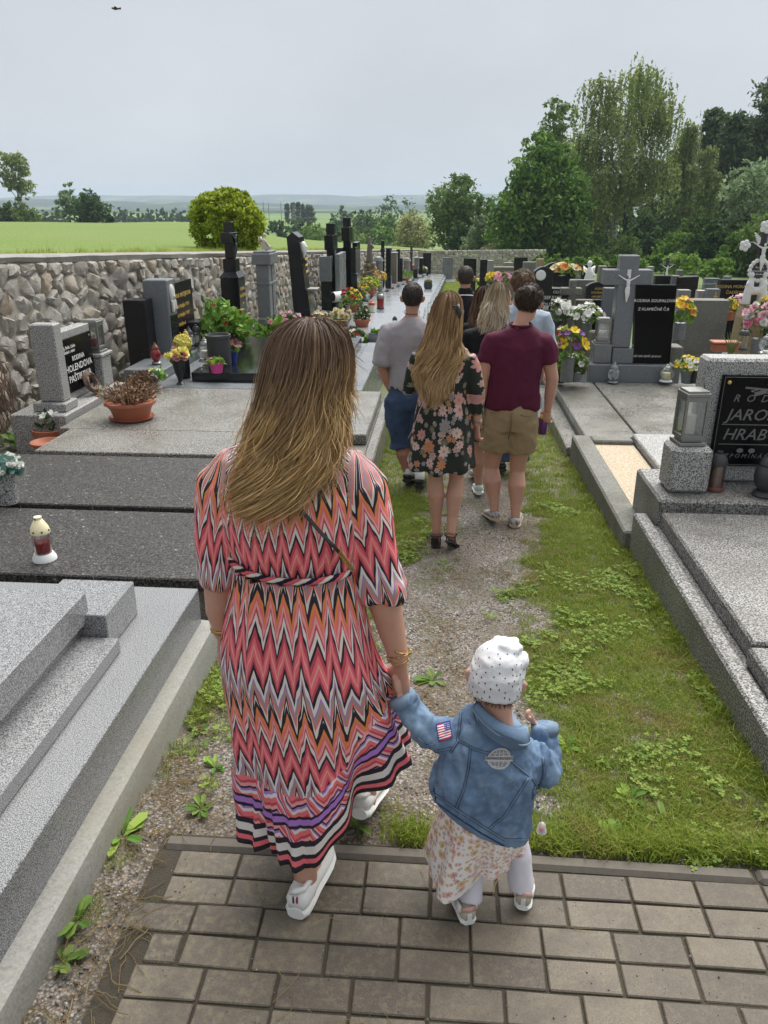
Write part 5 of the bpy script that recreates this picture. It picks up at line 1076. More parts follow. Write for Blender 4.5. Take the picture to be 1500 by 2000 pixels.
for k, (px, py, kd, gl_, ld, lab, h, r) in enumerate([(743, 604, 'cyl', 'red_glass', 'steel', 'red candle lantern with a pointed lid on the pale slabs', .42, .10), (726, 612, 'cyl', 'candle', 'orange_glass', 'small yellow candle on the pale slabs', .3, .08), (714, 612, 'round', 'glass', 'iron', 'brown glass lantern beside the forsythia', .42, .11),
  (675, 640, 'round', 'glass', 'iron', 'clear glass lantern with a dark lid on the front pale slab', .36, .1), (771, 641, 'cyl', 'glass', 'iron', 'dark pointed lantern lid behind the man in the grey shirt', .24, .05)]):
 lantern(lab, on_row(px, py, .43), kd, h, r, gl_, ld, 'iron', ('candle', .15, .5, .5))
p = on_row(663, 608, .43); T = thing('urn', 'white tipped over urn with a dark open mouth on a stand', 'urn', p); MB().tube([p + np.array([0, 0, .02]), p + np.array([0, 0, .25])], [.08, .05], 10).build('stand', M['steel'], T, True); MB().tube([p + np.array([-.14, -.12, .36]), p + np.array([.12, .1, .36])], [.13, .13], 16).build('body', M['white_plastic'], T, smooth=40); MB().tube([p + np.array([-.15, -.13, .36]), p + np.array([-.135, -.115, .36])], [.11, .11], 16).build('mouth', M['black_plastic'], T)
p = on_row(675, 735, .47); lantern('tall pale candle lantern on a flared stone foot by the woman\'s cheek', p, 'cyl', .5, .075, 'candle', 'iron', 'grey_mid')
for k, (px, py, wd_) in enumerate([(712, 696, .62), (700, 672, .5), (660, 672, .34)]):
 p = on_row(px, py, .40); T = thing('hedge', ['clipped low green border of moss sedum on the nearest pale slab', 'second low green border behind the white oval planter', 'small green tuft border near the pansies'][k], 'plant', p); nr = np.random.default_rng(60 + k)
 P = nr.uniform(-1, 1, (1500, 3)) * np.array([wd_ / 2, .12, .07]) + p + np.array([0, 0, .08]); leaves_obj('foliage', T, P, .022, M['leaf_fresh'], 61, 2.4, -.8)
# --- right hand graves
def fy(px0, px1, pyt, pyb, y):
 """extent of an upright face seen between those picture bounds when it stands at distance y along the path"""
 a, b = at(px0, (pyt + pyb) / 2, y), at(px1, (pyt + pyb) / 2, y); return a[0], b[0], at((px0 + px1) / 2, pyb, y)[2], at((px0 + px1) / 2, pyt, y)[2]
T = thing('grave', 'near right grave of weathered speckled granite with a black plaque lettered JAROŠOVA HRABCOVA', 'grave', (2.3, 4.0, -.1))
slabbox(T, 'kerb', M['granite_speck_weathered'], 1.295, 1.385, 1.0, 4.86, -.3, .148, .012); slabbox(T, 'kerb', M['granite_speck_weathered'], 1.387, 1.55, 1.0, 4.72, -.3, .118, .01)
slabbox(T, 'cover_slab', M['granite_speck_weathered'], 1.425, 3.4, 3.10, 4.69, .12, .225, .012); slabbox(T, 'cover_slab', M['granite_speck_weathered'], 1.40, 3.4, 1.2, 3.085, .12, .215, .012)
slabbox(T, 'plinth', M['granite_speck_weathered'], 1.41, 3.35, 4.70, 5.35, -.2, .30, .016)
ped = slabbox(T, 'lantern_pedestal', M['granite_speck'], 1.485, 1.745, 4.83, 5.07, .302, .605, .022)
hs = slabbox(T, 'headstone', M['granite_speck'], 1.70, 3.05, 5.08, 5.27, .302, 1.135, .018)
pq = slabbox(hs, 'plaque', M['plaque_black'], 1.80, 2.86, 5.052, 5.078, .425, 1.035, .006)
fr = lambda a, b, d: (a, 5.0515 - d, b)
lettering(pq, [('R  O  D  I  N  A', .068, 1.885, .865, 'LEFT'), ('JAROŠOVA', .108, 1.86, .742, 'LEFT'), ('HRABCOVA', .108, 1.855, .610, 'LEFT'), ('V Z P O M Í N Á M E', .04, 1.85, .485, 'LEFT')], fr, M['grey_letter'], shear=.28)
ln = MB(); ln.box((2.33, 5.0505, .712), (.98, .002, .005), bev=.0005); ln.box((2.33, 5.0505, .578), (.98, .002, .005), bev=.0005)
for a in (0, 1): ln.box((2.33, 5.0505, .437 + a * .586), (1.03, .002, .003), bev=.0005); ln.box((1.815 + a * 1.03, 5.0505, .73), (.003, .002, .58), bev=.0005)
ln.build('engraved_line', M['grey_letter'], pq)
en = MB(); en.box((2.16, 5.0505, .955), (.16, .002, .022), ry=.45, bev=.0005); en.box((2.10, 5.0503, .945), (.30, .002, .012), ry=.08, bev=.0005); en.box((2.05, 5.0502, .925), (.075, .002, .026), ry=-.3, bev=.0005); en.box((2.2, 5.0504, .965), (.10, .002, .018), ry=-.55, bev=.0005)
for k in range(14): en.blob((2.0 + .02 * k, 5.0505, .935 + .012 * math.sin(k * 2.3)), (.012, .0012, .007), 6, 4)
for k in range(2): en.lathe([(.016, 0), (.022, .001)], (0, 0, 0), 3) if False else en.blob((1.985 + .075 * k, 5.0505, .535), (.022, .0012, .017), 8, 5)
en.build('engraved_ornament', M['grey_letter'], pq)
for a, b in ((1.845, .99), (2.26, .462)): MB().blob((a, 5.048, b), (.013, .009, .013), 10, 6).build('screw', M['gold_letter'], pq, True)
lantern('big grey steel box lantern on the speckled granite pedestal', (1.605, 4.955, .607), 'box', .345, .068, lid='steel', base='steel', wax=('candle', .2, .55, .5), rz=.12)
lantern('candle lantern with dark domed lid and rosy glass before the black plaque', (1.815, 4.92, .302), 'cyl', .265, .055, 'glass', 'iron', 'copper', ('pink_wax' if 'pink_wax' in M else 'copper', .1, .62, .8))
lantern('dark footed lantern cut by the right edge before the black plaque', (2.10, 4.84, .302), 'round', .30, .08, 'iron', 'iron', 'iron')
T = thing('grave', 'grave bed of pale beige gravel framed by mossy concrete kerbs', 'grave', (1.6, 6, -.2))
slabbox(T, 'kerb', M['concrete_old'], 1.255, 1.425, 4.87, 7.22, -.5, .005, .014); slabbox(T, 'kerb', M['concrete_old'], 1.427, 1.80, 7.05, 7.21, -.5, .006, .012)
sg = NT('beige gravel'); pp = sg.pos(); vc = sg.n('SeparateColor', {0: sg.vor(pp, 150, out='Color')}).outputs[0]; vd = sg.vor(pp, 150)
gm = sg.bsdf(sg.mix(sg.ramp(vd, [(.4, 0), (.8, .6)]), sg.ramp(vc, [(0, (.42, .30, .17)), (.4, (.62, .50, .35)), (.8, (.72, .63, .50)), (1, (.40, .33, .27))]), (.2, .14, .08)), .8, sg.bump(vd, .8, .006))
o = slabbox(T, 'gravel_bed', gm, 1.427, 1.80, 4.90, 7.048, -.5, -.035, .002)
T = thing('grave', 'flat washed terrazzo slab beside the beige gravel bed, behind the speckled headstone', 'grave', (2.5, 6.2, -.2))
slabbox(T, 'cover_slab', M['granite_speck'], 1.82, 3.5, 5.42, 7.22, -.05, .03, .012); slabbox(T, 'kerb', M['granite_speck_weathered'], 1.81, 3.5, 5.40, 7.23, -.5, -.052, .01)
T = thing('grave', 'grave with big grey stone cross, white corpus and black panel lettered RODINA SOUPALOVA', 'grave', (2.3, 8.6, -.35))
slabbox(T, 'kerb', M['terrazzo_wet'], 1.235, 1.40, 7.32, 9.95, -.6, -.15, .01); slabbox(T, 'kerb', M['concrete_old'], 1.405, 3.4, 7.28, 9.9, -.6, -.115, .01)
slabbox(T, 'cover_slab', M['terrazzo_wet'], 1.40, 1.895, 7.30, 9.78, -.113, -.03, .008); slabbox(T, 'cover_slab', M['terrazzo_wet'], 1.915, 3.4, 7.31, 9.78, -.113, -.028, .008)
Yb = 9.80; x0, x1, z0, z1 = fy(1150, 1318, 713, 746, Yb); slabbox(T, 'plinth', M['grey_smooth'], x0, x1, Yb, Yb + .55, -.5, z1, .01)
zb = z1 + .002
ys = Yb + .08; x0, x1, _, zt = fy(1160, 1194, 673, 713, ys); slabbox(T, 'lantern_pedestal', M['grey_mid'], x0, x1, ys, ys + .3, zb, zt, .008); LP = ((x0 + x1) / 2, ys + .14, zt)
x0, x1, _, zt2 = fy(1196, 1237, 681, 713, ys); slabbox(T, 'cross_base', M['grey_smooth'], x0, x1 , ys + .01, ys + .32, zb, zt2, .006)
yc = ys + .06; x0, x1, _, zc = fy(1204, 1241, 499, 681, yc); x0c, x1c = fy(1212, 1246, 499, 560, yc)[:2]
slabbox(T, 'cross_shaft', M['grey_smooth'], x0c - .01, x1c + .01, yc, yc + .2, zt2 + .002, zc, .008)
xa0, xa1, za0, za1 = fy(1180, 1274, 527, 557, yc); slabbox(T, 'cross_arm', M['grey_smooth'], xa0, xa1, yc - .006, yc + .206, za0, za1, .008)
cxm = (x0c + x1c) / 2; corpus(T, (cxm, yc - .01, za0 - .19), .30, M['white_stone']); slabbox(T, 'title_plate', M['white_stone'], cxm - .022, cxm + .022, yc - .016, yc - .007, za1 - .07, za1 + .005, .002)
x0, x1, z0, z1 = fy(1240, 1321, 557, 713, yc - .02); pn = MB(); V_ = []
bl, br_, tl, tr = at(1236, 713, yc - .02), at(1307, 713, yc - .02), at(1242, 557, yc - .02), at(1322, 557, yc - .02)
pn.prism([(bl[0], zb), (br_[0], zb), (tr[0], tr[2]), (tl[0], tr[2])], yc - .03, yc + .08, lambda a, b, d: (a, d, b)); pq = pn.build('panel', M['plaque_black'], T)
xm = (tl[0] + tr[0]) / 2; fr = lambda a, b, d: (a, yc - .0305 - d, b)
lettering(pq, [('RODINA SOUPALOVA', .050, xm, tr[2] - .20, 'CENTER'), ('Z KLAMEČNÉ Č.8', .048, xm, tr[2] - .30, 'CENTER'), ('BUDIŽ VÁM ZEMĚ LEHKOU', .032, xm - .03, zb + .08, 'CENTER')], fr, M['white_letter'])
lantern('open frame metal lantern with a cream top on the pedestal by the stone cross', LP, 'box', .30, .072, lid='steel', base='steel')
lantern('round ribbed clear glass lantern with a tall lid on the slab before the stone cross', at(1197, 747, 9.72), 'round', .26, .075, 'glass', 'steel', 'steel'); lantern('low round glass candle bowl before the black Soupalova panel', at(1300, 745, 9.72), 'round', .22, .085, 'glass', 'glass', 'white_plastic', ('cream_plastic', .2, .5, .6))
T2 = thing('stone_post', 'grey lichened stone post right of the black panel', 'post', at(1318, 745, 10.2)); x0, x1, z0, z1 = fy(1309, 1331, 678, 745, 10.2); slabbox(T2, 'post', M['concrete_old'], x0, x1, 10.2, 10.5, -.5, z1, .012)
T2 = thing('stone_post', 'brownish stone side panel behind the lantern pedestal', 'post', at(1150, 745, 10.3)); x0, x1, z0, z1 = fy(1148, 1200, 647, 745, 10.3); slabbox(T2, 'post', M['concrete_brown'], x0, x1, 10.3, 10.42, -.5, z1, .02)
flowerpot('flower_vase', 'yellow and white pansies with a dark vase at the right of the Soupalova plinth', at(1342, 748, 9.6), 'pot', .10, .16, M['grey_mid'], (M['leaf_fresh'], 110), [('yellow', 10, .045), ('white', 10, .04), ('lemon', 6, .04)], .17, .18, leaf=.04)
p = at(1357, 748, 9.5); T2 = thing('flower_vase', 'plain black square vase beside the pansies', 'vase', p); MB().box(p + np.array([0, 0, .12]), (.09, .09, .24), .2, .006, taper=(1.15, 1.15)).build('vase', M['black_plastic'], T2)
flowerpot('flower_vase', 'tall grey vase of yellow and purple pansies left of the stone cross', at(1106, 745, 9.35), 'tall', .085, .30, M['grey_mid'], (M['leaf_mid'], 90), [('yellow', 7, .075), ('purple', 6, .055), ('palepink', 4, .05), ('maroon', 4, .05)], .20, .40, leaf=.06)
flowerpot('flowerpot', 'bushy green plant with pale flowers at the foot of the tall grey vase', at(1092, 747, 9.6), 'pot', .09, .14, M['iron'], (M['leaf_fresh'], 130), [('white', 4, .05)], .18, .25, leaf=.07); flowerpot('flowerpot', 'green leaves with white blossoms between the vase and the plinth', at(1122, 745, 9.5), 'pot', .09, .12, M['grey_mid'], (M['leaf_mid'], 120), [('white', 10, .04)], .14, .24, leaf=.06)
lantern('small clear lantern with a brown cap against the Soupalova plinth', at(1139, 746, 9.5), 'cyl', .24, .05, 'glass', 'copper', 'glass')
def stone(label, px0, px1, pyt, pyb, y, mat, th=.16, arch=0.0, plinth=True, text=None, tmat='white_letter', base_y=None, group=None, slant=0.0):
 x0, x1, z0, z1 = fy(px0, px1, pyt, pyb, y); g = gz(y); T = thing('grave', label, 'grave', ((x0 + x1) / 2, y, g), 0, group)
 poly = [(x0, g + .22), (x1, g + .22), (x1 + slant * .0, z1 - arch * (x1 - x0) + slant * (x1 - x0) * .0)]
 if arch > 0:
  for k in range(1, 8): f_ = k / 8; poly.append((x1 + (x0 - x1) * f_, z1 - arch * (x1 - x0) * (1 - math.sin(math.pi * f_) ** .8)))
 poly.append((x0, z1 - arch * (x1 - x0) - slant * (x1 - x0)))
 hs = MB().prism(poly, y, y + th, lambda a, b, d: (a, d, b)).build('headstone', mat, T)
 if plinth: slabbox(T, 'plinth', M['grey_mid'], x0 - .1, x1 + .1, y - .12, y + th + .1, g - .2, g + .218, .01); slabbox(T, 'cover_slab', M['polished_pale'], x0 - .12, x1 + .12, y - 1.9, y - .13, g - .2, g + .16, .01)
 if text: lettering(hs, [(t_, s_, (x0 + x1) / 2 + dx, z1 - dz, al) for t_, s_, dx, dz, al in text], lambda a, b, d: (a, y - .0005 - d, b), M[tmat])
 return T, (x0, x1, z0, z1)
T, e = stone('grave with a tall black gabled stone with an oval white photo, lettered JOSEF', 1040, 1076, 521, 665, 10.9, M['black_stone'], arch=.25, text=[('JOSEF', .062, .04, .42, 'CENTER'), ('ŠTUDUZ', .062, .03, .51, 'CENTER'), ('1932', .04, .07, .58, 'CENTER'), ('2005', .04, .07, .64, 'CENTER'), ('MILA', .05, .0, .72, 'CENTER'), ('ŠTUDUZOVÁ', .05, .0, .80, 'CENTER')])
c = at(1057, 538, 10.85); m_ = MB(); m_.lathe([(.068, 0), (.068, .012), (.05, .018)], (0, 0, 0), 20); o = m_.build('photo_medallion', M['white_stone'], T, local=True); o.location = np.array([c[0], 10.898, c[2]]) - wloc(T); o.rotation_euler = (math.pi / 2, 0, 0)
T, e = stone('grave with a broad arched black stone standing behind the gabled one', 1056, 1117, 512, 600, 14.5, M['black_stone'], arch=.22)
T, e = stone('grave with a black plaque lettered ODINA KRYCE OZALOVA behind brown slabs', 1073, 1107, 586 - 22, 640, 12.6, M['black_stone'], text=[('ODINA', .062, -.10, .07, 'LEFT'), ('KRYCE', .062, -.15, .15, 'LEFT'), ('OZALOVA', .062, -.15, .23, 'LEFT')])
slabbox(T, 'upper_plaque', M['black_gloss'], e[0] + .02, e[0] + .36, 12.58, 12.66, e[3] + .03, e[3] + .24, .008); slabbox(T, 'shelf', M['white_stone'], e[0] + .0, e[0] + .40, 12.55, 12.7, e[3] + .003, e[3] + .027, .004)
flowerpot('flowerpot', 'bouquet of orange and cream flowers on top of the black upper plaque', (e[0] + .22, 12.75, e[3] + .03), 'bowl', .10, .16, M['iron'], (M['leaf_mid'], 70), [('orange', 7, .07), ('cream', 14, .06), ('lemon', 6, .06)], .28, .18, leaf=.06)
def slab_pair(label, specs, y, mat):
 x = fy(*specs[0], y); T = thing('grave', label, 'grave', (x[0], y, gz(y)))
 for s in specs: x0, x1, z0, z1 = fy(*s, y); slabbox(T, 'headstone', mat, x0, x1, y, y + .14, gz(y) + .1, z1, .012)
 x0 = fy(*specs[0], y)[0]; x1 = fy(*specs[-1], y)[1]; slabbox(T, 'plinth', M['concrete_old'], x0 - .05, x1 + .05, y - .08, y + .22, gz(y) - .2, gz(y) + .098, .01); slabbox(T, 'cover_slab', M['grey_mid'], x0, x1, y - 1.6, y - .09, gz(y) - .2, gz(y) + .1, .01); return T
T = slab_pair('grave with two brown weathered slabs and a rough grey stone cross between them', [(1072, 1107, 586, 660), (1123, 1156, 586, 660)], 11.4, M['concrete_brown'])
x0, x1, z0, z1 = fy(1109, 1121, 546, 655, 11.35); slabbox(T, 'cross_shaft', M['concrete_old'], x0, x1, 11.3, 11.45, gz(11.4) + .1, z1, .012); xa = fy(1095, 1136, 562, 576, 11.35); slabbox(T, 'cross_arm', M['concrete_old'], xa[0], xa[1], 11.295, 11.455, xa[2], xa[3], .01)
T, e = stone('grave with a small dark slab bearing a thin white cross', 1154, 1178, 586, 660, 11.6, M['black_stone']); cx = (e[0] + e[1]) / 2; m_ = MB(); m_.box((cx, 11.59, e[3] - .20), (.012, .012, .17), bev=.002); m_.box((cx, 11.589, e[3] - .16), (.06, .012, .012), bev=.002); m_.build('small_cross', M['white_stone'], T)
stone('grave with a plain blue grey polished stone beside the big cross', 1177, 1206, 563, 650, 11.2, M['grey_smooth'])
T, e = stone('grave with a low arched black stone with gilt lines of lettering', 1145, 1186, 551, 590, 14.6, M['black_stone'], arch=.2, text=[('RODINA', .05, .06, .13, 'CENTER'), ('DVOŘÁKOVA', .05, .06, .20, 'CENTER'), ('HRUBEŠOVA', .05, .06, .27, 'CENTER'), ('NOVÁKOVA', .05, .06, .34, 'CENTER')], tmat='gold_letter')
T, e = stone('grave with a rough grey block behind the arched stone', 1112, 1160, 547, 580, 15.4, M['concrete_old'], plinth=False)
T, e = stone('grave with a wide old concrete block, streaked, right of the black panel', 1341, 1421, 587, 658, 11.4, M['concrete_old'], th=.3, plinth=False); slabbox(T, 'plinth', M['concrete_old'], e[0] - .12, e[1] + .12, 11.25, 11.9, gz(11) - .3, gz(11) + .215, .012); slabbox(T, 'cover_slab', M['polished_pale'], e[0] - .5, e[0] + .25, 9.6, 11.2, gz(11) - .3, gz(11) + .30, .01); slabbox(T, 'cover_slab', M['terrazzo_wet'], e[0] + .27, e[1] + .6, 9.7, 11.2, gz(11) - .3, gz(11) + .27, .01)
T, e = stone('grave with a tall pale streaked stone post between the black panel and the concrete block', 1321, 1344, 567, 655, 11.7, M['concrete'], plinth=False)
stone('grave with a black slanting stone behind the pale post', 1324, 1362, 540, 590, 15.2, M['black_stone'], slant=.05); stone('grave with a low dark stone behind the arm of the big cross', 1278, 1314, 539, 580, 15.8, M['black_stone'])
stone('grave with a small grey pillar stone between two dark stones', 1312, 1326, 539, 580, 15.5, M['grey_mid'], plinth=False)
T, e = stone('grave with a grey blue stone with a thin gilt cross', 1380, 1405, 565, 600, 13.4, M['grey_smooth']); cx = (e[0] + e[1]) / 2; m_ = MB(); m_.box((cx + .03, 13.39, e[3] - .15), (.014, .012, .2), bev=.002); m_.box((cx + .03, 13.389, e[3] - .11), (.07, .012, .014), bev=.002); m_.build('small_cross', M['gold_letter'], T)
stone('grave with a pinkish grey low stone behind the concrete block', 1362, 1382, 568, 600, 13.6, plain('pinkish stone', (.34, .28, .26), .5, .15))
stone('grave with a dark grey stone with faint white lines of writing', 1376, 1405, 544, 575, 17.2, M['grey_smooth'], text=[('RODINA VÍTKOVA', .045, 0, .12, 'CENTER'), ('MARIE VÍTKOVÁ', .04, 0, .22, 'CENTER'), ('JAN VÍTEK', .04, 0, .28, 'CENTER')])
T, e = stone('grave with a wide black stone with gilt letters RODINA MORAVCOVA', 1404, 1474, 547, 600, 16.0, M['black_stone'], th=.18, text=[('RODINA MORAVCOVA', .082, 0, .15, 'CENTER'), ('ČADÍKOVA', .082, 0, .26, 'CENTER'), ('VZPOMÍNKY', .05, -.05, .49, 'CENTER')], tmat='gold_letter')
stone('grave with a dark stone cut by the right edge of the picture', 1490, 1530, 550, 600, 15.0, M['black_stone'])
stone('grave with a pale rough stone behind the ornate crucifix', 1478, 1500, 568, 610, 14.0, M['concrete'], plinth=False)
Y = 11.7; x0, x1, z0, z1 = fy(1442, 1492, 598, 672, Y); xb0, xb1 = fy(1460, 1494, 598, 604, Y)[:2]; g = gz(Y); xc = (xb0 + xb1) / 2
T = thing('ornate_crucifix', 'ornate black and white iron crucifix with figures on an ochre sandstone pedestal', 'crucifix', (xc, Y, g))
zt = z1; hw = (xb1 - xb0) / 2
MB().prism([(xc - hw * 1.55, g), (xc + hw * 1.55, g), (xc + hw * 1.25, zt - .22), (xc + hw * 1.25, zt - .18), (xc + hw * .98, zt - .02), (xc - hw * .98, zt - .02), (xc - hw * 1.25, zt - .18), (xc - hw * 1.25, zt - .22)], Y, Y + .35, lambda a, b, d: (a, d, b)).build('pedestal', M['sandstone'], T)
slabbox(T, 'pedestal_cap', M['sandstone'], xc - hw, xc + hw, Y - .01, Y + .36, zt - .018, zt + .01, .006)
MB().prism([(xc - .10, zt - .55)] + [(xc + .10 * math.cos(a), zt - .22 + .10 * math.sin(a)) for a in np.linspace(math.pi, 0, 9)] + [(xc + .10, zt - .55)], Y - .012, Y - .001, lambda a, b, d: (a, d, b)).build('niche', M['sandstone'], T)
yc = Y + .15; sp = at(1477, 440, yc); top = sp[2]
sh = MB(); sh.bx(xc - .045, xc + .045, yc, yc + .04, zt + .012, top, .01); sh.bx(xc - .26, xc + .26, yc - .003, yc + .043, top - .32, top - .22, .01); sh.build('cross', M['iron'], T)
for cx_, cz_, r_ in ((xc, top - .02, .085), (xc - .25, top - .27, .075), (xc + .25, top - .27, .075)):
 o_ = MB()
 for k in range(5): a = k * 1.256; o_.blob((cx_ + math.cos(a) * r_ * .6, yc - .01, cz_ + math.sin(a) * r_ * .6), (r_ * .5, .02, r_ * .5), 8, 6)
 o_.blob((cx_, yc - .015, cz_), (r_ * .4, .03, r_ * .4), 8, 6); o_.build('ornament', M['white_stone'], T)
for s_ in (-1, 1):
 o_ = MB()
 for k in range(6): o_.tube([(xc + s_ * .05, yc - .01, top - .17 - k * .012), (xc + s_ * (.14 - .012 * k), yc - .012, top - .10 - k * .03)], [.008, .012], 5)
 o_.build('ornament', M['white_stone'], T)
corpus(T, (xc + .01, yc - .02, top - .60), .36, M['white_stone'])
zw = at(1477, 528, yc)[2]; o_ = MB()
for k in range(16): a = k * 2 * math.pi / 16; o_.blob((xc + .13 * math.cos(a), yc - .02, zw + .14 * math.sin(a)), (.032, .025, .032), 7, 5)
o_.build('wreath', M['white_stone'], T); d_ = MB(); d_.lathe([(.115, 0), (.115, .015)], (0, 0, 0), 20); o = d_.build('name_disc', M['iron'], T, local=True); o.location = np.array([xc, yc - .005, zw]) - wloc(T); o.rotation_euler = (math.pi / 2, 0, 0)
lettering(T, [('Rodina', .04, xc, zw + .03, 'CENTER'), ('DOLEŽALOVA', .03, xc, zw - .02, 'CENTER'), ('z Brodku', .03, xc, zw - .06, 'CENTER')], lambda a, b, d: (a, yc - .021 - d, b), M['white_letter'])
fg = MB()
for s_ in (-1, 1):
 b_ = np.array([xc + s_ * .11, yc - .02, zt + .012]); fg.tube([b_, b_ + np.array([0, 0, .16]), b_ + np.array([-s_ * .02, 0, .30]), b_ + np.array([-s_ * .02, 0, .36])], [.065, .055, .055, .025], 8); fg.blob(b_ + np.array([-s_ * .02, -.01, .41]), (.035, .035, .045)); fg.tube([b_ + np.array([s_ * .03, -.02, .30]), b_ + np.array([-s_ * .06, -.05, .22])], [.025, .02], 6)
fg.tube([(xc - .1, yc - .02, zt + .2), (xc + .1, yc - .02, zt + .2)], .06, 8)
V_, F_ = fuse(fg, .014, 1); skin_obj('mourning_figures', V_, F_, M['white_stone'], T)
Y = 21.0; p = at(1299, 553, Y); tp = at(1299, 503, Y); T = thing('iron_crucifix', 'black iron crucifix with a small white corpus in front of the wood', 'crucifix', (p[0], Y, gz(Y))); sh = MB(); sh.bx(p[0] - .04, p[0] + .04, Y, Y + .05, gz(Y), tp[2], .01); sh.bx(p[0] - .2, p[0] + .2, Y - .003, Y + .053, tp[2] - .25, tp[2] - .16, .01); sh.build('cross', M['iron'], T); corpus(T, (p[0], Y - .01, tp[2] - .52), .32, M['white_stone'])
p = at(1416, 684, 10.2); T = thing('planter_trough', 'long terracotta plastic trough with dry grass in front of the concrete block', 'planter', p); x0, x1, z0, z1 = fy(1388, 1442, 666, 686, 10.2); b_ = MB(); b_.bx(x0 + .02, x1 - .02, 10.12, 10.28, z0, z1 - .03, .01); b_.bx(x0, x1, 10.10, 10.30, z1 - .028, z1, .008); b_.build('trough', M['terracotta'], T)
gr = MB(); nr = np.random.default_rng(12); p = at(1426, 694, 9.9)
T = thing('grass_tuft', 'tuft of thin pale grass growing beside the terracotta trough', 'plant', p)
for k in range(50): a = nr.uniform(0, 6.28); l = nr.uniform(.12, .28); e = p + np.array([math.cos(a) * l * .5, math.sin(a) * l * .5, l]); gr.tube([p + np.array([math.cos(a), math.sin(a), 0]) * .02, p * .5 + e * .5 + np.array([0, 0, .03]), e], [.003, .003, .001], 3)
gr.build('blade', _solidleaf('pale grass', (.22, .27, .09)), T)
flowerpot('flower_vase', 'large bouquet of pink and white artificial flowers at the sandstone pedestal', at(1478, 690, 10.9), 'tall', .10, .2, M['grey_mid'], (M['leaf_mid'], 60), [('palepink', 16, .065), ('pink', 10, .06), ('white', 12, .07)], .24, .48, leaf=.06, double=True)
flowerpot('flower_vase', 'yellow flowers cut by the right edge beside the pink bouquet', at(1497, 640, 11.5), 'tall', .10, .2, M['grey_mid'], (M['leaf_mid'], 40), [('yellow', 16, .06)], .16, .25, leaf=.06); flowerpot('flowerpot', 'pot of pale pink flowers before the black Moravcova stone', at(1441, 625, 13.5), 'pot', .14, .2, plain('wicker pot', (.25, .15, .07)), (M['leaf_mid'], 50), [('palepink', 22, .06), ('white', 5, .05)], .2, .22, leaf=.06)
flowerpot('flowerpot', 'yellow rose in a small pot right of the concrete block', at(1421, 625, 12.5), 'pot', .09, .14, M['terracotta'], (M['leaf_mid'], 50), [('yellow', 9, .055)], .12, .2, leaf=.05); flowerpot('flowerpot', 'yellow green chrysanthemum behind the sandstone pedestal', at(1497, 612, 12.6), 'pot', .14, .2, M['terracotta'], (M['leaf_yellow'], 120), [('lemon', 16, .05)], .25, .3, leaf=.05)
lantern('dark glass lantern with a pointed lid left of the pink bouquet', at(1449, 683, 10.6), 'cyl', .28, .07, 'glass', 'iron', 'iron'); lantern('round clear glass lantern at the right edge beside the pink bouquet', at(1495, 690, 10.4), 'round', .26, .10, 'glass', 'steel', 'glass')
flowerpot('flower_vase', 'vase of yellow and orange flowers between the black panel and the concrete block', at(1325, 662, 11.0), 'tall', .09, .22, M['grey_mid'], (M['leaf_fresh'], 110), [('yellow', 16, .055), ('orange', 8, .05), ('lilac', 4, .045)], .17, .36, leaf=.06)
for k, (px, py, y) in enumerate([(1086, 662, 10.9), (1143, 668, 10.7)]):
 p = at(px, py, y); flowerpot('flower_vase', ['dark vase of white flowers before the left brown slab', 'grey vase of white daisies before the right brown slab'][k], p, 'tall', .075, .26, M['iron'] if k == 0 else M['grey_mid'], (M['leaf_dark'] if k == 0 else M['leaf_mid'], 70), [('white', 26, .055 if k == 0 else .06)], .21, .26, leaf=.06, double=k == 0)
lantern('small red lantern standing by the dark vase of white flowers', at(1093, 668, 10.6), 'cyl', .22, .06, 'orange_glass', 'steel', 'steel')
FAR = [(905, 930, 505, 545, 34, 'black_gloss', 'black shelter like tomb before the far wall'), (826, 842, 494, 520, 50, 'black_stone', 'narrow black stone against the far wall'), (865, 885, 503, 522, 50, 'grey_mid', 'grey stone against the far wall'), (938, 960, 507, 530, 30, 'black_stone', 'dark stone with a pale frame in the far rows'), (952, 963, 509, 560, 22, 'concrete', 'pale slim stone beside the dark lettered one'),
  (964, 1003, 522, 570, 17, 'concrete_brown', 'brown grey lettered stone left of the fair haired man'), (985, 1002, 513, 535, 28, 'concrete', 'pale block in the far rows'), (1004, 1030, 503, 530, 36, 'black_stone', 'flat black stone near the wood'), (1022, 1046, 512, 535, 26, 'concrete_old', 'old grey stone behind the gabled one'), (1048, 1062, 506, 530, 30, 'sandstone', 'pale tan stone behind the arched one'),
  (1120, 1134, 523, 550, 22, 'grey_mid', 'grey stone left of the white angel'), (1136, 1150, 518, 550, 24, 'black_stone', 'dark stone behind the white angel'), (1170, 1185, 520, 550, 20, 'concrete_old', 'rough grey cross stone left of the big cross'), (1185, 1212, 521, 545, 26, 'black_stone', 'low black stone with white letters behind the big cross'), (1265, 1276, 521, 560, 24, 'concrete', 'pale block under the arm of the big cross'), (1322, 1334, 528, 560, 24, 'concrete_old', 'small stone cross in front of the green bush'), (1416, 1427, 540, 560, 22, 'grey_mid', 'grey block above the Moravcova stone')]
for k, (a, b_, t_, bt, y, m_, lab) in enumerate(FAR):
 T, e = stone('grave with a ' + lab, a, b_, t_, bt, y, M[m_], th=.25, group='graves in the far right rows')
 if k == 5: lettering(T, [('ANTONÍN ŘEZNÍČEK', .05, e[0] + .2, e[3] - .12, 'LEFT'), ('1898  1964', .05, e[0] + .2, e[3] - .19, 'LEFT'), ('MARIE', .05, e[0] + .2, e[3] - .26, 'LEFT'), ('1902  1980', .05, e[0] + .2, e[3] - .33, 'LEFT')], lambda a, b, d: (a, y - .0005 - d, b), M['white_letter'])
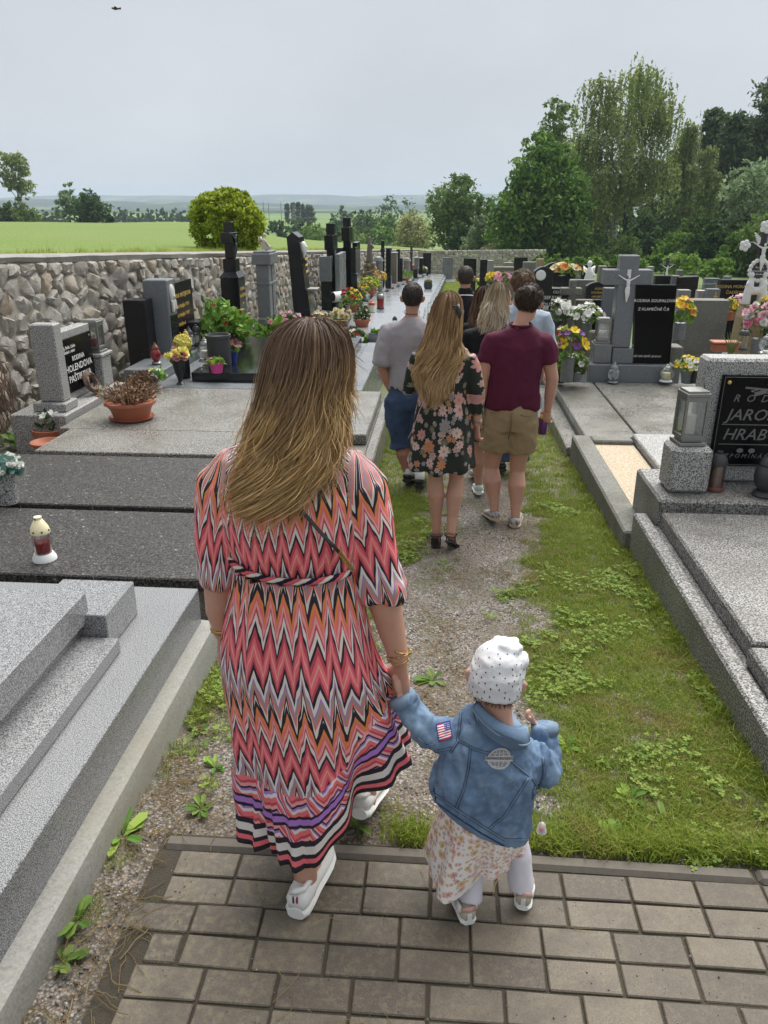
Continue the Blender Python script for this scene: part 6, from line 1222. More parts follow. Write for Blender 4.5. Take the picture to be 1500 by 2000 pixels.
p = at(1149, 548, 19); T = thing('angel_statue', 'small white angel statue among the far right graves', 'statue', p); mb = MB(); mb.tube([p + np.array([0, 0, -.3]), p, p + np.array([.02, 0, .2]), p + np.array([0, 0, .3])], [.10, .11, .09, .04], 8); mb.blob(p + np.array([0, 0, .38]), (.06, .06, .07)); mb.tube([p + np.array([.05, 0, .2]), p + np.array([.14, -.05, .1])], .035, 6); V_, F_ = fuse(mb, .02, 1); skin_obj('body', V_, F_, M['white_stone'], T)
for s_ in (-1, 1): MB().tube([p + np.array([s_ * .05, .04, .2]), p + np.array([s_ * .12, .06, .32]), p + np.array([s_ * .13, .06, .12])], [.06, .05, .01], 8, flat=.3).build('wing', M['white_stone'], T, True)
for k, (px, py, y, key, lab) in enumerate([(940, 533, 24, 'white', 'white flowers beside the strip of grass'), (948, 530, 22, 'yellow', 'yellow flowers behind the dark haired couple'), (935, 545, 20, 'lemon', 'pale green flowers right of the strip of grass'), (965, 550, 15, 'yellow', 'yellow forsythia behind the blonde woman'), (978, 552, 14.6, 'pink', 'pink artificial flowers behind the blonde woman')]):
 flowerpot('flowerpot', lab, G(px, py + 12, .2) if k < 3 else at(px, py + 18, y), 'pot', .10, .16, M['iron'], (M['leaf_mid'], 50), [(key, 14, .055)], .17, .2, leaf=.05, group='flowers in the far right rows')
for k in range(6):
 y0 = 16 + k * 4.2; T = thing('grave', ['low pale grave slab at the right of the grass strip, nearest', 'low pale grave slab, second along the grass strip', 'low pale grave slab, third along the grass strip', 'low pale grave slab, fourth along the grass strip', 'low pale grave slab, fifth along the grass strip', 'low pale grave slab, farthest along the grass strip'][k], 'grave', (2.6, y0, gz(y0)), 0, 'pale slabs right of the grass strip')
 slabbox(T, 'cover_slab', M['polished_pale'], 1.62 + .02 * k, 3.6, y0, y0 + 1.7, gz(y0) - .2, gz(y0) + .3, .01); slabbox(T, 'kerb', M['grey_mid'], 1.55 + .02 * k, 3.7, y0 - .1, y0 + 1.9, gz(y0) - .4, gz(y0) + .15, .01); slabbox(T, 'headstone', M['grey_mid'] if k % 2 else M['concrete_old'], 2.2, 3.2, y0 + 1.72, y0 + 1.86, gz(y0), gz(y0) + .95, .012)
# --- grass, gravel, straw, weeds on the path
def scatter(name, P, rot, scl, sources, label=None):
 """one object that sets copies of the source meshes on its points"""
 P = np.asarray(P, np.float32); n = len(P)
 me = bpy.data.meshes.new(name); me.vertices.add(n); me.vertices.foreach_set('co', P.ravel())
 a = me.attributes.new('rot', 'FLOAT_VECTOR', 'POINT'); a.data.foreach_set('vector', np.asarray(rot, np.float32).ravel())
 a = me.attributes.new('scl', 'FLOAT', 'POINT'); a.data.foreach_set('value', np.asarray(scl, np.float32))
 a = me.attributes.new('pick', 'INT', 'POINT'); a.data.foreach_set('value', np.random.default_rng(1).integers(0, len(sources), n).astype(np.int32))
 o = bpy.data.objects.new(name, me); COL.objects.link(o); o['kind'] = 'stuff'
 col = bpy.data.collections.new(name + '_pieces')
 for s in sources: col.objects.link(s)
 g = bpy.data.node_groups.new(name, 'GeometryNodeTree')
 g.interface.new_socket('Geometry', in_out='INPUT', socket_type='NodeSocketGeometry'); g.interface.new_socket('Geometry', in_out='OUTPUT', socket_type='NodeSocketGeometry')
 N = g.nodes.new; gi, go = N('NodeGroupInput'), N('NodeGroupOutput'); iop = N('GeometryNodeInstanceOnPoints'); ci = N('GeometryNodeCollectionInfo')
 ci.inputs['Collection'].default_value = col; ci.inputs['Separate Children'].default_value = True; ci.inputs['Reset Children'].default_value = True
 def na(nm, t):
  q = N('GeometryNodeInputNamedAttribute'); q.data_type = t; q.inputs['Name'].default_value = nm; return q.outputs['Attribute']
 l = g.links.new
 l(gi.outputs[0], iop.inputs['Points']); l(ci.outputs[0], iop.inputs['Instance']); iop.inputs['Pick Instance'].default_value = True
 l(na('pick', 'INT'), iop.inputs['Instance Index'])
 e = N('FunctionNodeEulerToRotation'); l(na('rot', 'FLOAT_VECTOR'), e.inputs[0]); l(e.outputs[0], iop.inputs['Rotation']); l(na('scl', 'FLOAT'), iop.inputs['Scale'])
 l(iop.outputs[0], go.inputs[0]); m = o.modifiers.new('scatter', 'NODES'); m.node_group = g
 return o
def src(name, mb, mat, smooth=False, recalc=False):
 me = mb.mesh(name)
 me.materials.append(mat)
 if smooth: me.polygons.foreach_set('use_smooth', [True] * len(me.polygons))
 return bpy.data.objects.new(name, me)
def grass_mat():
 t = NT('path grass'); r = t.n('NewGeometry').outputs['Random Per Island']; o = t.rnd(); k = t.math('ADD', t.math('MULTIPLY', r, 0.5), t.math('MULTIPLY', o, 0.5))
 big = t.noise(t.pos(), 1.7, 3)
 c = t.ramp(k, [(0.05, (0.085, 0.14, 0.014)), (0.35, (0.16, 0.25, 0.024)), (0.62, (0.25, 0.325, 0.036)), (0.82, (0.35, 0.38, 0.07)), (0.95, (0.44, 0.37, 0.15))])
 c = t.mix(t.ramp(big, [(0.45, 0), (0.7, 0.55)]), c, (0.22, 0.27, 0.035)); c = t.mix(t.ramp(t.noise(t.vmath('ADD', t.pos(), (5, 3, 0)), 2.6, 4, .65), [(0.55, 0), (0.68, 0.55)]), c, (0.30, 0.225, 0.085)); return t.leaf(c, 0.5, 0.5)
M['grass'] = grass_mat(); M['straw'] = _solidleaf('dry straw', (0.34, 0.25, 0.12), 0.35)
rg5 = random.Random(55); nr5 = np.random.default_rng(55)
def blade_tuft(n, r, h, w, seed, lean=0.5):
 rg = random.Random(seed); mb = MB()
 for _ in range(n):
  a = rg.uniform(0, 6.28); q = r * math.sqrt(rg.random()); b = Vector((q * math.cos(a), q * math.sin(a), -.004)); hh = h * rg.uniform(.45, 1.1)
  a2 = rg.uniform(0, 6.28); d = Vector((math.cos(a2), math.sin(a2), 0)); ln = rg.uniform(.1, 1) * lean * hh; s = Vector((-d.y, d.x, 0)) * w * rg.uniform(.6, 1.2)
  m_ = b + d * ln * .35 + Vector((0, 0, hh * .6)); e = b + d * ln * 1.25 + Vector((0, 0, hh * rg.uniform(.75, 1.0)))
  mb.add([b - s * .6, b + s * .6, m_ + s * .5, m_ - s * .5, e], [[0, 1, 2, 3], [3, 2, 4]])
 return mb
tufts = [src('grass_tuft', blade_tuft(24, .042, .040, .0022, k, .9), M['grass']) for k in range(7)]
def clover(seed):
 rg = random.Random(seed); mb = MB()
 for _ in range(9):
  c = Vector((rg.uniform(-.045, .045), rg.uniform(-.045, .045), rg.uniform(.014, .034))); a0 = rg.uniform(0, 6.28); R = rg.uniform(.007, .0115)
  for k in range(3):
   a = a0 + k * 2.094; d = Vector((math.cos(a), math.sin(a), .15)); s = Vector((-d.y, d.x, 0)); mb.add([c, c + d * R * .7 + s * R * .62, c + d * R * 1.25 + s * R * .3, c + d * R * 1.25 - s * R * .3, c + d * R * .7 - s * R * .62], [[0, 1, 2, 3, 4]])
 return mb
M['clover'] = foliage('clover leaves', (.04, .08, .01), (.075, .125, .018), (.12, .17, .035), .4)
clovers = [src('clover_sprig', clover(k), M['clover']) for k in range(5)]
near, far = [], []
def cand(x0, x1, y0, y1, per_m2):
 n = int((x1 - x0) * (y1 - y0) * per_m2); return nr5.uniform(x0, x1, n), nr5.uniform(y0, y1, n)
def right_edge(y): return 1.30 if y < 4.9 else (1.255 if y < 7.3 else (1.24 if y < 10 else 1.55))
def left_edge(y): return -1.07 if y < 3.3 else (-.76 if y < 5.8 else (kerbx(y) + .02))
def allowed(x, y): return left_edge(y) < x < right_edge(y) and not (y < 2.045 and x > (-.905 + .03 * math.sin(y * 9)))
Pn, Sn, Pc, Sc = [], [], [], []
X, Y = cand(-1.1, 1.32, 1.2, 6.0, 2300)
for x, y in zip(X, Y):
 if not allowed(x, y): continue
 d = grass_density(x, y)
 if nr5.random() < d ** 1.6 * 0.95:
  q = nr5.random()
  cl = fbm(x, y, 2.2, 21)
  if cl > 0.16 and nr5.random() < .16: Pc.append((x, y, ground_z(x, y))); Sc.append(nr5.uniform(.7, 1.25))
  Pn.append((x, y, ground_z(x, y))); e_ = min(right_edge(y) - x, x - left_edge(y)); Sn.append(nr5.uniform(.55, 1.05) * (0.6 + .5 * d) * (1.25 if y < 2.25 and x > 0 else 1) * (1.5 if e_ < .05 and nr5.random() < .4 else 1))
X, Y = cand(-.8, 1.6, 6.0, 15, 420)
for x, y in zip(X, Y):
 if allowed(x, y) and nr5.random() < grass_density(x, y): Pn.append((x, y, ground_z(x, y))); Sn.append(nr5.uniform(.9, 1.5))
X, Y = cand(-.6, 2.2, 15, 53, 75)
for x, y in zip(X, Y):
 if kerbx(y) + .03 < x < 1.6 + .012 * (y - 16): Pn.append((x, y, gz(y))); Sn.append(nr5.uniform(1.8, 3.0))
def rots(n, tilt=.12): return np.stack([nr5.normal(0, tilt, n), nr5.normal(0, tilt, n), nr5.uniform(0, 6.28, n)], 1)
scatter('grass', Pn, rots(len(Pn)), Sn, tufts)
scatter('clover', Pc, rots(len(Pc)), Sc, clovers)
def peb_mat():
 t = NT('pebbles'); r = t.rnd(); c = t.ramp(r, [(0, (.07, .065, .06)), (.25, (.15, .14, .125)), (.5, (.26, .24, .22)), (.7, (.20, .145, .115)), (.85, (.34, .32, .30)), (1, (.47, .46, .44))]); n = t.noise(t.pos(), 260, 2)
 return t.bsdf(t.mix(n, c, t.mix(.5, c, (.05, .045, .04))), .55, t.bump(n, .3, .002))
M['pebble'] = peb_mat(); pebs = []
for k in range(6):
 rg = random.Random(k); mb = MB(); mb.blob((0, 0, .3), (1, rg.uniform(.6, .95), rg.uniform(.4, .65)), 6, 4, jit=.22, rng=rg); pebs.append(src('pebble_piece', mb, M['pebble'], smooth=k % 2 == 0))
Pp, Sp = [], []
X, Y = cand(-1.1, 1.32, 1.0, 6.5, 4200)
for x, y in zip(X, Y):
 if not allowed(x, y): continue
 d = grass_density(x, y); patch = fbm(x, y, 4.5, 31)
 p_ = (1 - d) * (0.75 if patch > -.08 else 0.22) * (1 if y < 4 else .6)
 if x < -.90: p_ = .62
 if nr5.random() < p_: Pp.append((x, y, ground_z(x, y) - .001)); Sp.append(nr5.choice([.003, .0042, .0055, .0075, .010], p=[.3, .32, .22, .12, .04]) * nr5.uniform(.8, 1.2))
X, Y = cand(-.95, 2.3, .9, 1.99, 420)                     # grit lying on the pavers and in their joints
for x, y in zip(X, Y): Pp.append((x, y, .0025)); Sp.append(nr5.choice([.0015, .0023, .0036], p=[.6, .3, .1]))
scatter('gravel', Pp, nr5.uniform(0, 6.28, (len(Pp), 3)), Sp, pebs)
def straw(seed):
 rg = random.Random(seed); mb = MB(); p = Vector((0, 0, .004)); a = rg.uniform(0, 6.28); pts = [p]
 for _ in range(4): a += rg.uniform(-.5, .5); p = p + Vector((math.cos(a), math.sin(a), 0)) * rg.uniform(.015, .035); pts.append(Vector((p.x, p.y, max(.003, rg.uniform(.002, .014)))))
 mb.tube(pts, .0011, 3); return mb
straws = [src('straw_piece', straw(k), M['straw']) for k in range(6)]
Ps, Ss = [], []
X, Y = cand(-1.1, 1.32, 1.0, 5.5, 800)
for x, y in zip(X, Y):
 if not allowed(x, y): continue
 n = fbm(x, y, 2.4, 41) + (.55 if x < -.88 else 0) + (.3 if right_edge(y) - x < .15 else 0)
 if n > .12 and nr5.random() < .85: Ps.append((x, y, ground_z(x, y) + nr5.uniform(0, .012))); Ss.append(nr5.uniform(.6, 1.5))
for _ in range(110):
 Ps.append((nr5.normal(-.95, .05), nr5.uniform(.9, 2.05), nr5.uniform(.002, .014))); Ss.append(nr5.uniform(.5, 1.3))
for _ in range(24): Ps.append((nr5.uniform(-.9, 1.6), nr5.uniform(1.0, 1.95), .003)); Ss.append(nr5.uniform(.5, 1.1))
scatter('dry_straw', Ps, rots(len(Ps), .05), Ss, straws)
W_ = [(560 - 322, 1635, .04, .04, .085, 'leaf_fresh', 'broad leaved plantain at the corner of the paving by the concrete footing', 11), (420, 1500, .02, .03, .045, 'leaf_fresh', 'plantain rosette in the dirt between the tomb and the walking woman', 10), (385, 1430, .02, .03, .04, 'leaf_mid', 'leafy weed at the edge of the tomb footing', 10),
  (395, 1580, .03, .035, .04, 'leaf_elder', 'pale green weed with pointed leaves near the paving edge', 14), (150, 1800, .03, .05, .055, 'leaf_elder', 'little weed sprouting from the dirt strip beside the pavers', 9), (118, 1880, .02, .04, .05, 'leaf_mid', 'small weed low in the dirt strip beside the pavers', 8),
  (1108, 1460, .025, .03, .05, 'leaf_fresh', 'plantain in the grass right of the toddler', 10), (1010, 1420 + 120, .03, .03, .06, 'leaf_mid', 'leafy weed in the grass behind the toddler', 8), (1190, 1640, .025, .035, .05, 'leaf_fresh', 'bright weed at the kerb of the paving on the right', 10), (845, 1330, .03, .03, .06, 'leaf_elder', 'weed rosette in the gravel between woman and toddler', 9),
  (1230, 1560, .025, .03, .045, 'leaf_fresh', 'dandelion rosette in the grass below the right kerb', 11), (700, 1620, .03, .06, .05, 'leaf_mid', 'grassy weed by the raised white shoe', 10), (1300, 1610, .03, .04, .06, 'leaf_elder', 'weed among clover near the right edge', 9)]
for k, (px, py, r, h, lf, mt, lab, n) in enumerate(W_):
 p = G(px, py); p[2] = ground_z(p[0], p[1]); weed(lab, p, n, r, h, lf, M[mt], 80 + k, group='weeds growing on the path')
rg = random.Random(3)
for k, (x, y) in enumerate([(-.93, 1.96), (-.955, 1.55)]): pass
Pf, Sf = [], []
for _ in range(420):
 x = rg.uniform(-.15, 1.3);
 if x < .32 and rg.random() < .35: continue
 y = 2.05 + abs(rg.gauss(0, .05)); Pf.append((x, y, 0)); Sf.append(rg.uniform(.8, 1.4))
for _ in range(260):
 y = rg.uniform(2.1, 7.2); Pf.append((right_edge(y) - abs(rg.gauss(.02, .03)), y, gz(y))); Sf.append(rg.uniform(.8, 1.7))
for _ in range(160):
 y = rg.uniform(5.9, 12); Pf.append((left_edge(y) + abs(rg.gauss(.02, .03)), y, gz(y))); Sf.append(rg.uniform(.8, 1.7))
scatter('grass', Pf, rots(len(Pf), .2), Sf, [src('grass_tuft', blade_tuft(20, .035, .06, .0024, 70 + k, .8), M['grass']) for k in range(4)])
Pw, Sw = [], []
for _ in range(1500):
 y = 6 + 48 * rg.random() ** 1.2; x = wallx(y) - .48 - abs(rg.gauss(0, .5)); Pw.append((x, y, fieldz(x, y))); Sw.append(rg.uniform(1.2, 2.8))
scatter('meadow_grass', Pw, rots(len(Pw), .2), Sw, [src('meadow_tuft', blade_tuft(16, .04, .05, .0018, 90 + k, 1.0), M['grass']) for k in range(4)])
# --- people: tools
def skin_mat(name, c):
 t = NT(name); p = t.pos(); n = t.noise(p, 22, 4, 0.6); n2 = t.noise(p, 180, 3)
 col = t.mix(n, tuple(x * .86 for x in c), (min(1, c[0] * 1.12), c[1] * 1.02, c[2] * .98)); col = t.mix(t.ramp(t.noise(p, 7, 3), [(.5, 0), (.75, .35)]), col, (c[0] * 1.02, c[1] * .78, c[2] * .72))
 return t.bsdf(col, 0.48, t.bump(n2, .12, .002), spec=.4, sss=.12)
SKIN = skin_mat('fair skin', (0.50, 0.29, 0.21)); SKIN_TAN = skin_mat('tanned skin', (0.40, 0.21, 0.145)); SKIN_BABY = skin_mat('pale baby skin', (0.58, 0.35, 0.26))
def hair_mat(name, root, mid, tip):
 t = NT(name); a = t.n('Attribute', attribute_name='t').outputs['Fac']; r = t.rpi()
 k = t.math('ADD', a, t.math('MULTIPLY', t.math('SUBTRACT', r, .5), .45))
 c = t.ramp(k, [(0.05, root), (0.5, mid), (0.95, tip)]); c = t.mix(t.math('MULTIPLY', t.ramp(t.math('FRACT', t.math('MULTIPLY', r, 7.3)), [(0, 0), (1, 1)]), .45), c, t.mix(.65, c, (0.01, .006, .004)))
 return t.bsdf(c, 0.52, spec=.28)
def cloth(name, c, rough=.85, weave=420, var=.12, sheen=.2, c2=None):
 t = NT(name); p = t.pos(); n = t.noise(p, 9, 4); col = t.mix(n, tuple(x * (1 - var) for x in c), c2 or tuple(min(1, x * (1 + var)) for x in c))
 return t.bsdf(col, rough, t.bump(t.math('ADD', t.noise(p, weave, 2), t.math('MULTIPLY', t.noise(p, 26, 4), 1.2)), .22, .004), spec=.25)
def normals(V, F):
 V = np.asarray(V); N = np.zeros_like(V); Q = np.array([f[:3] for f in F]); n = np.cross(V[Q[:, 1]] - V[Q[:, 0]], V[Q[:, 2]] - V[Q[:, 0]])
 F4 = np.array([f if len(f) == 4 else list(f) + [f[-1]] for f in F])
 for k in range(4): np.add.at(N, F4[:, k], n)
 return N / (np.linalg.norm(N, axis=1)[:, None] + 1e-12)
def wrinkle(V, F, amp, scale=(9, 9, 4), seed=0, mask=None):
 N = normals(V, F); d = np.array([mnoise.fractal(Vector((v[0] * scale[0] + seed, v[1] * scale[1], v[2] * scale[2])), .8, 2.1, 3) for v in V])
 d = np.clip(d, -.8, .8)
 if mask is not None: d = d * mask
 return V + N * (amp * d)[:, None]
def hand(mb, W, d, thumb, curl=.35, s=1.0, spread=1.0, n=None):
 """palm with four unequal bent fingers and a thumb leaving its side"""
 W = Vector(W); d = Vector(d).normalized(); th = Vector(thumb); th = (th - d * th.dot(d)).normalized(); nn = d.cross(th) if n is None else Vector(n)
 nn = (nn - d * nn.dot(d) - th * nn.dot(th)).normalized()
 mb.tube([W - d * .02 * s, W + d * .025 * s, W + d * .06 * s, W + d * .093 * s], [.026 * s, .034 * s, .041 * s, .038 * s], 10, flat=.42, side=th)
 for k, (o, l) in enumerate(zip((.030, .0105, -.0105, -.030), (.072, .081, .075, .058))):
  b = W + d * (.082 - (.008 if k == 3 else 0)) * s + th * o * s * spread; pts = [b - d * .015 * s, b]; dd = d + th * (o * 1.6); dd.normalize(); a = 0
  for j, f_ in enumerate((.45, .32, .25)):
   a += curl * (.6 + .5 * j) * (1 + .08 * k); v = dd * math.cos(a) + nn * math.sin(a); pts.append(pts[-1] + v * l * f_ * s)
  mb.tube(pts, [.009 * s, .0098 * s, .009 * s, .0082 * s, .0062 * s], 8)
 b = W + d * .022 * s + th * .024 * s; v1 = (d * .62 + th * .72 + nn * .25).normalized(); v2 = (d * .88 + th * .25 + nn * .4).normalized(); p1 = b + v1 * .038 * s; p2 = p1 + v2 * .032 * s; p3 = p2 + (v2 + nn * .15).normalized() * .024 * s
 mb.tube([b - v1 * .01 * s, b, p1, p2, p3], [.013 * s, .0145 * s, .0115 * s, .0105 * s, .0075 * s], 8)
def head_shape(mb, c, s=1.0, yaw=0.0, pitch=0.0, roll=0.0):
 """skull, jaw, nose, brow, lips and ears; c = middle of the head, looking along +y before turning"""
 R = Matrix.Rotation(yaw, 3, 'Z') @ Matrix.Rotation(pitch, 3, 'X') @ Matrix.Rotation(roll, 3, 'Y'); c = Vector(c)
 f_ = lambda x, y, z: c + R @ Vector((x * s, y * s, z * s))
 mb.blob(f_(0, -.008, .022), (.076 * s, .094 * s, .092 * s), 18, 12, M=R); mb.blob(f_(0, .035, -.045), (.058 * s, .058 * s, .072 * s), 14, 10, M=R); mb.blob(f_(0, .06, -.09), (.032 * s, .03 * s, .026 * s), 10, 8, M=R)
 mb.tube([f_(0, .085, .012), f_(0, .100, -.012), f_(0, .108, -.032), f_(0, .088, -.042)], [.008 * s, .012 * s, .016 * s, .008 * s], 8); mb.tube([f_(-.022, .088, -.064), f_(0, .094, -.063), f_(.022, .088, -.064)], [.006 * s, .009 * s, .006 * s], 6)
 for q in (-1, 1):
  mb.tube([f_(q * .012, .083, .024), f_(q * .045, .072, .024)], [.011 * s, .008 * s], 6); mb.tube([f_(q * .073, -.012, .022), f_(q * .087, -.02, .010), f_(q * .085, -.016, -.012), f_(q * .075, -.008, -.032)], [.010 * s, .016 * s, .014 * s, .008 * s], 8, flat=.6)
 return f_, R
def face_bits(T, f_, s, lip=(.35, .12, .10)):
 e = MB(); b = MB(); l = MB()
 for q in (-1, 1):
  MB().blob(f_(q * .031, .078, .006), (.0125 * s, .008 * s, .0065 * s), 8, 6).build('eye', plain('dark eyes', (.05, .04, .035), .25), T, True)
  MB().tube([f_(q * .016, .089, .026), f_(q * .034, .086, .031), f_(q * .052, .072, .024)], [.003 * s, .0042 * s, .002 * s], 5).build('eyebrow', plain('eyebrows', (.07, .045, .03)), T, True)
 MB().tube([f_(-.02, .0935, -.064), f_(0, .102, -.0635), f_(.02, .0935, -.064)], [.003 * s, .006 * s, .003 * s], 6).build('lips', plain('lips', lip, .4), T, True)
def strands(T, name, paths, ts, width, mat, taper=True):
 """paths (n,k,3): thin ribbons facing outwards; ts (n,k): 0 root .. 1 tip"""
 P = np.asarray(paths); n, k, _ = P.shape; t = np.gradient(P, axis=1); t /= np.linalg.norm(t, axis=2)[..., None] + 1e-9
 nr = np.random.default_rng(4); o = nr.normal(size=(n, 1, 3)); s = np.cross(t, o); s /= np.linalg.norm(s, axis=2)[..., None] + 1e-9
 w_ = (width * nr.uniform(.5, 1.3, n))[:, None, None] * (np.concatenate([np.ones(k - 2), [.75, .15]])[None, :, None] if taper else 1)
 V = np.stack([P - s * w_ / 2, P + s * w_ / 2], 2).reshape(-1, 3); base = (np.arange(n) * k * 2)[:, None] + np.arange(k - 1)[None] * 2
 F = np.stack([base, base + 1, base + 3, base + 2], -1).reshape(-1, 4)
 return mesh_obj(name, V, F, mat, T, smooth=True, attrs={'t': ('FLOAT', np.repeat(np.asarray(ts).reshape(-1), 2))})
def long_hair(T, hull, n, mat, zend, phi, seed, width=.0025, wave=.010, curl=.02, seg=16, part=0.0, cap=True, cmat=None, tip_spread=.015, tgain=1.0, clumps=130, cphi=None):
 """hull rows (z,cx,cy,rx,ry) from the crown down; phi = (from,to) degrees round the head, 270 = straight back; zend(phi)->lowest z"""
 H_ = np.array(hull); zs = H_[::-1, 0]; nr = np.random.default_rng(seed); top = H_[0, 0]
 f_ = lambda z: [np.interp(z, zs, H_[::-1, k]) for k in range(1, 5)]
 a = np.radians(nr.uniform(phi[0], phi[1], n)); cl = nr.integers(0, clumps, n); ca = np.radians(nr.uniform(phi[0], phi[1], clumps)); a = a * .22 + ca[cl] * .78
 ze = np.array([zend(math.degrees(x)) for x in a]) + nr.uniform(-.05, .035, n) + nr.uniform(-.10, .07, clumps)[cl]
 u = np.linspace(0, 1, seg)[None] * np.ones((n, 1)); z0 = top - .012 * nr.uniform(0, 1, n) ** 1; rin = nr.uniform(.93, 1.04, n) + nr.uniform(-.10, .06, clumps)[cl]
 z = z0[:, None] + (ze - z0)[:, None] * u ** 1.22; cx, cy, rx, ry = f_(z); L_ = (top - z)
 ph = nr.uniform(0, 6.28, clumps)[cl] + nr.normal(0, .22, n); wv = wave * (L_ / (top - H_[-1, 0])) ** 1.5 * 2.2 * nr.uniform(.5, 1.4, clumps)[cl][:, None]
 rr = rin[:, None] * (1 + 0.0 * u); aa = a[:, None] + wv * 5.5 * np.sin(L_ * 24 + ph[:, None]) + np.cumsum(nr.normal(0, .006, (n, seg)), 1)
 x = cx + rx * rr * np.cos(aa) + part * np.exp(-L_ * 30); y = cy + ry * rr * np.sin(aa); tip = np.clip(u * 1.0 - .6, 0, 1) / .4
 d = nr.normal(size=(n, 2)) * tip_spread; x = x + d[:, :1] * tip ** 2 + curl * tip * np.sin(L_ * 40 + ph[:, None]); y = y - np.abs(d[:, 1:]) * tip ** 2 + wv * .6 * np.cos(L_ * 24 + ph[:, None])
 o = strands(T, 'hair', np.stack([x, y, z], -1), np.clip(u * tgain + nr.uniform(-.08, .08, (n, 1)) + nr.uniform(-.16, .2, clumps)[cl][:, None] * u, 0, 1), width, mat)
 if cap:
  R_ = []; mb = MB()
  rows = [r for r in hull if r[0] > cap]
  for (zz, cx_, cy_, rx_, ry_) in rows: R_.append([(cx_ + rx_ * .91 * math.cos(q), cy_ + ry_ * .91 * math.sin(q), zz - .004) for q in np.radians(np.linspace((cphi or phi)[0] - 4, (cphi or phi)[1] + 4, 22))])
  mb.rings(R_, False, False, closed=False); V = np.array(mb.v); skin_obj('hair_underlayer', V, mb.f, mat, T, {'t': ('FLOAT', np.clip((top - V[:, 2]) / (top - H_[-1, 0]) * .9, 0, 1) * tgain)})
 return o
def short_hair(T, f_, R, s, mat, n, seed, length=.035, nape=-.055, front=.045, top=1.0, bald=0.0):
 nr = np.random.default_rng(seed); d = nr.normal(size=(n * 3, 3)); d /= np.linalg.norm(d, axis=1)[:, None]
 E = np.array([.078, .096, .094]); q = d * E + np.array([0, -.008, .022])
 ok = (q[:, 2] > nape + np.clip(q[:, 1] + .03, 0, .2) * 1.15) & (q[:, 1] < front + q[:, 2] * .35) & ~((np.abs(q[:, 0]) > .066) & (q[:, 2] < .03) & (q[:, 1] > -.03)); q, d = q[ok][:n], d[ok][:n]
 flow = np.stack([d[:, 0] * .25, -.35 - .3 * d[:, 1], -.55 * np.ones(len(d))], 1) + nr.normal(size=(len(d), 3)) * .22; flow[d[:, 2] > .75] += np.array([0, .8, .35]); flow -= d * np.sum(flow * d, 1)[:, None]; flow /= np.linalg.norm(flow, axis=1)[:, None]
 ln = length * nr.uniform(.5, 1.2, len(d)) * (.55 + .45 * np.clip((q[:, 2] + .06) / .12, 0, 1)) ; u = np.linspace(0, 1, 5)
 P = q[:, None] + flow[:, None] * (ln[:, None] * u)[..., None] + d[:, None] * (ln[:, None] * .20 * np.sin(u * 2.6))[..., None]
 Rm = np.array(R); c = np.array(f_(0, 0, 0)); P = (P.reshape(-1, 3) * s) @ Rm.T + c
 strands(T, 'hair', P.reshape(-1, 5, 3), np.tile(u, (len(d), 1)), .0030 * s, mat)
 mb = MB(); mb.blob((0, 0, 0), (1, 1, 1), 26, 18); V = np.array(mb.v); q = V * E * 1.025 + np.array([0, -.008, .022])
 okv = (q[:, 2] > nape + np.clip(q[:, 1] + .03, 0, .2) * 1.15) & (q[:, 1] < front + q[:, 2] * .35); F = [f for f in mb.f if all(okv[i] for i in f)]
 V2 = (q * s) @ Rm.T + c; skin_obj('hair_underlayer', V2, F, mat, T, {'t': ('FLOAT', np.full(len(V2), .25))})
def shoe(T, heel, toe, w, h, mat, sole_mat, name='shoe', sole_h=.028, open_=.55, pitch=0.0):
 """low shoe: sole and upper lofted along its length"""
 heel, toe = Vector(heel), Vector(toe); d = toe - heel; L_ = d.length; d.normalize(); sd = d.cross(Vector((0, 0, 1))).normalized(); up = sd.cross(d)
 S = [(0.0, .55, .80), (.06, .80, 1.0), (.2, .86, 1.0), (.38, .84, .92), (.55, .94, .70), (.72, 1.0, .55), (.86, .90, .46), (.96, .62, .38), (1.0, .30, .30)]
 def ring(f_, a, zlo, zhi, nn=14):
  c = heel + d * L_ * f_; out = []
  for j in range(nn):
   t_ = 2 * math.pi * j / nn; x = math.copysign(abs(math.cos(t_)) ** .75, math.cos(t_)); z = math.sin(t_); zz = zlo + (zhi - zlo) * (.5 + .5 * math.copysign(abs(z) ** .8, z)); out.append(c + sd * (w / 2 * a * x * (1 - .25 * max(0, z))) + up * zz)
  return out
 so = MB(); so.rings([ring(f_ * 1.0, a * 1.06, 0, sole_h * (1.15 if f_ < .3 else .9), 14) for f_, a, _ in S]); up_ = MB(); up_.rings([ring(.012 + f_ * .975, a * .98, sole_h * .8, sole_h * .8 + (h - sole_h) * z, 14) for f_, a, z in S])
 o = up_.build(name, mat, T, True); so.build('sole', sole_mat, o, smooth=40); return o, d, sd, up
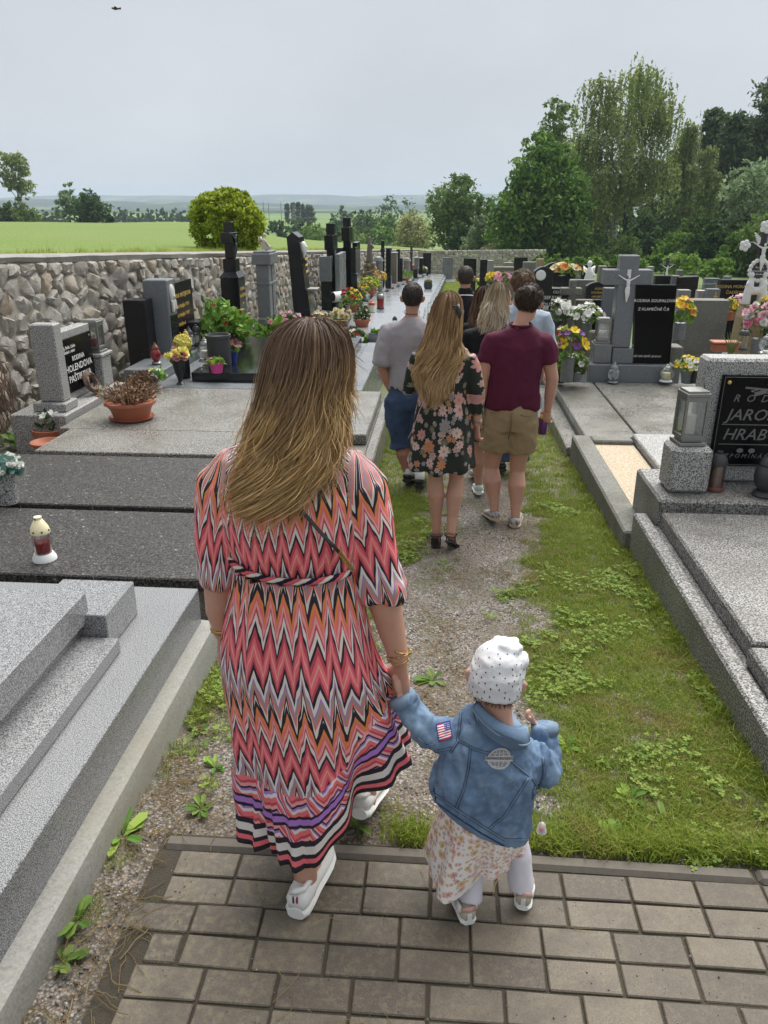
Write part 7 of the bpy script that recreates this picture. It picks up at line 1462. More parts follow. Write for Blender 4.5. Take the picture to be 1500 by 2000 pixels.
# --- woman in the zigzag dress
def zigzag_mat():
 t = NT('flame stitch print'); a = t.attr('pat'); X = t.n('SeparateXYZ', {0: a}); u, v, w = X.outputs
 wob = t.math('MULTIPLY', t.math('SUBTRACT', t.noise(t.n('CombineXYZ', {0: t.math('MULTIPLY', u, 7), 1: t.math('MULTIPLY', v, 5)}).outputs[0], 1.0, 2), .5), .030)
 q = t.math('DIVIDE', t.math('ADD', u, t.math('MULTIPLY', wob, .5)), .046); fl = t.math('FLOOR', q); fr = t.math('FRACT', q)
 tri = t.math('SUBTRACT', 1.0, t.math('ABSOLUTE', t.math('SUBTRACT', t.math('MULTIPLY', fr, 2.0), 1.0)))
 hsh = t.n('TexWhiteNoise', {'W': t.math('ADD', fl, 3.7)}, noise_dimensions='1D').outputs['Value']
 amp = t.math('MULTIPLY_ADD', hsh, .050, .058)
 q2 = t.math('FRACT', t.math('MULTIPLY', q, 3.0)); tri2 = t.math('SUBTRACT', 1.0, t.math('ABSOLUTE', t.math('SUBTRACT', t.math('MULTIPLY', q2, 2.0), 1.0)))
 hh = t.math('ADD', t.math('MULTIPLY', tri, amp), t.math('MULTIPLY', tri2, t.math('MULTIPLY', hsh, .018)))
 h = t.math('ADD', t.math('ADD', v, wob), hh)
 CO, LP, RO, NA, WH, LI, TA, OR = (.84, .165, .18), (.86, .36, .34), (.56, .065, .10), (.009, .007, .02), (.76, .71, .65), (.42, .19, .58), (.42, .29, .23), (.80, .25, .06)
 stops = [(0, CO), (.06, LP), (.09, CO), (.155, RO), (.20, NA), (.265, WH), (.335, LI), (.36, TA), (.43, CO), (.475, WH), (.55, NA), (.625, OR), (.68, CO), (.73, LP), (.78, RO), (.82, WH), (.88, NA), (.93, RO)]
 def look(hv, col): return t.ramp(t.math('FRACT', t.math('DIVIDE', hv, .335)), col, 'CONSTANT')
 col = look(h, stops)
 h2 = t.math('ADD', h, t.math('MULTIPLY', hh, .55)); f2 = t.math('FRACT', t.math('DIVIDE', t.math('SUBTRACT', h2, .024), .335))
 m2 = t.ramp(f2, [(0, 0), (.50, 1), (.56, 0)], 'CONSTANT'); col = t.mix(m2, col, NA)
 bd = t.ramp(t.math('MULTIPLY', w, 3.0), [(0, NA), (.075, CO), (.15, NA), (.21, WH), (.30, NA), (.36, LP), (.50, NA), (.535, LI), (.60, NA), (.63, LP)], 'CONSTANT')
 dg = t.math('FRACT', t.math('ADD', t.math('MULTIPLY', u, 16), t.math('MULTIPLY', t.math('ABSOLUTE', t.math('SUBTRACT', t.math('FRACT', t.math('MULTIPLY', u, 11)), .5)), 2.0)))
 pat2 = t.ramp(t.math('FRACT', t.math('ADD', dg, t.math('MULTIPLY', w, 14))), [(0, CO), (.25, WH), (.42, LI), (.55, NA), (.66, LP), (.85, RO)], 'CONSTANT')
 inb = t.ramp(t.math('MULTIPLY', w, 3.0), [(0, 0), (.36, 1), (.50, 0), (.63, 1), (.86, 1)], 'CONSTANT'); bd = t.mix(inb, bd, pat2)
 col = t.mix(t.math('LESS_THAN', w, .285), col, bd)
 n = t.noise(t.pos(), 30, 4);
 return t.bsdf(t.mix(t.math('MULTIPLY', n, .12), col, (.3, .2, .2)), .62, t.bump(t.math('ADD', t.noise(t.pos(), 620, 2), t.math('MULTIPLY', t.noise(t.vmath('MULTIPLY', t.pos(), (1, 1, .4)), 24, 4), 1.4)), .35, .004), spec=.3)
M['zigzag'] = zigzag_mat()
WO = thing('person', 'long haired woman in a coral and navy zigzag dress holding the toddler\'s hand', 'person', (-.38, 1.9, 0))
body = MB()
ell = lambda c, rx, ry, n=28, ph=0: [(c[0] + rx * math.cos(2 * math.pi * j / n), c[1] + ry * math.sin(2 * math.pi * j / n), c[2]) for j in range(n)]
body.rings([ell((-.40, 1.94, z), a, b) for z, a, b in ((.78, .17, .12), (.9, .18, .13), (1.06, .135, .095), (1.25, .16, .11), (1.38, .16, .09), (1.45, .10, .07), (1.50, .058, .055), (1.60, .052, .052))])
hf, hR = head_shape(body, (-.338, 1.985, 1.652), 1.04, yaw=-.35, pitch=-.05)
body.tube([(-.46, 1.95, .86), (-.425, 1.93, .50), (-.405, 1.88, .34), (-.385, 1.80, .10), (-.385, 1.80, .05)], [.095, .062, .058, .038, .036], 14); body.tube([(-.385, 1.76, .055), (-.375, 1.86, .05), (-.365, 1.93, .035)], [.036, .038, .03], 10)
body.tube([(-.34, 1.95, .86), (-.27, 2.09, .52), (-.255, 2.13, .36), (-.225, 2.14, .13), (-.225, 2.145, .10)], [.095, .062, .058, .038, .036], 14); body.tube([(-.225, 2.12, .10), (-.215, 2.24, .06)], [.036, .03], 10)
body.tube([(-.225, 1.95, 1.37), (-.18, 1.955, 1.20), (-.148, 1.945, 1.00), (-.125, 1.94, .90), (-.100, 1.93, .80)], [.05, .052, .049, .040, .027], 14)
body.tube([(-.575, 1.95, 1.37), (-.605, 1.945, 1.22), (-.622, 1.935, 1.05), (-.632, 1.935, .95), (-.628, 1.945, .862)], [.05, .050, .046, .038, .026], 14)
hand(body, (-.098, 1.928, .795), (.015, -.03, -1), (-.62, .70, .1), curl=.42, s=1.02, n=(.25, -.5, .1))
hand(body, (-.628, 1.946, .858), (.05, .05, -1), (.35, .9, 0), curl=.35, s=.98)
V_, F_ = fuse(body, .0055, 4); skin_obj('body', V_, F_, SKIN, WO); face_bits(WO, hf, 1.04)
bo = MB(); bo.rings([ell((cx, cy, z), a, b, 36) for z, cx, cy, a, b in ((1.11, -.398, 1.935, .172, .132), (1.135, -.398, 1.935, .174, .134), (1.18, -.40, 1.935, .186, .142), (1.25, -.402, 1.937, .197, .146), (1.33, -.402, 1.94, .203, .143), (1.39, -.40, 1.945, .195, .125), (1.435, -.40, 1.95, .165, .10), (1.465, -.395, 1.955, .115, .082), (1.485, -.39, 1.96, .07, .06))])
bo.tube([(-.27, 1.95, 1.385), (-.215, 1.95, 1.33), (-.19, 1.952, 1.22), (-.165, 1.948, 1.11), (-.150, 1.943, 1.045), (-.146, 1.94, 1.012), (-.145, 1.94, .998)], [.075, .083, .076, .073, .078, .072, .054], 20)
bo.tube([(-.53, 1.95, 1.385), (-.582, 1.95, 1.33), (-.605, 1.948, 1.22), (-.617, 1.942, 1.13), (-.622, 1.938, 1.075), (-.623, 1.936, 1.045), (-.623, 1.935, 1.032)], [.075, .080, .071, .066, .069, .062, .050], 20)
V_, F_ = fuse(bo, .009, 4)
def arm_uv(V, A, c0):
 A = np.array(A, float); best = np.full(len(V), 9.); uv = np.zeros((len(V), 2)); s0 = 0
 for a, b in zip(A, A[1:]):
  d = b - a; L_ = np.linalg.norm(d); d = d / L_; k = np.clip((V - a) @ d, 0, L_); q = a + k[:, None] * d; r = V - q; dist = np.linalg.norm(r, axis=1)
  m = dist < best; best[m] = dist[m]; ang = np.arctan2(r[:, 1], r[:, 0]); uv[m, 0] = ang[m] * .075 + c0; uv[m, 1] = (s0 + k)[m]; s0 += L_
 return best, uv
dR, uR = arm_uv(V_, [(-.225, 1.95, 1.36), (-.19, 1.952, 1.22), (-.146, 1.94, 1.0)], 2.013); dL, uL = arm_uv(V_, [(-.572, 1.95, 1.36), (-.605, 1.948, 1.22), (-.623, 1.935, 1.03)], 4.03)
ang = np.arctan2(V_[:, 1] - 1.94, V_[:, 0] + .40); ang = np.where(ang > math.pi / 2, ang - 2 * math.pi, ang); pat = np.stack([ang * .19, 1.5 - V_[:, 2], np.full(len(V_), 9.)], 1)
isR = (dR < .088) & (V_[:, 0] > -.235); isL = (dL < .084) & (V_[:, 0] < -.568); pat[isR, :2] = uR[isR] + np.array([0, .12]); pat[isL, :2] = uL[isL] + np.array([0, .12])
fold = np.clip((1.22 - V_[:, 2]) / .10, 0, 1) * .4 + .6; V_ = wrinkle(V_, F_, .017, (10, 10, 5), 3, fold)
N_ = normals(V_, F_); gat = np.exp(-((V_[:, 2] - 1.155) / .035) ** 2) * (~(isR | isL)); V_ = V_ + N_ * (gat * .004 * np.sin(ang * 55))[:, None]
skin_obj('dress_bodice', V_, F_, M['zigzag'], WO, {'pat': ('FLOAT_VECTOR', pat)})
HEM = [(-90, -.36, 1.735, .175), (-68, -.285, 1.765, .255), (-45, -.195, 1.83, .355), (-22, -.105, 1.895, .455), (0, -.075, 1.98, .515), (30, -.12, 2.16, .46), (60, -.22, 2.30, .37), (90, -.36, 2.34, .29), (135, -.55, 2.12, .24), (180, -.615, 1.95, .215), (225, -.535, 1.775, .178), (270, -.36, 1.735, .175)]
hd = np.array([h[0] for h in HEM]); nT, nS = 144, 60; V = np.zeros((nS + 1, nT, 3)); P = np.zeros((nS + 1, nT, 3)); rgf = np.random.default_rng(2); fph = rgf.uniform(0, 6.28, 6)
for j in range(nT):
 deg = -270 + 360 * j / nT; th = math.radians(deg); deg = deg if deg >= -90 else deg + 360; hx, hy, hz = [np.interp(deg, hd, [h[k] for h in HEM]) for k in (1, 2, 3)]
 W0 = np.array([-.398 + .173 * math.cos(th), 1.935 + .133 * math.sin(th), 1.128]); Hp = np.array([-.399 + .232 * math.cos(th), 1.935 + .185 * math.sin(th), .80]); K = np.array([-.385 + .222 * math.cos(th), 1.945 + .195 * math.sin(th) + .10 * max(0, math.sin(th)), .52]); He = np.array([hx, hy, hz])
 if He[2] > .34: K = (Hp + He) / 2 + np.array([.0, 0, .02])
 pts = np.array([W0, Hp, K, He]); zt = np.array([0, .30, .62, 1.0]); plen = np.linalg.norm(np.diff(pts, axis=0), axis=1).sum()
 for i in range(nS + 1):
  t_ = i / nS; p = np.array([np.interp(t_, zt, pts[:, k]) for k in range(3)])
  e = .07; p = .5 * p + .25 * np.array([np.interp(max(0, t_ - e), zt, pts[:, k]) for k in range(3)]) + .25 * np.array([np.interp(min(1, t_ + e), zt, pts[:, k]) for k in range(3)])
  r = np.array([math.cos(th), math.sin(th), 0]); up = (1 - t_) * plen; fl = t_ ** 1.3
  f_ = .026 * fl * math.sin(5 * th + fph[0] + 1.2 * t_) + .014 * fl * math.sin(9 * th + fph[1] - 2 * t_) + .004 * 1.6 * math.sin(34 * th + 4 * math.sin(2 * th)) * math.exp(-t_ * 7) + .020 * mnoise.noise(Vector((4 * math.cos(th), 3 * math.sin(th), t_ * 3.2)))
  if up < .285: q = (.285 - up) / .285; f_ += .007 + .013 * q * math.sin(22 * th + fph[2] + 3 * math.sin(3 * th)) + .003 * math.sin(60 * th) * (1 - q)
  V[i, j] = p + r * f_; P[i, j] = (th * .215, .44 + t_ * plen, up)
outer = V.reshape(-1, 3); ctr = outer.mean(0); inner = outer.copy(); inner[:, :2] -= (outer[:, :2] - np.array([-.385, 1.945])) / (np.linalg.norm(outer[:, :2] - np.array([-.385, 1.945]), axis=1)[:, None]) * .006
b = (np.arange(nS)[:, None] * nT + np.arange(nT)[None]); jn = (np.arange(nT) + 1) % nT; c_ = np.arange(nS)[:, None] * nT + jn[None]; Fo = np.stack([b, c_, c_ + nT, b + nT], -1).reshape(-1, 4); n0 = len(outer); Fi = Fo[:, ::-1] + n0
lb_ = nS * nT + np.arange(nT); Fe = np.stack([lb_, nS * nT + jn, nS * nT + jn + n0, lb_ + n0], -1)
mesh_obj('dress_skirt', np.concatenate([outer, inner]), np.concatenate([Fo, Fi, Fe]), M['zigzag'], WO, True, {'pat': ('FLOAT_VECTOR', np.concatenate([P.reshape(-1, 3), P.reshape(-1, 3)]))})
bt = MB(); cols = []
for s_ in range(3):
 pts = []
 for k in range(73): th = 2 * math.pi * k / 72; tw = 17 * th + s_ * 2.094; rr = 1 + .020 * math.cos(tw); pts.append((-.398 + .183 * rr * math.cos(th), 1.935 + .143 * rr * math.sin(th), 1.132 - .012 * math.cos(th + .6) + 0.005 * math.sin(tw)))
 bt.tube(pts, .0058, 7, mi=s_)
bt.build('belt', [cloth('belt coral', (.60, .10, .12)), cloth('belt navy', (.012, .01, .025)), cloth('belt cream', (.62, .55, .5))], WO, True)
st = MB(); A = [at(566, 975, 1.795), at(600, 1010, 1.787), at(640, 1055, 1.792), at(662, 1077, 1.80)]; st.tube(A, .0085, 8, flat=.35, side=(0, 1, .2)); bag = st.build('bag_strap', M['black_plastic'], WO, True); rgm = plain('brass', (.42, .28, .09), .3, .15, metal=.9)
ch = MB(); C0, C1 = at(660, 1075, 1.80), at(690, 1113, 1.82)
for k in range(15):
 p = C0 * (1 - k / 14) + C1 * (k / 14); pts = [p + .0065 * np.array([math.cos(a) * (.7 if k % 2 else .9), .45 * math.sin(a) * (1 if k % 2 else .2), math.sin(a)]) for a in np.linspace(0, 6.28, 9)]; ch.tube(pts, .0016, 5, cap=False)
ch.build('chain', rgm, bag, True); B0 = at(562, 972, 1.785); MB().tube([B0 + .011 * np.array([math.cos(a), .2 * math.sin(a), math.sin(a)]) for a in np.linspace(0, 6.28, 11)], .0025, 6).build('ring', rgm, bag, True)
wr = np.array([-.106, 1.931, .822])
for k in range(3):
 c = wr + np.array([.004 * k, 0, .012 * k]); br_ = MB(); br_.tube([c + np.array([.033 * math.cos(a), .033 * math.sin(a), .008 * math.sin(a + k * 1.9)]) for a in np.linspace(0, 6.28, 19)], .0019, 5)
 for a in np.linspace(.3 + k, 5.8, 4 + k): br_.blob(c + np.array([.034 * math.cos(a), .034 * math.sin(a), .008 * math.sin(a + k * 1.9)]), (.0038,) * 3, 6, 5)
 br_.build('bracelet', rgm, WO, True)
MB().tube([np.array([-.628, 1.943, .886]) + np.array([.033 * math.cos(a), .033 * math.sin(a), 0]) for a in np.linspace(0, 6.28, 19)], .0075, 6, flat=.4).build('watch', rgm, WO, True)
WS = plain('white leather', (.70, .69, .66), .5, .06); WSO = plain('white rubber', (.74, .73, .70), .55, .05)
so, d_, sd_, up_ = shoe(WO, (-.402, 1.708, .004), (-.345, 1.985, .004), .098, .095, WS, WSO, sole_h=.036)
for k, c in enumerate([(.012, .015, .08), (.7, .7, .68), (.35, .02, .03)]): MB().box(np.array([-.4015, 1.7095, .082]) + np.array([.0055 * (k - 1), -.001, 0]), (.0055, .006, .024), -.2, .001).build('heel_tab', plain('heel tab', c, .5), so)
MB().tube([(-.418, 1.73, .09), (-.40, 1.722, .105), (-.38, 1.735, .098), (-.36, 1.80, .088), (-.365, 1.84, .095)], .009, 8).build('collar', WSO, so, True)
so, *_ = shoe(WO, (-.245, 2.06, .075), (-.19, 2.32, .012), .098, .095, WS, WSO, sole_h=.036)
MB().tube([(-.262, 2.08, .155), (-.245, 2.072, .168), (-.225, 2.085, .16), (-.20, 2.14, .135)], .009, 8).build('collar', WSO, so, True)
HM = hair_mat('brown to blonde hair', (.11, .07, .049), (.26, .16, .09), (.56, .36, .15))
hull = [(1.784, -.333, 1.975, .015, .018), (1.780, -.334, 1.975, .038, .042), (1.766, -.335, 1.974, .066, .072), (1.742, -.337, 1.971, .090, .097), (1.70, -.341, 1.967, .105, .116), (1.65, -.347, 1.958, .112, .122), (1.58, -.362, 1.940, .113, .122), (1.50, -.382, 1.912, .116, .114), (1.43, -.396, 1.890, .120, .104), (1.36, -.402, 1.880, .116, .096), (1.28, -.405, 1.876, .104, .092), (1.15, -.415, 1.876, .10, .09)]
ze = lambda d: float(np.interp(d, [150, 185, 215, 240, 262, 285, 310, 340, 378, 396, 416, 480, 506], [1.50, 1.45, 1.35, 1.45, 1.38, 1.45, 1.49, 1.48, 1.51, 1.60, 1.735, 1.735, 1.60]))
long_hair(WO, hull, 11000, HM, ze, (158, 508), 5, .0017, .066, .016, 28, cap=1.50, tip_spread=.02, clumps=88, cphi=(158, 378))
long_hair(WO, [(r[0] + .004, r[1], r[2], r[3] * 1.06 + .004, r[4] * 1.06 + .004) for r in hull], 420, HM, ze, (158, 378), 6, .0014, .03, .02, 22, cap=False, tip_spread=.03)
# --- toddler
def denim_mat():
 t = NT('washed denim'); p = t.pos(); n = t.noise(p, 8, 4, .6); tw = t.noise(t.vmath('MULTIPLY', p, (1.6, 1, .7)), 480, 2)
 c = t.ramp(n, [(.30, (.026, .055, .125)), (.48, (.066, .125, .225)), (.66, (.21, .30, .41))]); c = t.mix(t.math('MULTIPLY', tw, .55), c, (.30, .40, .52))
 z = t.n('SeparateXYZ', {0: t.attr('pat')}).outputs[2]; c = t.mix(t.math('MULTIPLY', z, .7), c, (.30, .42, .55))
 return t.bsdf(c, .85, t.bump(t.math('ADD', tw, t.math('MULTIPLY', t.noise(p, 40, 4), 1.5)), .4, .003), spec=.2)
DEN = denim_mat(); DSEAM = cloth('denim seam', (.07, .125, .22), var=.5, weave=300, c2=(.26, .35, .45)); DDARK = cloth('dark denim edge', (.025, .05, .11), var=.4)
TO = thing('person', 'toddler in a washed denim jacket, flowered skirt and dotted white bonnet, holding the woman\'s hand', 'person', (.17, 1.83, 0))
b = MB(); hf, hR = head_shape(b, (.178, 1.885, .79), .90, yaw=-.12, pitch=-.18, roll=.12)
b.tube([(.19, 1.87, .60), (.187, 1.872, .68), (.182, 1.88, .75)], [.055, .044, .046], 14)
tor = [((.155, 1.86, .26), (.10, 0, -.03), .085), ((.16, 1.86, .36), (.10, 0, -.04), .09), ((.18, 1.86, .48), (.105, 0, -.045), .085), ((.195, 1.862, .57), (.10, 0, -.045), .075), ((.195, 1.865, .63), (.05, 0, -.025), .05)]
def tilt_rings(R_, n=28): return [[np.array(c) + np.array(a) * math.cos(2 * math.pi * j / n) + np.array([0, ry * math.sin(2 * math.pi * j / n), 0]) for j in range(n)] for c, a, ry in R_]
b.rings(tilt_rings(tor)); b.tube([(.12, 1.87, .28), (.128, 1.83, .16), (.132, 1.775, .055)], [.046, .038, .027], 12); b.tube([(.132, 1.76, .045), (.11, 1.84, .03)], [.03, .024], 8)
b.tube([(.235, 1.87, .28), (.275, 1.85, .17), (.292, 1.825, .065)], [.046, .038, .027], 12); b.tube([(.292, 1.815, .055), (.305, 1.88, .035)], [.03, .024], 8)
b.tube([(.09, 1.865, .60), (-.01, 1.87, .605), (-.075, 1.885, .675), (-.092, 1.90, .705)], [.036, .032, .024, .019], 12); hand(b, (-.094, 1.902, .708), (-.10, .22, .9), (.7, .3, .1), curl=.5, s=.52)
b.tube([(.305, 1.865, .54), (.342, 1.90, .455), (.345, 1.965, .50), (.325, 2.0, .545)], [.036, .032, .024, .019], 12); hand(b, (.323, 2.002, .55), (-.65, .1, .55), (-.2, -.7, .5), curl=1.1, s=.5)
V_, F_ = fuse(b, .005, 3); skin_obj('body', V_, F_, SKIN_BABY, TO); face_bits(TO, hf, .9)
mb = MB(); rgh = np.random.default_rng(3)
P = []
for k in range(320):
 a = math.radians(rgh.uniform(205, 335)); q = np.array(hf(.066 * math.cos(a), -.005 + .082 * math.sin(a), -.03)); e = np.array([rgh.normal(0, .008), -.004, -.03 * rgh.uniform(.4, 1.2)]); P.append([q * (1 - u) + (q + e) * u for u in np.linspace(0, 1, 5)])
strands(TO, 'hair', P, np.tile(np.linspace(0, .6, 5), (320, 1)), .002, hair_mat('fine baby hair', (.10, .055, .03), (.18, .10, .055), (.25, .15, .08)))
tg = MB(); tg.tube([(.12, 1.87, .26), (.128, 1.83, .16), (.132, 1.785, .06), (.13, 1.775, .045)], [.052, .045, .039, .038], 16); tg.tube([(.24, 1.87, .26), (.276, 1.85, .17), (.292, 1.828, .07), (.292, 1.822, .055)], [.052, .045, .039, .038], 16); V_, F_ = fuse(tg, .007, 3); V_ = wrinkle(V_, F_, .002, (30, 30, 14), 2); skin_obj('tights', V_, F_, cloth('white knit tights', (.66, .63, .68), .9, 700, .05), TO)
def flower_mat(name, base, cols, scale, petals=5, size=.42, second=None, leafc=None, gap=.0, rough=.8):
 t = NT(name); a = t.attr('pat'); X = t.n('SeparateXYZ', {0: a}); uv = t.n('CombineXYZ', {0: X.outputs[0], 1: X.outputs[1]}).outputs[0]; col = t.mix(t.noise(t.pos(), 14, 3), base, tuple(min(1, x * 1.25) for x in base))
 for lay, (sc, cc, sz, off, thr) in enumerate([(scale * 1.9, second or cols, size * .9, 3.1, .45), (scale * 1.45, leafc or second or cols, size * .8, 7.7, .35), (scale, cols, size, .0, gap)]):
  q = t.vmath('ADD', uv, (off, off * .7, 0)); vn = t.n('TexVoronoi', {'Vector': q, 'Scale': sc, 'Randomness': .85}, voronoi_dimensions='2D'); d = t.vmath('SUBTRACT', q, vn.outputs['Position'])
  Y = t.n('SeparateXYZ', {0: d}); ang = t.math('ARCTAN2', Y.outputs[1], Y.outputs[0]); r = t.math('MULTIPLY', t.math('SQRT', t.math('ADD', t.math('MULTIPLY', Y.outputs[0], Y.outputs[0]), t.math('MULTIPLY', Y.outputs[1], Y.outputs[1]))), sc)
  hs = t.n('SeparateColor', {0: vn.outputs['Color']}); wob = t.math('MULTIPLY', t.math('ABSOLUTE', t.math('SINE', t.math('ADD', t.math('MULTIPLY', ang, petals / 2 + lay * .5), t.math('MULTIPLY', hs.outputs[1], 6.28)))), .38)
  R = t.math('MULTIPLY', t.math('ADD', .62, wob), t.math('MULTIPLY', sz, t.math('MULTIPLY_ADD', hs.outputs[2], .6, .55))); mask = t.math('MULTIPLY', t.math('LESS_THAN', r, R), t.math('GREATER_THAN', hs.outputs[0], thr))
  k = t.math('DIVIDE', r, R); pc = t.ramp(hs.outputs[1], cc, 'CONSTANT'); shade = t.math('MULTIPLY', t.math('ABSOLUTE', t.math('SINE', t.math('MULTIPLY', ang, petals * 1.5))), .4)
  pc = t.mix(t.ramp(k, [(.12, 1), (.30, .25), (.8, 0)]), pc, (.35, .17, .05)); pc = t.mix(t.math('MULTIPLY', shade, k), pc, t.mix(.6, pc, base)); col = t.mix(mask, col, pc)
 return t.bsdf(col, rough, t.bump(t.math('ADD', t.noise(t.pos(), 500, 2), t.math('MULTIPLY', t.noise(t.pos(), 25, 4), 1.3)), .3, .004), spec=.25)
FLO = flower_mat('tiny flower print', (.72, .67, .63), [(0, (.68, .38, .34)), (.35, (.66, .46, .22)), (.55, (.70, .48, .44)), (.8, (.60, .34, .28))], 36, 6, .48, second=[(0, (.70, .45, .42)), (.5, (.68, .54, .30)), (.8, (.50, .47, .42))], rough=.75, gap=.2)
n, m = 80, 24; V = np.zeros((m + 1, n, 3)); P = np.zeros((m + 1, n, 3))
for j in range(n):
 th = 2 * math.pi * j / n; deg = math.degrees(th); r = np.array([math.cos(th), math.sin(th), 0])
 hz = np.interp(deg, [0, 45, 90, 180, 215, 235, 250, 268, 290, 320, 360], [.205, .20, .19, .135, .100, .085, .12, .165, .18, .195, .205]); hr = np.interp(deg, [0, 90, 180, 220, 240, 255, 275, 320, 360], [.140, .13, .165, .175, .165, .132, .118, .125, .140])
 for i in range(m + 1):
  t_ = i / m; c = np.array([.165, 1.86, .42]) * (1 - t_) + np.array([.160, 1.86, hz]) * t_; rr = np.interp(t_, [0, .25, 1], [.105, .125, hr]) + t_ * (.012 * math.sin(6 * th + 2.2 * t_) + .006 * math.sin(13 * th)); V[i, j] = c + r * rr * np.array([1.0, .92, 0]); V[i, j, 2] += -.10 * math.cos(th) * (1 - t_) * .35; P[i, j] = (th * .15, t_ * .34, 0)
bq = np.arange(m)[:, None] * n + np.arange(n)[None]; cq = np.arange(m)[:, None] * n + ((np.arange(n) + 1) % n)[None]; mesh_obj('skirt', V.reshape(-1, 3), np.stack([bq, cq, cq + n, bq + n], -1).reshape(-1, 4), FLO, TO, True, {'pat': ('FLOAT_VECTOR', P.reshape(-1, 3))})
jr = [((.148, 1.85, .332), (.155, 0, -.088), .108), ((.150, 1.85, .358), (.158, 0, -.088), .112), ((.160, 1.85, .42), (.150, 0, -.079), .112), ((.175, 1.852, .50), (.144, 0, -.068), .106), ((.190, 1.856, .57), (.142, 0, -.064), .104), ((.196, 1.86, .622), (.115, 0, -.054), .088), ((.198, 1.862, .66), (.076, 0, -.038), .068), ((.198, 1.865, .682), (.06, 0, -.03), .058)]
jk = MB(); jk.rings(tilt_rings(jr, 32)); jk.tube([(.11, 1.86, .60), (.05, 1.862, .598), (-.01, 1.868, .605), (-.05, 1.878, .645), (-.083, 1.893, .690), (-.093, 1.898, .703)], [.057, .054, .047, .042, .039, .038], 18)
jk.tube([(.285, 1.86, .545), (.335, 1.88, .475), (.350, 1.93, .450), (.350, 1.965, .50), (.347, 1.985, .545), (.346, 1.99, .556)], [.057, .053, .047, .042, .040, .039], 18)
V_, F_ = fuse(jk, .0062, 3); hm2 = np.clip(np.abs((V_ - np.array([.148, 1.85, .335])) @ np.array([.49, 0, .87])) / .05, .1, 1); V_ = wrinkle(V_, F_, .013, (22, 16, 11), 9, hm2); N_ = normals(V_, F_); edge = np.array([mnoise.noise(Vector(v * 60)) for v in V_]); pat = np.stack([V_[:, 0], V_[:, 2], np.clip(edge, 0, 1) * .5], 1)
JK = skin_obj('denim_jacket', V_, F_, DEN, TO, {'pat': ('FLOAT_VECTOR', pat)}); BV = BVHTree.FromPolygons([tuple(v) for v in V_], F_)
def onto(px, py, off=.002, y=1.6):
 o = Vector(_c); d = Vector(_ray(px, py)).normalized(); h, nrm, *_ = BV.ray_cast(o, d)
 if h is None: h, nrm, *_ = BV.find_nearest(Vector(at(px, py, 1.78)))
 return np.array(h - d * off), np.array(nrm if nrm.dot(d) < 0 else -nrm)
def seam(pts, r=.0036, mat=DSEAM, name='seam', double=True, parent=None):
 """flat felled seam running over the jacket between points picked on its back"""
 Q = []
 for (a, b_) in zip(pts, pts[1:]):
  for k in range(7): Q.append((a[0] + (b_[0] - a[0]) * k / 7, a[1] + (b_[1] - a[1]) * k / 7))
 Q.append(pts[-1]); L1 = [onto(x, y, .0006)[0] for x, y in Q]; s_ = MB(); s_.tube(L1, r, 6, flat=.5); o = s_.build(name, mat, JK, True)
 if double:
  dx, dy = pts[-1][0] - pts[0][0], pts[-1][1] - pts[0][1]; l = math.hypot(dx, dy); ox, oy = -dy / l * 2.4, dx / l * 2.4; st_ = MB()
  for sg in (-1, 1): st_.tube([onto(x + ox * sg, y + oy * sg, .0016)[0] for x, y in Q], .0007, 4)
  st_.build('stitching', DDARK, o, True)
seam([(893, 1445), (930, 1465), (990, 1480), (1040, 1520), (1052, 1540)]); seam([(919, 1458), (915, 1500), (905, 1545), (890, 1580)]); seam([(1032, 1520), (1010, 1555), (985, 1595), (953, 1620)])
seam([(900, 1390), (897, 1425), (893, 1450), (880, 1470)], .0042); seam([(1060, 1480), (1063, 1510), (1052, 1540), (1052, 1570)], .0042); seam([(820, 1528), (850, 1552), (890, 1580), (940, 1612), (985, 1640), (1030, 1640)], .0042); seam([(823, 1540), (850, 1566), (890, 1594), (940, 1627), (985, 1652)], .003, DDARK, 'hem_edge', False)
seam([(812, 1465), (850, 1468), (880, 1462)], .003)
cl = MB(); R1 = []
for k in range(15):
 t_ = k / 14; a = math.radians(200 + 140 * t_); c = np.array([.198, 1.864, .682]); ax = np.array([.080, 0, -.044]); p = c + ax * math.cos(a) + np.array([0, .078 * math.sin(a), 0]); o = np.array([ax[0] * math.cos(a) * .14, .014 * math.sin(a), -.012 + ax[2] * math.cos(a) * .3]); up_ = np.array([0, .006, .016])
 R1.append([p * .82 + c * .18 + up_, p + up_ * 1.2, p + o * 1.0, p + o * 1.0 + np.array([0, .004, -.004]), p * .98 + np.array([0, 0, -.006])])
cl.rings(R1); cv = np.array(cl.v); skin_obj('collar', cv, cl.f, DEN, JK, {'pat': ('FLOAT_VECTOR', np.full((len(cv), 3), .35))}); ce = MB(); ce.tube([r[2] + np.array([0, -.001, 0]) for r in R1], .0032, 6); ce.build('collar_edge', DSEAM, JK, True)
for A_, B_, r_ in (((-.078, 1.891, .684), (-.094, 1.899, .708), .0425), ((.3475, 1.983, .535), (.346, 1.991, .560), .043)): MB().tube([A_, B_], [r_, r_ * .98], 18).build('cuff', DSEAM, JK, True)
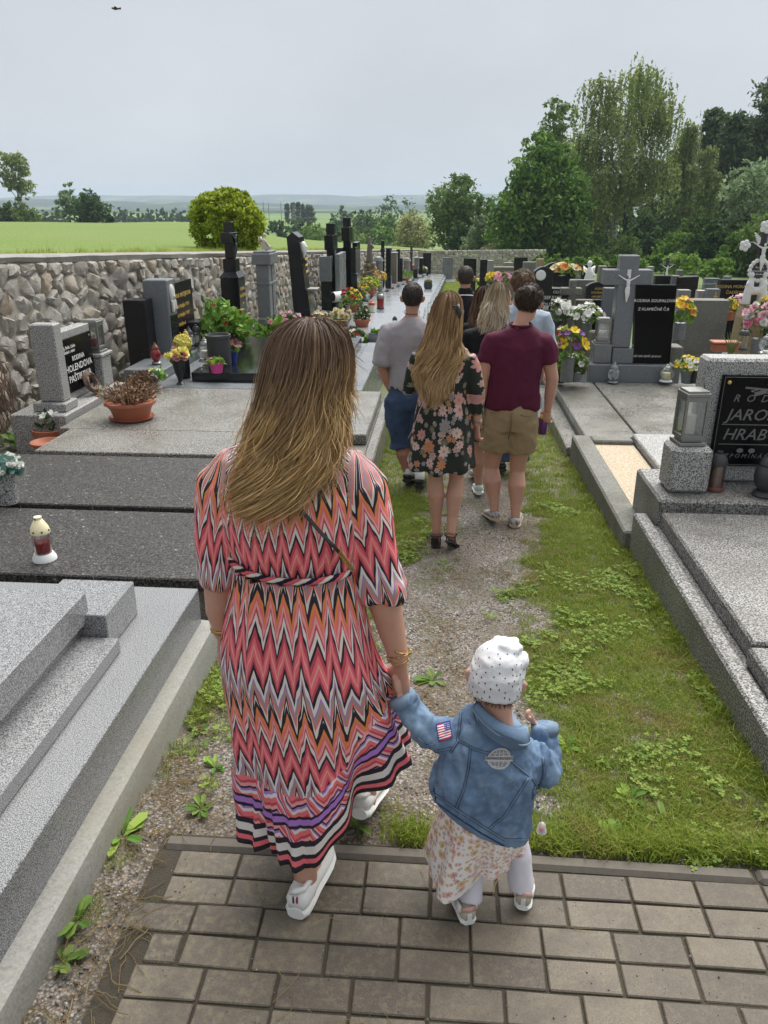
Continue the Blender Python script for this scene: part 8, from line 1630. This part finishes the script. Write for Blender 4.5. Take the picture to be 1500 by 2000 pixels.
def patch(corners, nx, ny, colf, name, off=.0022, shape=None):
 """flat embroidered badge lying on the cloth: corners tl,tr,br,bl in picture coordinates"""
 (a, b_, c, d) = [np.array(q, float) for q in corners]; mats = []; idx = {}; mb = MB(); G_ = {}
 for j in range(ny + 1):
  for i in range(nx + 1):
   s, t_ = i / nx, j / ny; q = (a * (1 - s) + b_ * s) * (1 - t_) + (d * (1 - s) + c * s) * t_; G_[i, j] = onto(q[0], q[1], off)[0]
 V = [G_[i, j] for j in range(ny + 1) for i in range(nx + 1)]; F = []; MI = []
 for j in range(ny):
  for i in range(nx):
   m_ = colf((i + .5) / nx, (j + .5) / ny)
   if m_ is None: continue
   if m_.name not in idx: idx[m_.name] = len(mats); mats.append(m_)
   F.append([j * (nx + 1) + i, j * (nx + 1) + i + 1, (j + 1) * (nx + 1) + i + 1, (j + 1) * (nx + 1) + i]); MI.append(idx[m_.name])
 me = bpy.data.meshes.new(name); me.from_pydata([tuple(v - wloc(JK)) for v in V], [], F); me.polygons.foreach_set('material_index', MI); me.update()
 for m_ in mats: me.materials.append(m_)
 o = bpy.data.objects.new(name, me); COL.objects.link(o); o.parent = JK; sm = o.modifiers.new('thick', 'SOLIDIFY'); sm.thickness = .0015; sm.offset = 0; return o
RD, WHT, BL = cloth('flag red', (.42, .03, .06), weave=900), cloth('flag white', (.68, .66, .68), weave=900), cloth('flag blue', (.03, .045, .20), weave=900)
def flagcol(s, t_):
 if s < .07 or s > .93 or t_ < .06 or t_ > .95: return BL
 u_, v_ = (s - .07) / .86, (t_ - .06) / .89
 if u_ > .52 and v_ < .54: return WHT if (int(u_ * 28) % 2 == 0 and int(v_ * 26) % 3 == 1) else BL
 return RD if int(v_ * 13) % 2 == 0 else WHT
patch([(851, 1414), (879, 1407), (884, 1441), (857, 1450)], 30, 30, flagcol, 'flag_patch', .003)
GR, GW, GD = cloth('patch grey', (.26, .26, .26), weave=900), cloth('patch silver', (.52, .51, .50), weave=900), cloth('patch dark grey', (.12, .12, .125), weave=900)
def globe(s, t_):
 x, y = (s - .5) * 2, (t_ - .5) * 2
 if abs(y + .02) < .20 and abs(x) < .98: return GR if abs(y + .02) < .14 else GW
 r = math.hypot(x / .86, y / .95)
 if r > 1: return None
 if r > .86: return GW
 lat = (y * 4.2) % 1; lon = (x / max(.15, math.sqrt(max(.02, 1 - y * y))) * 3.2) % 1
 return GW if lat < .16 or lon < .14 else GR
pt = patch([(950, 1464), (1003, 1456), (1000, 1507), (945, 1500)], 40, 40, globe, 'round_patch', .003)
cu = bpy.data.curves.new('t', 'FONT'); cu.body = 'ANTARCTIC EXP'; cu.size = 1; cu.align_x = 'CENTER'; cu.align_y = 'CENTER'; cu.resolution_u = 1; o = bpy.data.objects.new('t', cu); COL.objects.link(o); me = bpy.data.meshes.new_from_object(o.evaluated_get(bpy.context.evaluated_depsgraph_get())); wd_ = max(v.co.x for v in me.vertices) * 2
mb = MB(); mb.add([onto(974 + v.co.x / wd_ * 46 - v.co.y * .6, 1481.5 + v.co.x / wd_ * 46 * .04 - v.co.y / wd_ * 54, .0046)[0] for v in me.vertices], [list(p.vertices) for p in me.polygons]); mb.build('lettering', GD, JK); bpy.data.objects.remove(o)
hb = MB(); Rm = np.array(hR)
hb.rings([[np.array(hf(a * math.cos(q), -.006 + b_ * math.sin(q), z + dz * math.sin(q) * -1)) for q in np.linspace(0, 2 * math.pi, 37)[:-1]] for z, a, b_, dz in ((-.052, .0815, .098, .012), (-.03, .085, .102, .010), (.0, .0875, .106, .006), (.04, .086, .104, 0), (.08, .078, .094, 0), (.10, .064, .078, 0), (.116, .046, .056, 0), (.126, .020, .026, 0))])
for k in range(7): a = k * .9; hb.blob(hf(.030 * math.cos(a) + .012, -.005 + .034 * math.sin(a), .119 + .006 * (k % 2)), (.020, .020, .013), 8, 6)
hb.blob(hf(.072, -.01, .085), (.018, .03, .022), 8, 6); V_, F_ = fuse(hb, .0055, 2); V_ = wrinkle(V_, F_, .0042, (22, 22, 30), 6)
bm_ = cloth('white crinkled muslin', (.66, .66, .67), .9, 330, .05); BO = skin_obj('bonnet', V_, F_, bm_, TO); BV = BVHTree.FromPolygons([tuple(v) for v in V_], F_); dots = MB(); rg = random.Random(12)
tree_ = []
for k in range(500):
 a = rg.uniform(0, 6.28); z = rg.uniform(-.04, .115); f0 = Vector(hf(0, -.006, z)); d = Vector(hR @ Vector((math.cos(a), math.sin(a), 0))); h, nrm, *_ = BV.ray_cast(f0 + d * .3, -d)
 if h is None or any((h - q).length < .0155 for q in tree_): continue
 tree_.append(h); n_ = d; t1 = Vector((0, 0, 1)); t2 = n_.cross(t1); r_ = .0023; p = h + d * .0008; ti = Vector((.3, 0, 1))
 dots.add([p + t1 * r_ * 1.9, p + t2 * r_, p - t1 * r_ * 1.9, p - t2 * r_], [[0, 1, 2, 3]])
dots.build('printed_dots', M['black_plastic'], BO, recalc=False)
PK = plain('blush leather', (.56, .33, .27), .5, .08); BG = plain('beige suede', (.42, .38, .30), .8, .08); WS2 = plain('white leather', (.70, .69, .66), .5, .06)
for hl, te in (((.130, 1.728, .003), (.088, 1.862, .003)), ((.296, 1.785, .012), (.318, 1.922, .004))):
 so, d_, sd_, up_ = shoe(TO, hl, te, .062, .062, BG, WSO, sole_h=.017); H_ = Vector(hl); ang = math.atan2(d_.x, d_.y)
 MB().tube([H_ + up_ * .052 - sd_ * .022 + d_ * .012, H_ + up_ * .060 + d_ * .003, H_ + up_ * .052 + sd_ * .022 + d_ * .012], .0095, 8, flat=.5, side=(0, 0, 1)).build('heel_cap', PK, so, True)
 MB().tube([H_ + up_ * .048 - sd_ * .024 + d_ * .015, H_ + up_ * .05 - sd_ * .027 + d_ * .05], .012, 8, flat=.5).build('collar', WS2, so, True); MB().tube([H_ + up_ * .048 + sd_ * .024 + d_ * .015, H_ + up_ * .05 + sd_ * .027 + d_ * .05], .012, 8, flat=.5).build('collar', WS2, so, True)
 MB().box(H_ + up_ * .034 + d_ * .0, (.014, .006, .024), -ang, .001).build('heel_tab', WS2, so); MB().box(H_ + up_ * .0535 - d_ * .0012, (.013, .0016, .003), -ang, .0004).build('heel_mark', BG, so)
p0 = at(1050, 1572, 1.90); p1 = at(1056, 1612, 1.90); T = thing('pacifier', 'clear and pink pacifier hanging on a bead chain from the toddler\'s jacket', 'pacifier', p1)
cm = MB(); cm.tube([p0, (p0 + p1) / 2 + np.array([.003, 0, 0]), p1 + np.array([0, 0, .012])], .0013, 5); cm.build('cord', plain('tan cord', (.4, .28, .2)), T, True)
for k, c in enumerate(['steel', 'white_plastic', 'grey_smooth', 'white_plastic']): MB().blob(p0 + np.array([.001 * k, 0, .012 - .010 * k]), (.0062, .0062, .0055), 10, 7).build('bead', M[c], T, True)
ML = NT('milky clear plastic'); g1 = ML.n('BsdfTransparent', {'Color': (.9, .9, .9)}); g2 = ML.n('BsdfPrincipled', {'Base Color': (.75, .74, .74), 'Roughness': .2}); mx = ML.n('MixShader', {0: .45}); ML.t.links.new(g1.outputs[0], mx.inputs[1]); ML.t.links.new(g2.outputs[0], mx.inputs[2]); ML.t.links.new(mx.outputs[0], ML.out.inputs[0])
MB().lathe([(.006, .022), (.011, .016), (.0145, 0), (.017, -.012), (.0165, -.0125), (.012, .0)], p1 + np.array([.004, 0, -.012]), 18).build('cover', ML.m, T, smooth=True); MB().blob(p1 + np.array([.003, -.004, -.010]), (.0105, .0105, .0115), 12, 9).build('shield', PET['palepink'] if False else plain('pink silicone', (.62, .24, .26), .4), T, True)
# --- the group walking ahead
def adult(label, y, X, Z, s=1.0, yaw=0.0, pitch=0.0, roll=0.0, arms=None, legs=None, skin=SKIN, w=1.0, female=False, bits=True, vox=.008):
 """X: dict of sideways positions, Z: dict of heights (world) for head, neck, sh (shoulders), waist, hip, knee; y: distance of the body axis"""
 g = gz(y); T = thing('person', label, 'person', (X['hip'], y, g)); b = MB(); hs = X['sh'][1] - X['sh'][0]; xs = sum(X['sh']) / 2
 hf, R = head_shape(b, (X['head'], y + .03 * s, Z['head']), s * 1.03, yaw, pitch, roll)
 ce = lambda x, z, a, c, yy=y: [(x + a * math.cos(q), yy + c * math.sin(q), z) for q in np.linspace(0, 2 * math.pi, 21)[:-1]]
 xw, xh = X['waist'], X['hip']; hw = X.get('hw', .155 * s)
 b.rings([ce(xh, Z['hip'] - .06, hw * .9, .09), ce(xh, Z['hip'] + .02, hw * .95, .105), ce(xw, Z['waist'], hs * .32, .09), ce((xw + xs) / 2, (Z['waist'] + Z['sh']) / 2, hs * .37, .10), ce(xs, Z['sh'] - .07, hs * .38, .09), ce(xs, Z['sh'] - .005, hs * .26, .065), ce(X['neck'], Z['neck'], .052, .05), ce(X['neck'] * .4 + X['head'] * .6, Z['neck'] + .09, .05, .052, y + .015)])
 A = []
 for q in (0, 1):
  sh = np.array([X['sh'][q] + (.045 if q == 0 else -.045), y, Z['sh'] - .045]); el, wr, hd, th, cu = arms[q]; A.append((sh, np.array(el), np.array(wr)))
  b.tube([sh, sh * .5 + A[q][1] * .5, A[q][1], A[q][1] * .6 + A[q][2] * .4, A[q][2]], [.05 * s * w, .047 * s * w, .040 * s * w, .039 * s * w, .026 * s], 12); hand(b, wr, hd, th, cu, s * .98)
 Lg = []
 for q in (0, 1):
  hp = np.array([xh + (-.085 if q == 0 else .085) * s, y, Z['hip']]); kn, an, to = [np.array(v) for v in legs[q]]; Lg.append((hp, kn, an, to))
  b.tube([hp, hp * .5 + kn * .5, kn, kn * .68 + an * .32 + np.array([0, -.012, 0]), kn * .3 + an * .7, an], [.085 * s * w, .074 * s * w, .050 * s * w, .060 * s * w, .038 * s * w, .031 * s], 14); b.tube([an, an * .45 + to * .55 - np.array([0, 0, .01]), to], [.034 * s, .032 * s, .02 * s], 10)
 V, F = fuse(b, vox, 3); skin_obj('body', V, F, skin, T)
 if bits: face_bits(T, hf, s * 1.03)
 return dict(T=T, hf=hf, R=R, A=A, L=Lg, y=y, X=X, Z=Z, s=s, g=g, ce=ce)
def top(P, mat, hem, ease=.035, sleeve=.5, name='shirt', rs=.075, amp=.012, seed=1, hemw=None, depth=1.0, collar=False, pat=None, waistw=None, sleeve_end=None):
 X, Z, y = P['X'], P['Z'], P['y']; hs = X['sh'][1] - X['sh'][0]; xs = sum(X['sh']) / 2; ce = P['ce']; hw = hemw or X.get('hw', .155 * P['s']) + ease; m = MB()
 m.rings([ce(X['hip'], hem, hw, .125 * depth), ce(X['hip'], hem + .04, hw * 1.01, .128 * depth), ce(X['waist'], Z['waist'], waistw or max(hw * .96, hs * .36), .125 * depth), ce((X['waist'] + xs) / 2, (Z['waist'] + Z['sh']) / 2, hs * .43, .13 * depth), ce(xs, Z['sh'] - .09, hs * .45, .12 * depth), ce(xs, Z['sh'] - .03, hs * .41, .10 * depth), ce(xs * .6 + X['neck'] * .4, Z['sh'] + .01, hs * .27, .085), ce(X['neck'], Z['neck'] - .022, .078, .07), ce(X['neck'], Z['neck'] + (.03 if collar else -.008), .066, .062)])
 for q in (0, 1):
  a, e, wv = P['A'][q]; k = sleeve if not isinstance(sleeve, tuple) else sleeve[q]; pts = [a + np.array([(.05 if q == 0 else -.05), 0, -.012]), a + np.array([0, 0, -.016]), a * .5 + e * .5] + ([e] if k > .5 else []) ; end = a + (e - a) * k * 2 if k <= .5 else e + (wv - e) * (k - .5) * 2; pts = [p for p in pts[:2]] + ([a + (e - a) * k] if k <= .5 else pts[2:]) + [end]
  m.tube(pts, [rs * .72, rs * .86] + [rs * .94] * (len(pts) - 3) + [rs * (.92 if k <= .5 else .68)], 14)
 V, F = fuse(m, .012, 4); V = wrinkle(V, F, amp, (7, 7, 5), seed * 3.7); at_ = None
 if pat: q = np.arctan2(V[:, 1] - y, V[:, 0] - X['hip']); q = np.where(q > math.pi / 2, q - 2 * math.pi, q); at_ = {'pat': ('FLOAT_VECTOR', np.stack([q * .2, V[:, 2], V[:, 2] * 0], 1))}
 return skin_obj(name, V, F, mat, P['T'], at_)
def legwear(P, mat, end, r0=.115, r1=.10, name='trousers', amp=.012, seed=2, waist=None):
 m = MB(); X, Z, y, s = P['X'], P['Z'], P['y'], P['s']; hw = X.get('hw', .155 * s); zt = waist or Z['hip'] + .14
 m.rings([P['ce'](X['hip'], Z['hip'] - .08, hw * 1.06, .125), P['ce'](X['hip'], Z['hip'] + .02, hw * 1.10, .138), P['ce'](X['hip'], zt, hw * 1.0, .118)])
 for hp, kn, an, to in P['L']:
  pts = [hp, kn, an]; L1 = np.linalg.norm(kn - hp); full = L1 + np.linalg.norm(an - kn); d = full * end; e = hp + (kn - hp) * d / L1 if d < L1 else kn + (an - kn) * (d - L1) / (full - L1); mid = [hp * .5 + e * .5] if d < L1 else [hp * .5 + kn * .5, kn]
  rr = [r0, (r0 + r1) / 2 if d < L1 else r0 * .95] + ([r0 * .8] if d >= L1 else []) + [r1]; m.tube([hp] + mid + [e], rr, 16)
 V, F = fuse(m, .012, 4); V = wrinkle(V, F, amp, (9, 9, 7), seed * 5.1); return skin_obj(name, V, F, mat, P['T'])
def arm(el, wr, d=(0, .1, -1), th=(0, 1, 0), cu=.4): return (el, wr, d, th, cu)
def feet(P, mat, sole, w=.10, h=.085, lift=(0, 0), name='shoe', L=.28, sh=.03):
 for q, (hp, kn, an, to) in enumerate(P['L']):
  d = to - an; d /= np.linalg.norm(d); hl = an - d * .065 - np.array([0, 0, .075 * P['s'] - .0]); hl[2] = max(hl[2], gz(hl[1]) + .003); te = to + d * .06; te[2] = max(te[2] - .03, gz(te[1]) + .003); shoe(P['T'], hl, te, w, h, mat, sole, name, sh)
P = adult('woman with long blonde hair half up in a black clip, black flowered dress and sandals', 4.87, dict(head=.025, neck=.012, sh=(-.175, .198), waist=.012, hip=.012, hw=.165), dict(head=1.425, neck=1.275, sh=1.215, waist=.95, hip=.76), .98, yaw=.35, pitch=-.1,
 arms=[arm((-.215, 4.92, .94), (-.10, 5.08, .95), (.8, .5, .1), (0, 0, 1)), arm((.225, 4.86, .95), (.236, 4.90, .715), (.0, .05, -1), (-.5, .8, 0), .7)], legs=[((-.025, 4.90, .36), (-.008, 4.88, -.055), (-.02, 5.06, -.125)), ((.115, 4.93, .34), (.088, 4.80, -.02), (.115, 4.90, -.125))], female=True, vox=.0065)
FD = flower_mat('large flower print on black green', (.018, .022, .016), [(0, (.55, .28, .26)), (.3, (.62, .46, .42)), (.5, (.50, .20, .10)), (.66, (.60, .40, .38)), (.85, (.25, .25, .27))], 9.0, 6, .46, second=[(0, (.50, .34, .30)), (.4, (.42, .19, .10)), (.7, (.24, .24, .26))], leafc=[(0, (.20, .21, .19)), (.5, (.42, .30, .27)), (.8, (.12, .13, .10))], gap=.30)
m = MB(); X, Z, y, ce = P['X'], P['Z'], 4.87, P['ce']
m.rings([ce(.008, .432, .228, .19), ce(.008, .47, .226, .188), ce(.008, .62, .205, .165), ce(.010, .78, .182, .145), ce(.012, .96, .152, .122), ce(.012, 1.08, .172, .128), ce(.012, 1.16, .176, .115), ce(.012, 1.205, .15, .09), ce(.012, 1.245, .085, .07)])
for a, e, wv in P['A']: m.tube([a, a * .5 + e * .5, e, e * .35 + wv * .65], [.066, .062, .054, .047], 14)
V, F = fuse(m, .011, 4); an_ = np.arctan2(V[:, 1] - y, V[:, 0]); an_ = np.where(an_ > math.pi / 2, an_ - 2 * math.pi, an_); k = np.clip((.85 - V[:, 2]) / .4, 0, 1); V = wrinkle(V, F, .010, (7, 7, 4), 8); V = V + normals(V, F) * (k * .012 * np.sin(an_ * 7 + 1))[:, None]
skin_obj('dress', V, F, FD, P['T'], {'pat': ('FLOAT_VECTOR', np.stack([an_ * .2, V[:, 2], V[:, 2] * 0], 1))})
HB = hair_mat('golden blonde hair', (.20, .12, .06), (.40, .25, .12), (.58, .39, .19)); hull = [(1.565, .03, 4.875, .01, .01), (1.553, .03, 4.875, .05, .06), (1.52, .028, 4.872, .078, .09), (1.47, .022, 4.865, .092, .106), (1.40, .012, 4.85, .103, .11), (1.30, .0, 4.80, .115, .07), (1.2, -.012, 4.79, .135, .06), (1.08, -.03, 4.785, .135, .05), (.98, -.035, 4.785, .115, .045), (.88, -.035, 4.785, .09, .04)]
long_hair(P['T'], hull, 2600, HB, lambda d: float(np.interp(d, [170, 210, 250, 280, 310, 345], [1.10, 1.02, .96, .98, 1.05, 1.15])), (165, 352), 15, .0042, .022, .018, 18, cap=1.2, clumps=70)
c = at(893, 612, 4.785); cb = MB(); cb.tube([c + np.array([0, 0, .055]), c + np.array([.012, -.012, 0]), c + np.array([.0, 0, -.058])], [.012, .018, .010], 8, flat=.8); cl_ = cb.build('hair_clip', M['black_plastic'], P['T'], True)
for k in range(6): MB().tube([c + np.array([.0, -.02, .045 - .018 * k]), c + np.array([-.028, -.028, .043 - .018 * k])], .0045, 5).build('tooth', M['black_plastic'], cl_, True)
st = MB(); st.tube([at(856, 735, 4.72), at(838, 765, 4.725), at(820, 800, 4.715), at(808, 835, 4.72), at(798, 855, 4.80)], .011, 8, flat=.25, side=(0, 1, 0)); st.build('bag_strap', plain('dusty pink leather', (.40, .24, .22), .55), P['T'], True)
for a_ in (0, .012): MB().tube([np.array([.236, 4.90, .735 + a_]) + np.array([.032 * math.cos(q), .032 * math.sin(q), .004 * math.sin(2 * q)]) for q in np.linspace(0, 6.28, 15)], .0045, 6).build('bracelet', M['steel'], P['T'], True)
for q, (hl, te) in enumerate((((-.006, 4.815, -.142), (-.025, 5.06, -.150)), ((.075, 4.775, -.075), (.125, 4.905, -.166)))):
 hl, te = np.array(hl), np.array(te); d = (te - hl) / np.linalg.norm(te - hl); sd = np.cross(d, [0, 0, 1]); sd /= np.linalg.norm(sd); up = np.cross(sd, d); mb = MB(); R_ = []
 for f_, w_ in ((0, .026), (.12, .033), (.4, .031), (.7, .044), (.92, .036), (1, .015)): p = hl + (te - hl) * f_; R_.append([p - sd * w_, p + sd * w_, p + sd * w_ + up * .014, p - sd * w_ + up * .014])
 mb.rings(R_); so = mb.build('sandal', M['black_plastic'], P['T']); an = P['L'][q][2]; sb = MB(); sb.tube([an + np.array([.042 * math.cos(t_), .046 * math.sin(t_), -.005]) for t_ in np.linspace(0, 6.28, 15)], .005, 5); sb.tube([hl + up * .014 + sd * .03 + d * .05, an + np.array([.03, -.02, 0])], .004, 5); sb.tube([hl + up * .014 - sd * .03 + d * .05, an + np.array([-.03, -.02, 0])], .004, 5); sb.build('strap', M['black_plastic'], so, True)
P = adult('man in a maroon T-shirt and khaki shorts carrying a purple candle', 5.42, dict(head=.572, neck=.528, sh=(.298, .742), waist=.50, hip=.50, hw=.178), dict(head=1.425, neck=1.295, sh=1.24, waist=.90, hip=.63), 1.02, yaw=-.25, pitch=-.35, roll=.12,
 arms=[arm((.285, 5.40, .91), (.272, 5.40, .665), (.0, .05, -1), (-.35, .9, 0), .7), arm((.772, 5.42, .92), (.762, 5.46, .685), (-.05, .15, -1), (-.75, .6, 0), .75)], legs=[((.385, 5.48, .235), (.42, 5.36, -.075), (.39, 5.53, -.15)), ((.575, 5.46, .22), (.572, 5.33, -.11), (.60, 5.52, -.165))], w=1.08, vox=.007)
MA = cloth('maroon jersey', (.088, .012, .034)); top(P, MA, .705, .022, .30, rs=.082, amp=.016, seed=3); MB().tube([(.528 + .074 * math.cos(q), 5.425 + .068 * math.sin(q), 1.288 + .006 * math.sin(q)) for q in np.linspace(0, 6.28, 19)], .009, 6).build('neckband', MA, P['T'], True)
SH = cloth('khaki shorts', (.30, .22, .125), weave=300); sh_ = legwear(P, SH, .33, .118, .112, 'shorts', .014, 4, .76)
for px in ((958, 975, 806), (1016, 1040, 812)): MB().tube([at(px[0], px[2] - 1, 5.275), at((px[0] + px[1]) / 2, px[2] + 2, 5.272), at(px[1], px[2], 5.275)], .004, 5).build('pocket_welt', cloth('khaki seam', (.19, .135, .075)), sh_, True)
MB().tube([at(1000, 806, 5.27), at(998, 835, 5.285), at(993, 858, 5.30)], .004, 5).build('back_seam', cloth('khaki seam', (.19, .135, .075)), sh_, True)
short_hair(P['T'], P['hf'], P['R'], 1.05, hair_mat('dark brown hair', (.025, .016, .011), (.05, .032, .022), (.09, .06, .04)), 2600, 21, .045)
def stripes():
 t = NT('striped canvas'); p = t.pos(); w_ = t.math('FRACT', t.math('MULTIPLY', t.math('ADD', t.n('SeparateXYZ', {0: p}).outputs[1], t.math('MULTIPLY', t.n('SeparateXYZ', {0: p}).outputs[0], .4)), 95)); return t.bsdf(t.ramp(w_, [(0, (.42, .40, .38)), (.6, (.16, .15, .145))], 'CONSTANT'), .9)
feet(P, stripes(), plain('rope sole', (.42, .33, .22), .9, .2), .098, .075, sh=.022)
p = np.array([.745, 5.50, .585]); T2 = thing('candle', 'small purple and yellow grave candle held in the man\'s right hand', 'candle', p); MB().lathe([(.03, -.09), (.034, -.085), (.034, .02), (.028, .03)], p, 16).build('body', plain('purple glass', (.10, .025, .13), .25, .2), T2, smooth=40); MB().lathe([(.03, .03), (.031, .05), (.02, .062), (.004, .065)], p, 14).build('lid', M['gold_letter'], T2, smooth=40)
P = adult('man in a light grey T-shirt and denim shorts with one hand in his pocket', 6.22, dict(head=-.25, neck=-.253, sh=(-.475, -.025), waist=-.265, hip=-.27, hw=.165), dict(head=1.365, neck=1.235, sh=1.185, waist=.86, hip=.58), 1.0, yaw=0, pitch=-.06, skin=SKIN_TAN,
 arms=[arm((-.485, 6.18, .82), (-.405, 6.22, .61), (.25, .1, -1), (.3, .9, 0), .5), arm((-.015, 6.25, .84), (-.03, 6.36, .62))], legs=[((-.33, 6.25, .19), (-.27, 6.25, -.11), (-.24, 6.42, -.19)), ((-.17, 6.30, .19), (-.165, 6.16, -.12), (-.155, 6.35, -.195))], w=1.12)
top(P, cloth('faded grey jersey', (.31, .285, .295)), .655, .012, .46, rs=.092, amp=.016, seed=7)
DJ = cloth('dark blue denim', (.022, .042, .095), weave=350, var=.35, c2=(.07, .11, .19)); legwear(P, DJ, .62, .118, .11, 'denim_shorts', .018, 5, .68); MB().tube([(-.27 + .168 * math.cos(q), 6.22 + .123 * math.sin(q), .672) for q in np.linspace(0, 6.28, 21)], .013, 6, flat=.4).build('belt', M['black_plastic'], P['T'], True)
short_hair(P['T'], P['hf'], P['R'], 1.03, hair_mat('short dark grey brown hair', (.025, .019, .016), (.045, .035, .028), (.08, .065, .055)), 3200, 22, .018); MB().tube([(-.253 + .064 * math.cos(q), 6.235 + .062 * math.sin(q), 1.262 + .012 * math.sin(q)) for q in np.linspace(0, 6.28, 19)], .0025, 5).build('necklace', M['black_plastic'], P['T'], True)
for hp, kn, an, to in P['L']: MB().tube([an + np.array([0, 0, .07]), an - np.array([0, 0, .02])], [.042, .04], 12).build('sock', cloth('white sock', (.62, .62, .62)), P['T'], True)
feet(P, M['black_plastic'], plain('black rubber', (.02, .02, .02), .8), .10, .09)
BK = cloth('black cotton', (.010, .010, .012), weave=350)
P = adult('blonde woman with a shoulder length bob turning to her right, in a black jacket', 6.0, dict(head=.415, neck=.39, sh=(.165, .575), waist=.38, hip=.38), dict(head=1.39, neck=1.26, sh=1.19, waist=.88, hip=.62), .96, yaw=-1.05, pitch=-.1, arms=[arm((.15, 6.05, .83), (.20, 6.2, .65)), arm((.60, 6.05, .83), (.57, 6.2, .65))], legs=[((.30, 6.05, .20), (.33, 6.05, -.13), (.33, 6.22, -.2)), ((.46, 6.1, .20), (.31, 6.42, -.08), (.31, 6.56, -.185))], female=True)
top(P, BK, .30, .03, .9, 'jacket', .07, .012, 9, collar=True); BH = hair_mat('ash blonde bob', (.22, .165, .105), (.52, .41, .27), (.72, .62, .46)); x = .415; hull = [(1.52, x, 5.99, .02, .02), (1.512, x, 5.99, .055, .06), (1.475, x, 5.985, .085, .092), (1.425, x - .005, 5.98, .102, .105), (1.355, x - .01, 5.97, .114, .112), (1.275, x - .015, 5.965, .122, .112), (1.20, x - .02, 5.96, .122, .11)]
long_hair(P['T'], hull, 1500, BH, lambda d: 1.265, (120, 318), 25, .0055, .010, .010, 14, cap=1.28, clumps=60)
feet(P, plain('pale mint canvas', (.48, .60, .54)), WSO, .095, .085)
P = adult('tall fair haired man in a light blue shirt and jeans', 6.72, dict(head=.648, neck=.65, sh=(.44, .88), waist=.65, hip=.64), dict(head=1.42, neck=1.29, sh=1.235, waist=.95, hip=.65), 1.03, pitch=-.08, arms=[arm((.42, 6.75, .93), (.44, 6.85, .70)), arm((.90, 6.75, .93), (.89, 6.85, .70))], legs=[((.56, 6.8, .22), (.565, 6.7, -.14), (.56, 6.88, -.21)), ((.73, 6.75, .22), (.74, 6.8, -.14), (.75, 6.98, -.215))], bits=True)
top(P, cloth('light blue shirt', (.36, .42, .50)), .62, .03, .8, 'shirt', .085, .014, 11); legwear(P, DJ, .97, .11, .075); short_hair(P['T'], P['hf'], P['R'], 1.06, hair_mat('sandy hair', (.07, .042, .024), (.15, .09, .05), (.25, .165, .10)), 2600, 23, .05); feet(P, M['black_plastic'], M['black_plastic'])
P = adult('man with cropped hair in a black jacket with a white piping across the back', 8.3, dict(head=.215, neck=.215, sh=(.0, .455), waist=.225, hip=.225), dict(head=1.345, neck=1.22, sh=1.165, waist=.85, hip=.56), 1.02, arms=[arm((-.02, 8.33, .84), (.0, 8.42, .60)), arm((.475, 8.33, .84), (.455, 8.42, .60))], legs=[((.14, 8.35, .12), (.14, 8.3, -.22), (.13, 8.48, -.29)), ((.31, 8.38, .12), (.32, 8.25, -.22), (.33, 8.43, -.29))], skin=SKIN_TAN, w=1.1)
top(P, BK, .50, .045, .95, 'jacket', .088, .012, 13, collar=True); legwear(P, BK, .97, .11, .075); short_hair(P['T'], P['hf'], P['R'], 1.05, hair_mat('cropped greying hair', (.035, .026, .02), (.06, .045, .036), (.10, .08, .065)), 2600, 24, .014); feet(P, M['black_plastic'], M['black_plastic'])
MB().tube([(.21 + .20 * math.cos(q), 8.30 + .115 * math.sin(q), 1.135 + .055 * math.sin(-q)) for q in np.linspace(math.radians(185), math.radians(355), 15)], .005, 5).build('piping', M['white_plastic'], P['T'], True)
P = adult('woman with reddish brown hair mostly hidden behind the blonde woman', 7.3, dict(head=.37, neck=.37, sh=(.18, .56), waist=.37, hip=.37), dict(head=1.24, neck=1.11, sh=1.05, waist=.85, hip=.58), .96, yaw=-.5, arms=[arm((.2, 7.33, .85), (.22, 7.45, .63)), arm((.62, 7.33, .85), (.60, 7.45, .63))], legs=[((.33, 7.35, .15), (.33, 7.3, -.18), (.33, 7.47, -.25)), ((.49, 7.35, .15), (.49, 7.4, -.18), (.49, 7.57, -.25))], female=True)
top(P, BK, .55, .03, .9, 'jacket', .07, .01, 15); legwear(P, BK, .97, .10, .07); x = .37; hull = [(1.37, x, 7.29, .01, .01), (1.36, x, 7.29, .05, .055), (1.325, x, 7.285, .085, .095), (1.265, x, 7.275, .105, .11), (1.175, x, 7.265, .115, .112), (1.055, x, 7.26, .12, .11)]
long_hair(P['T'], hull, 900, hair_mat('chestnut hair', (.06, .03, .016), (.12, .062, .032), (.2, .11, .06)), lambda d: 1.10, (140, 345), 27, .0065, .006, .01, 12, cap=1.11, clumps=50); feet(P, M['black_plastic'], M['black_plastic'])
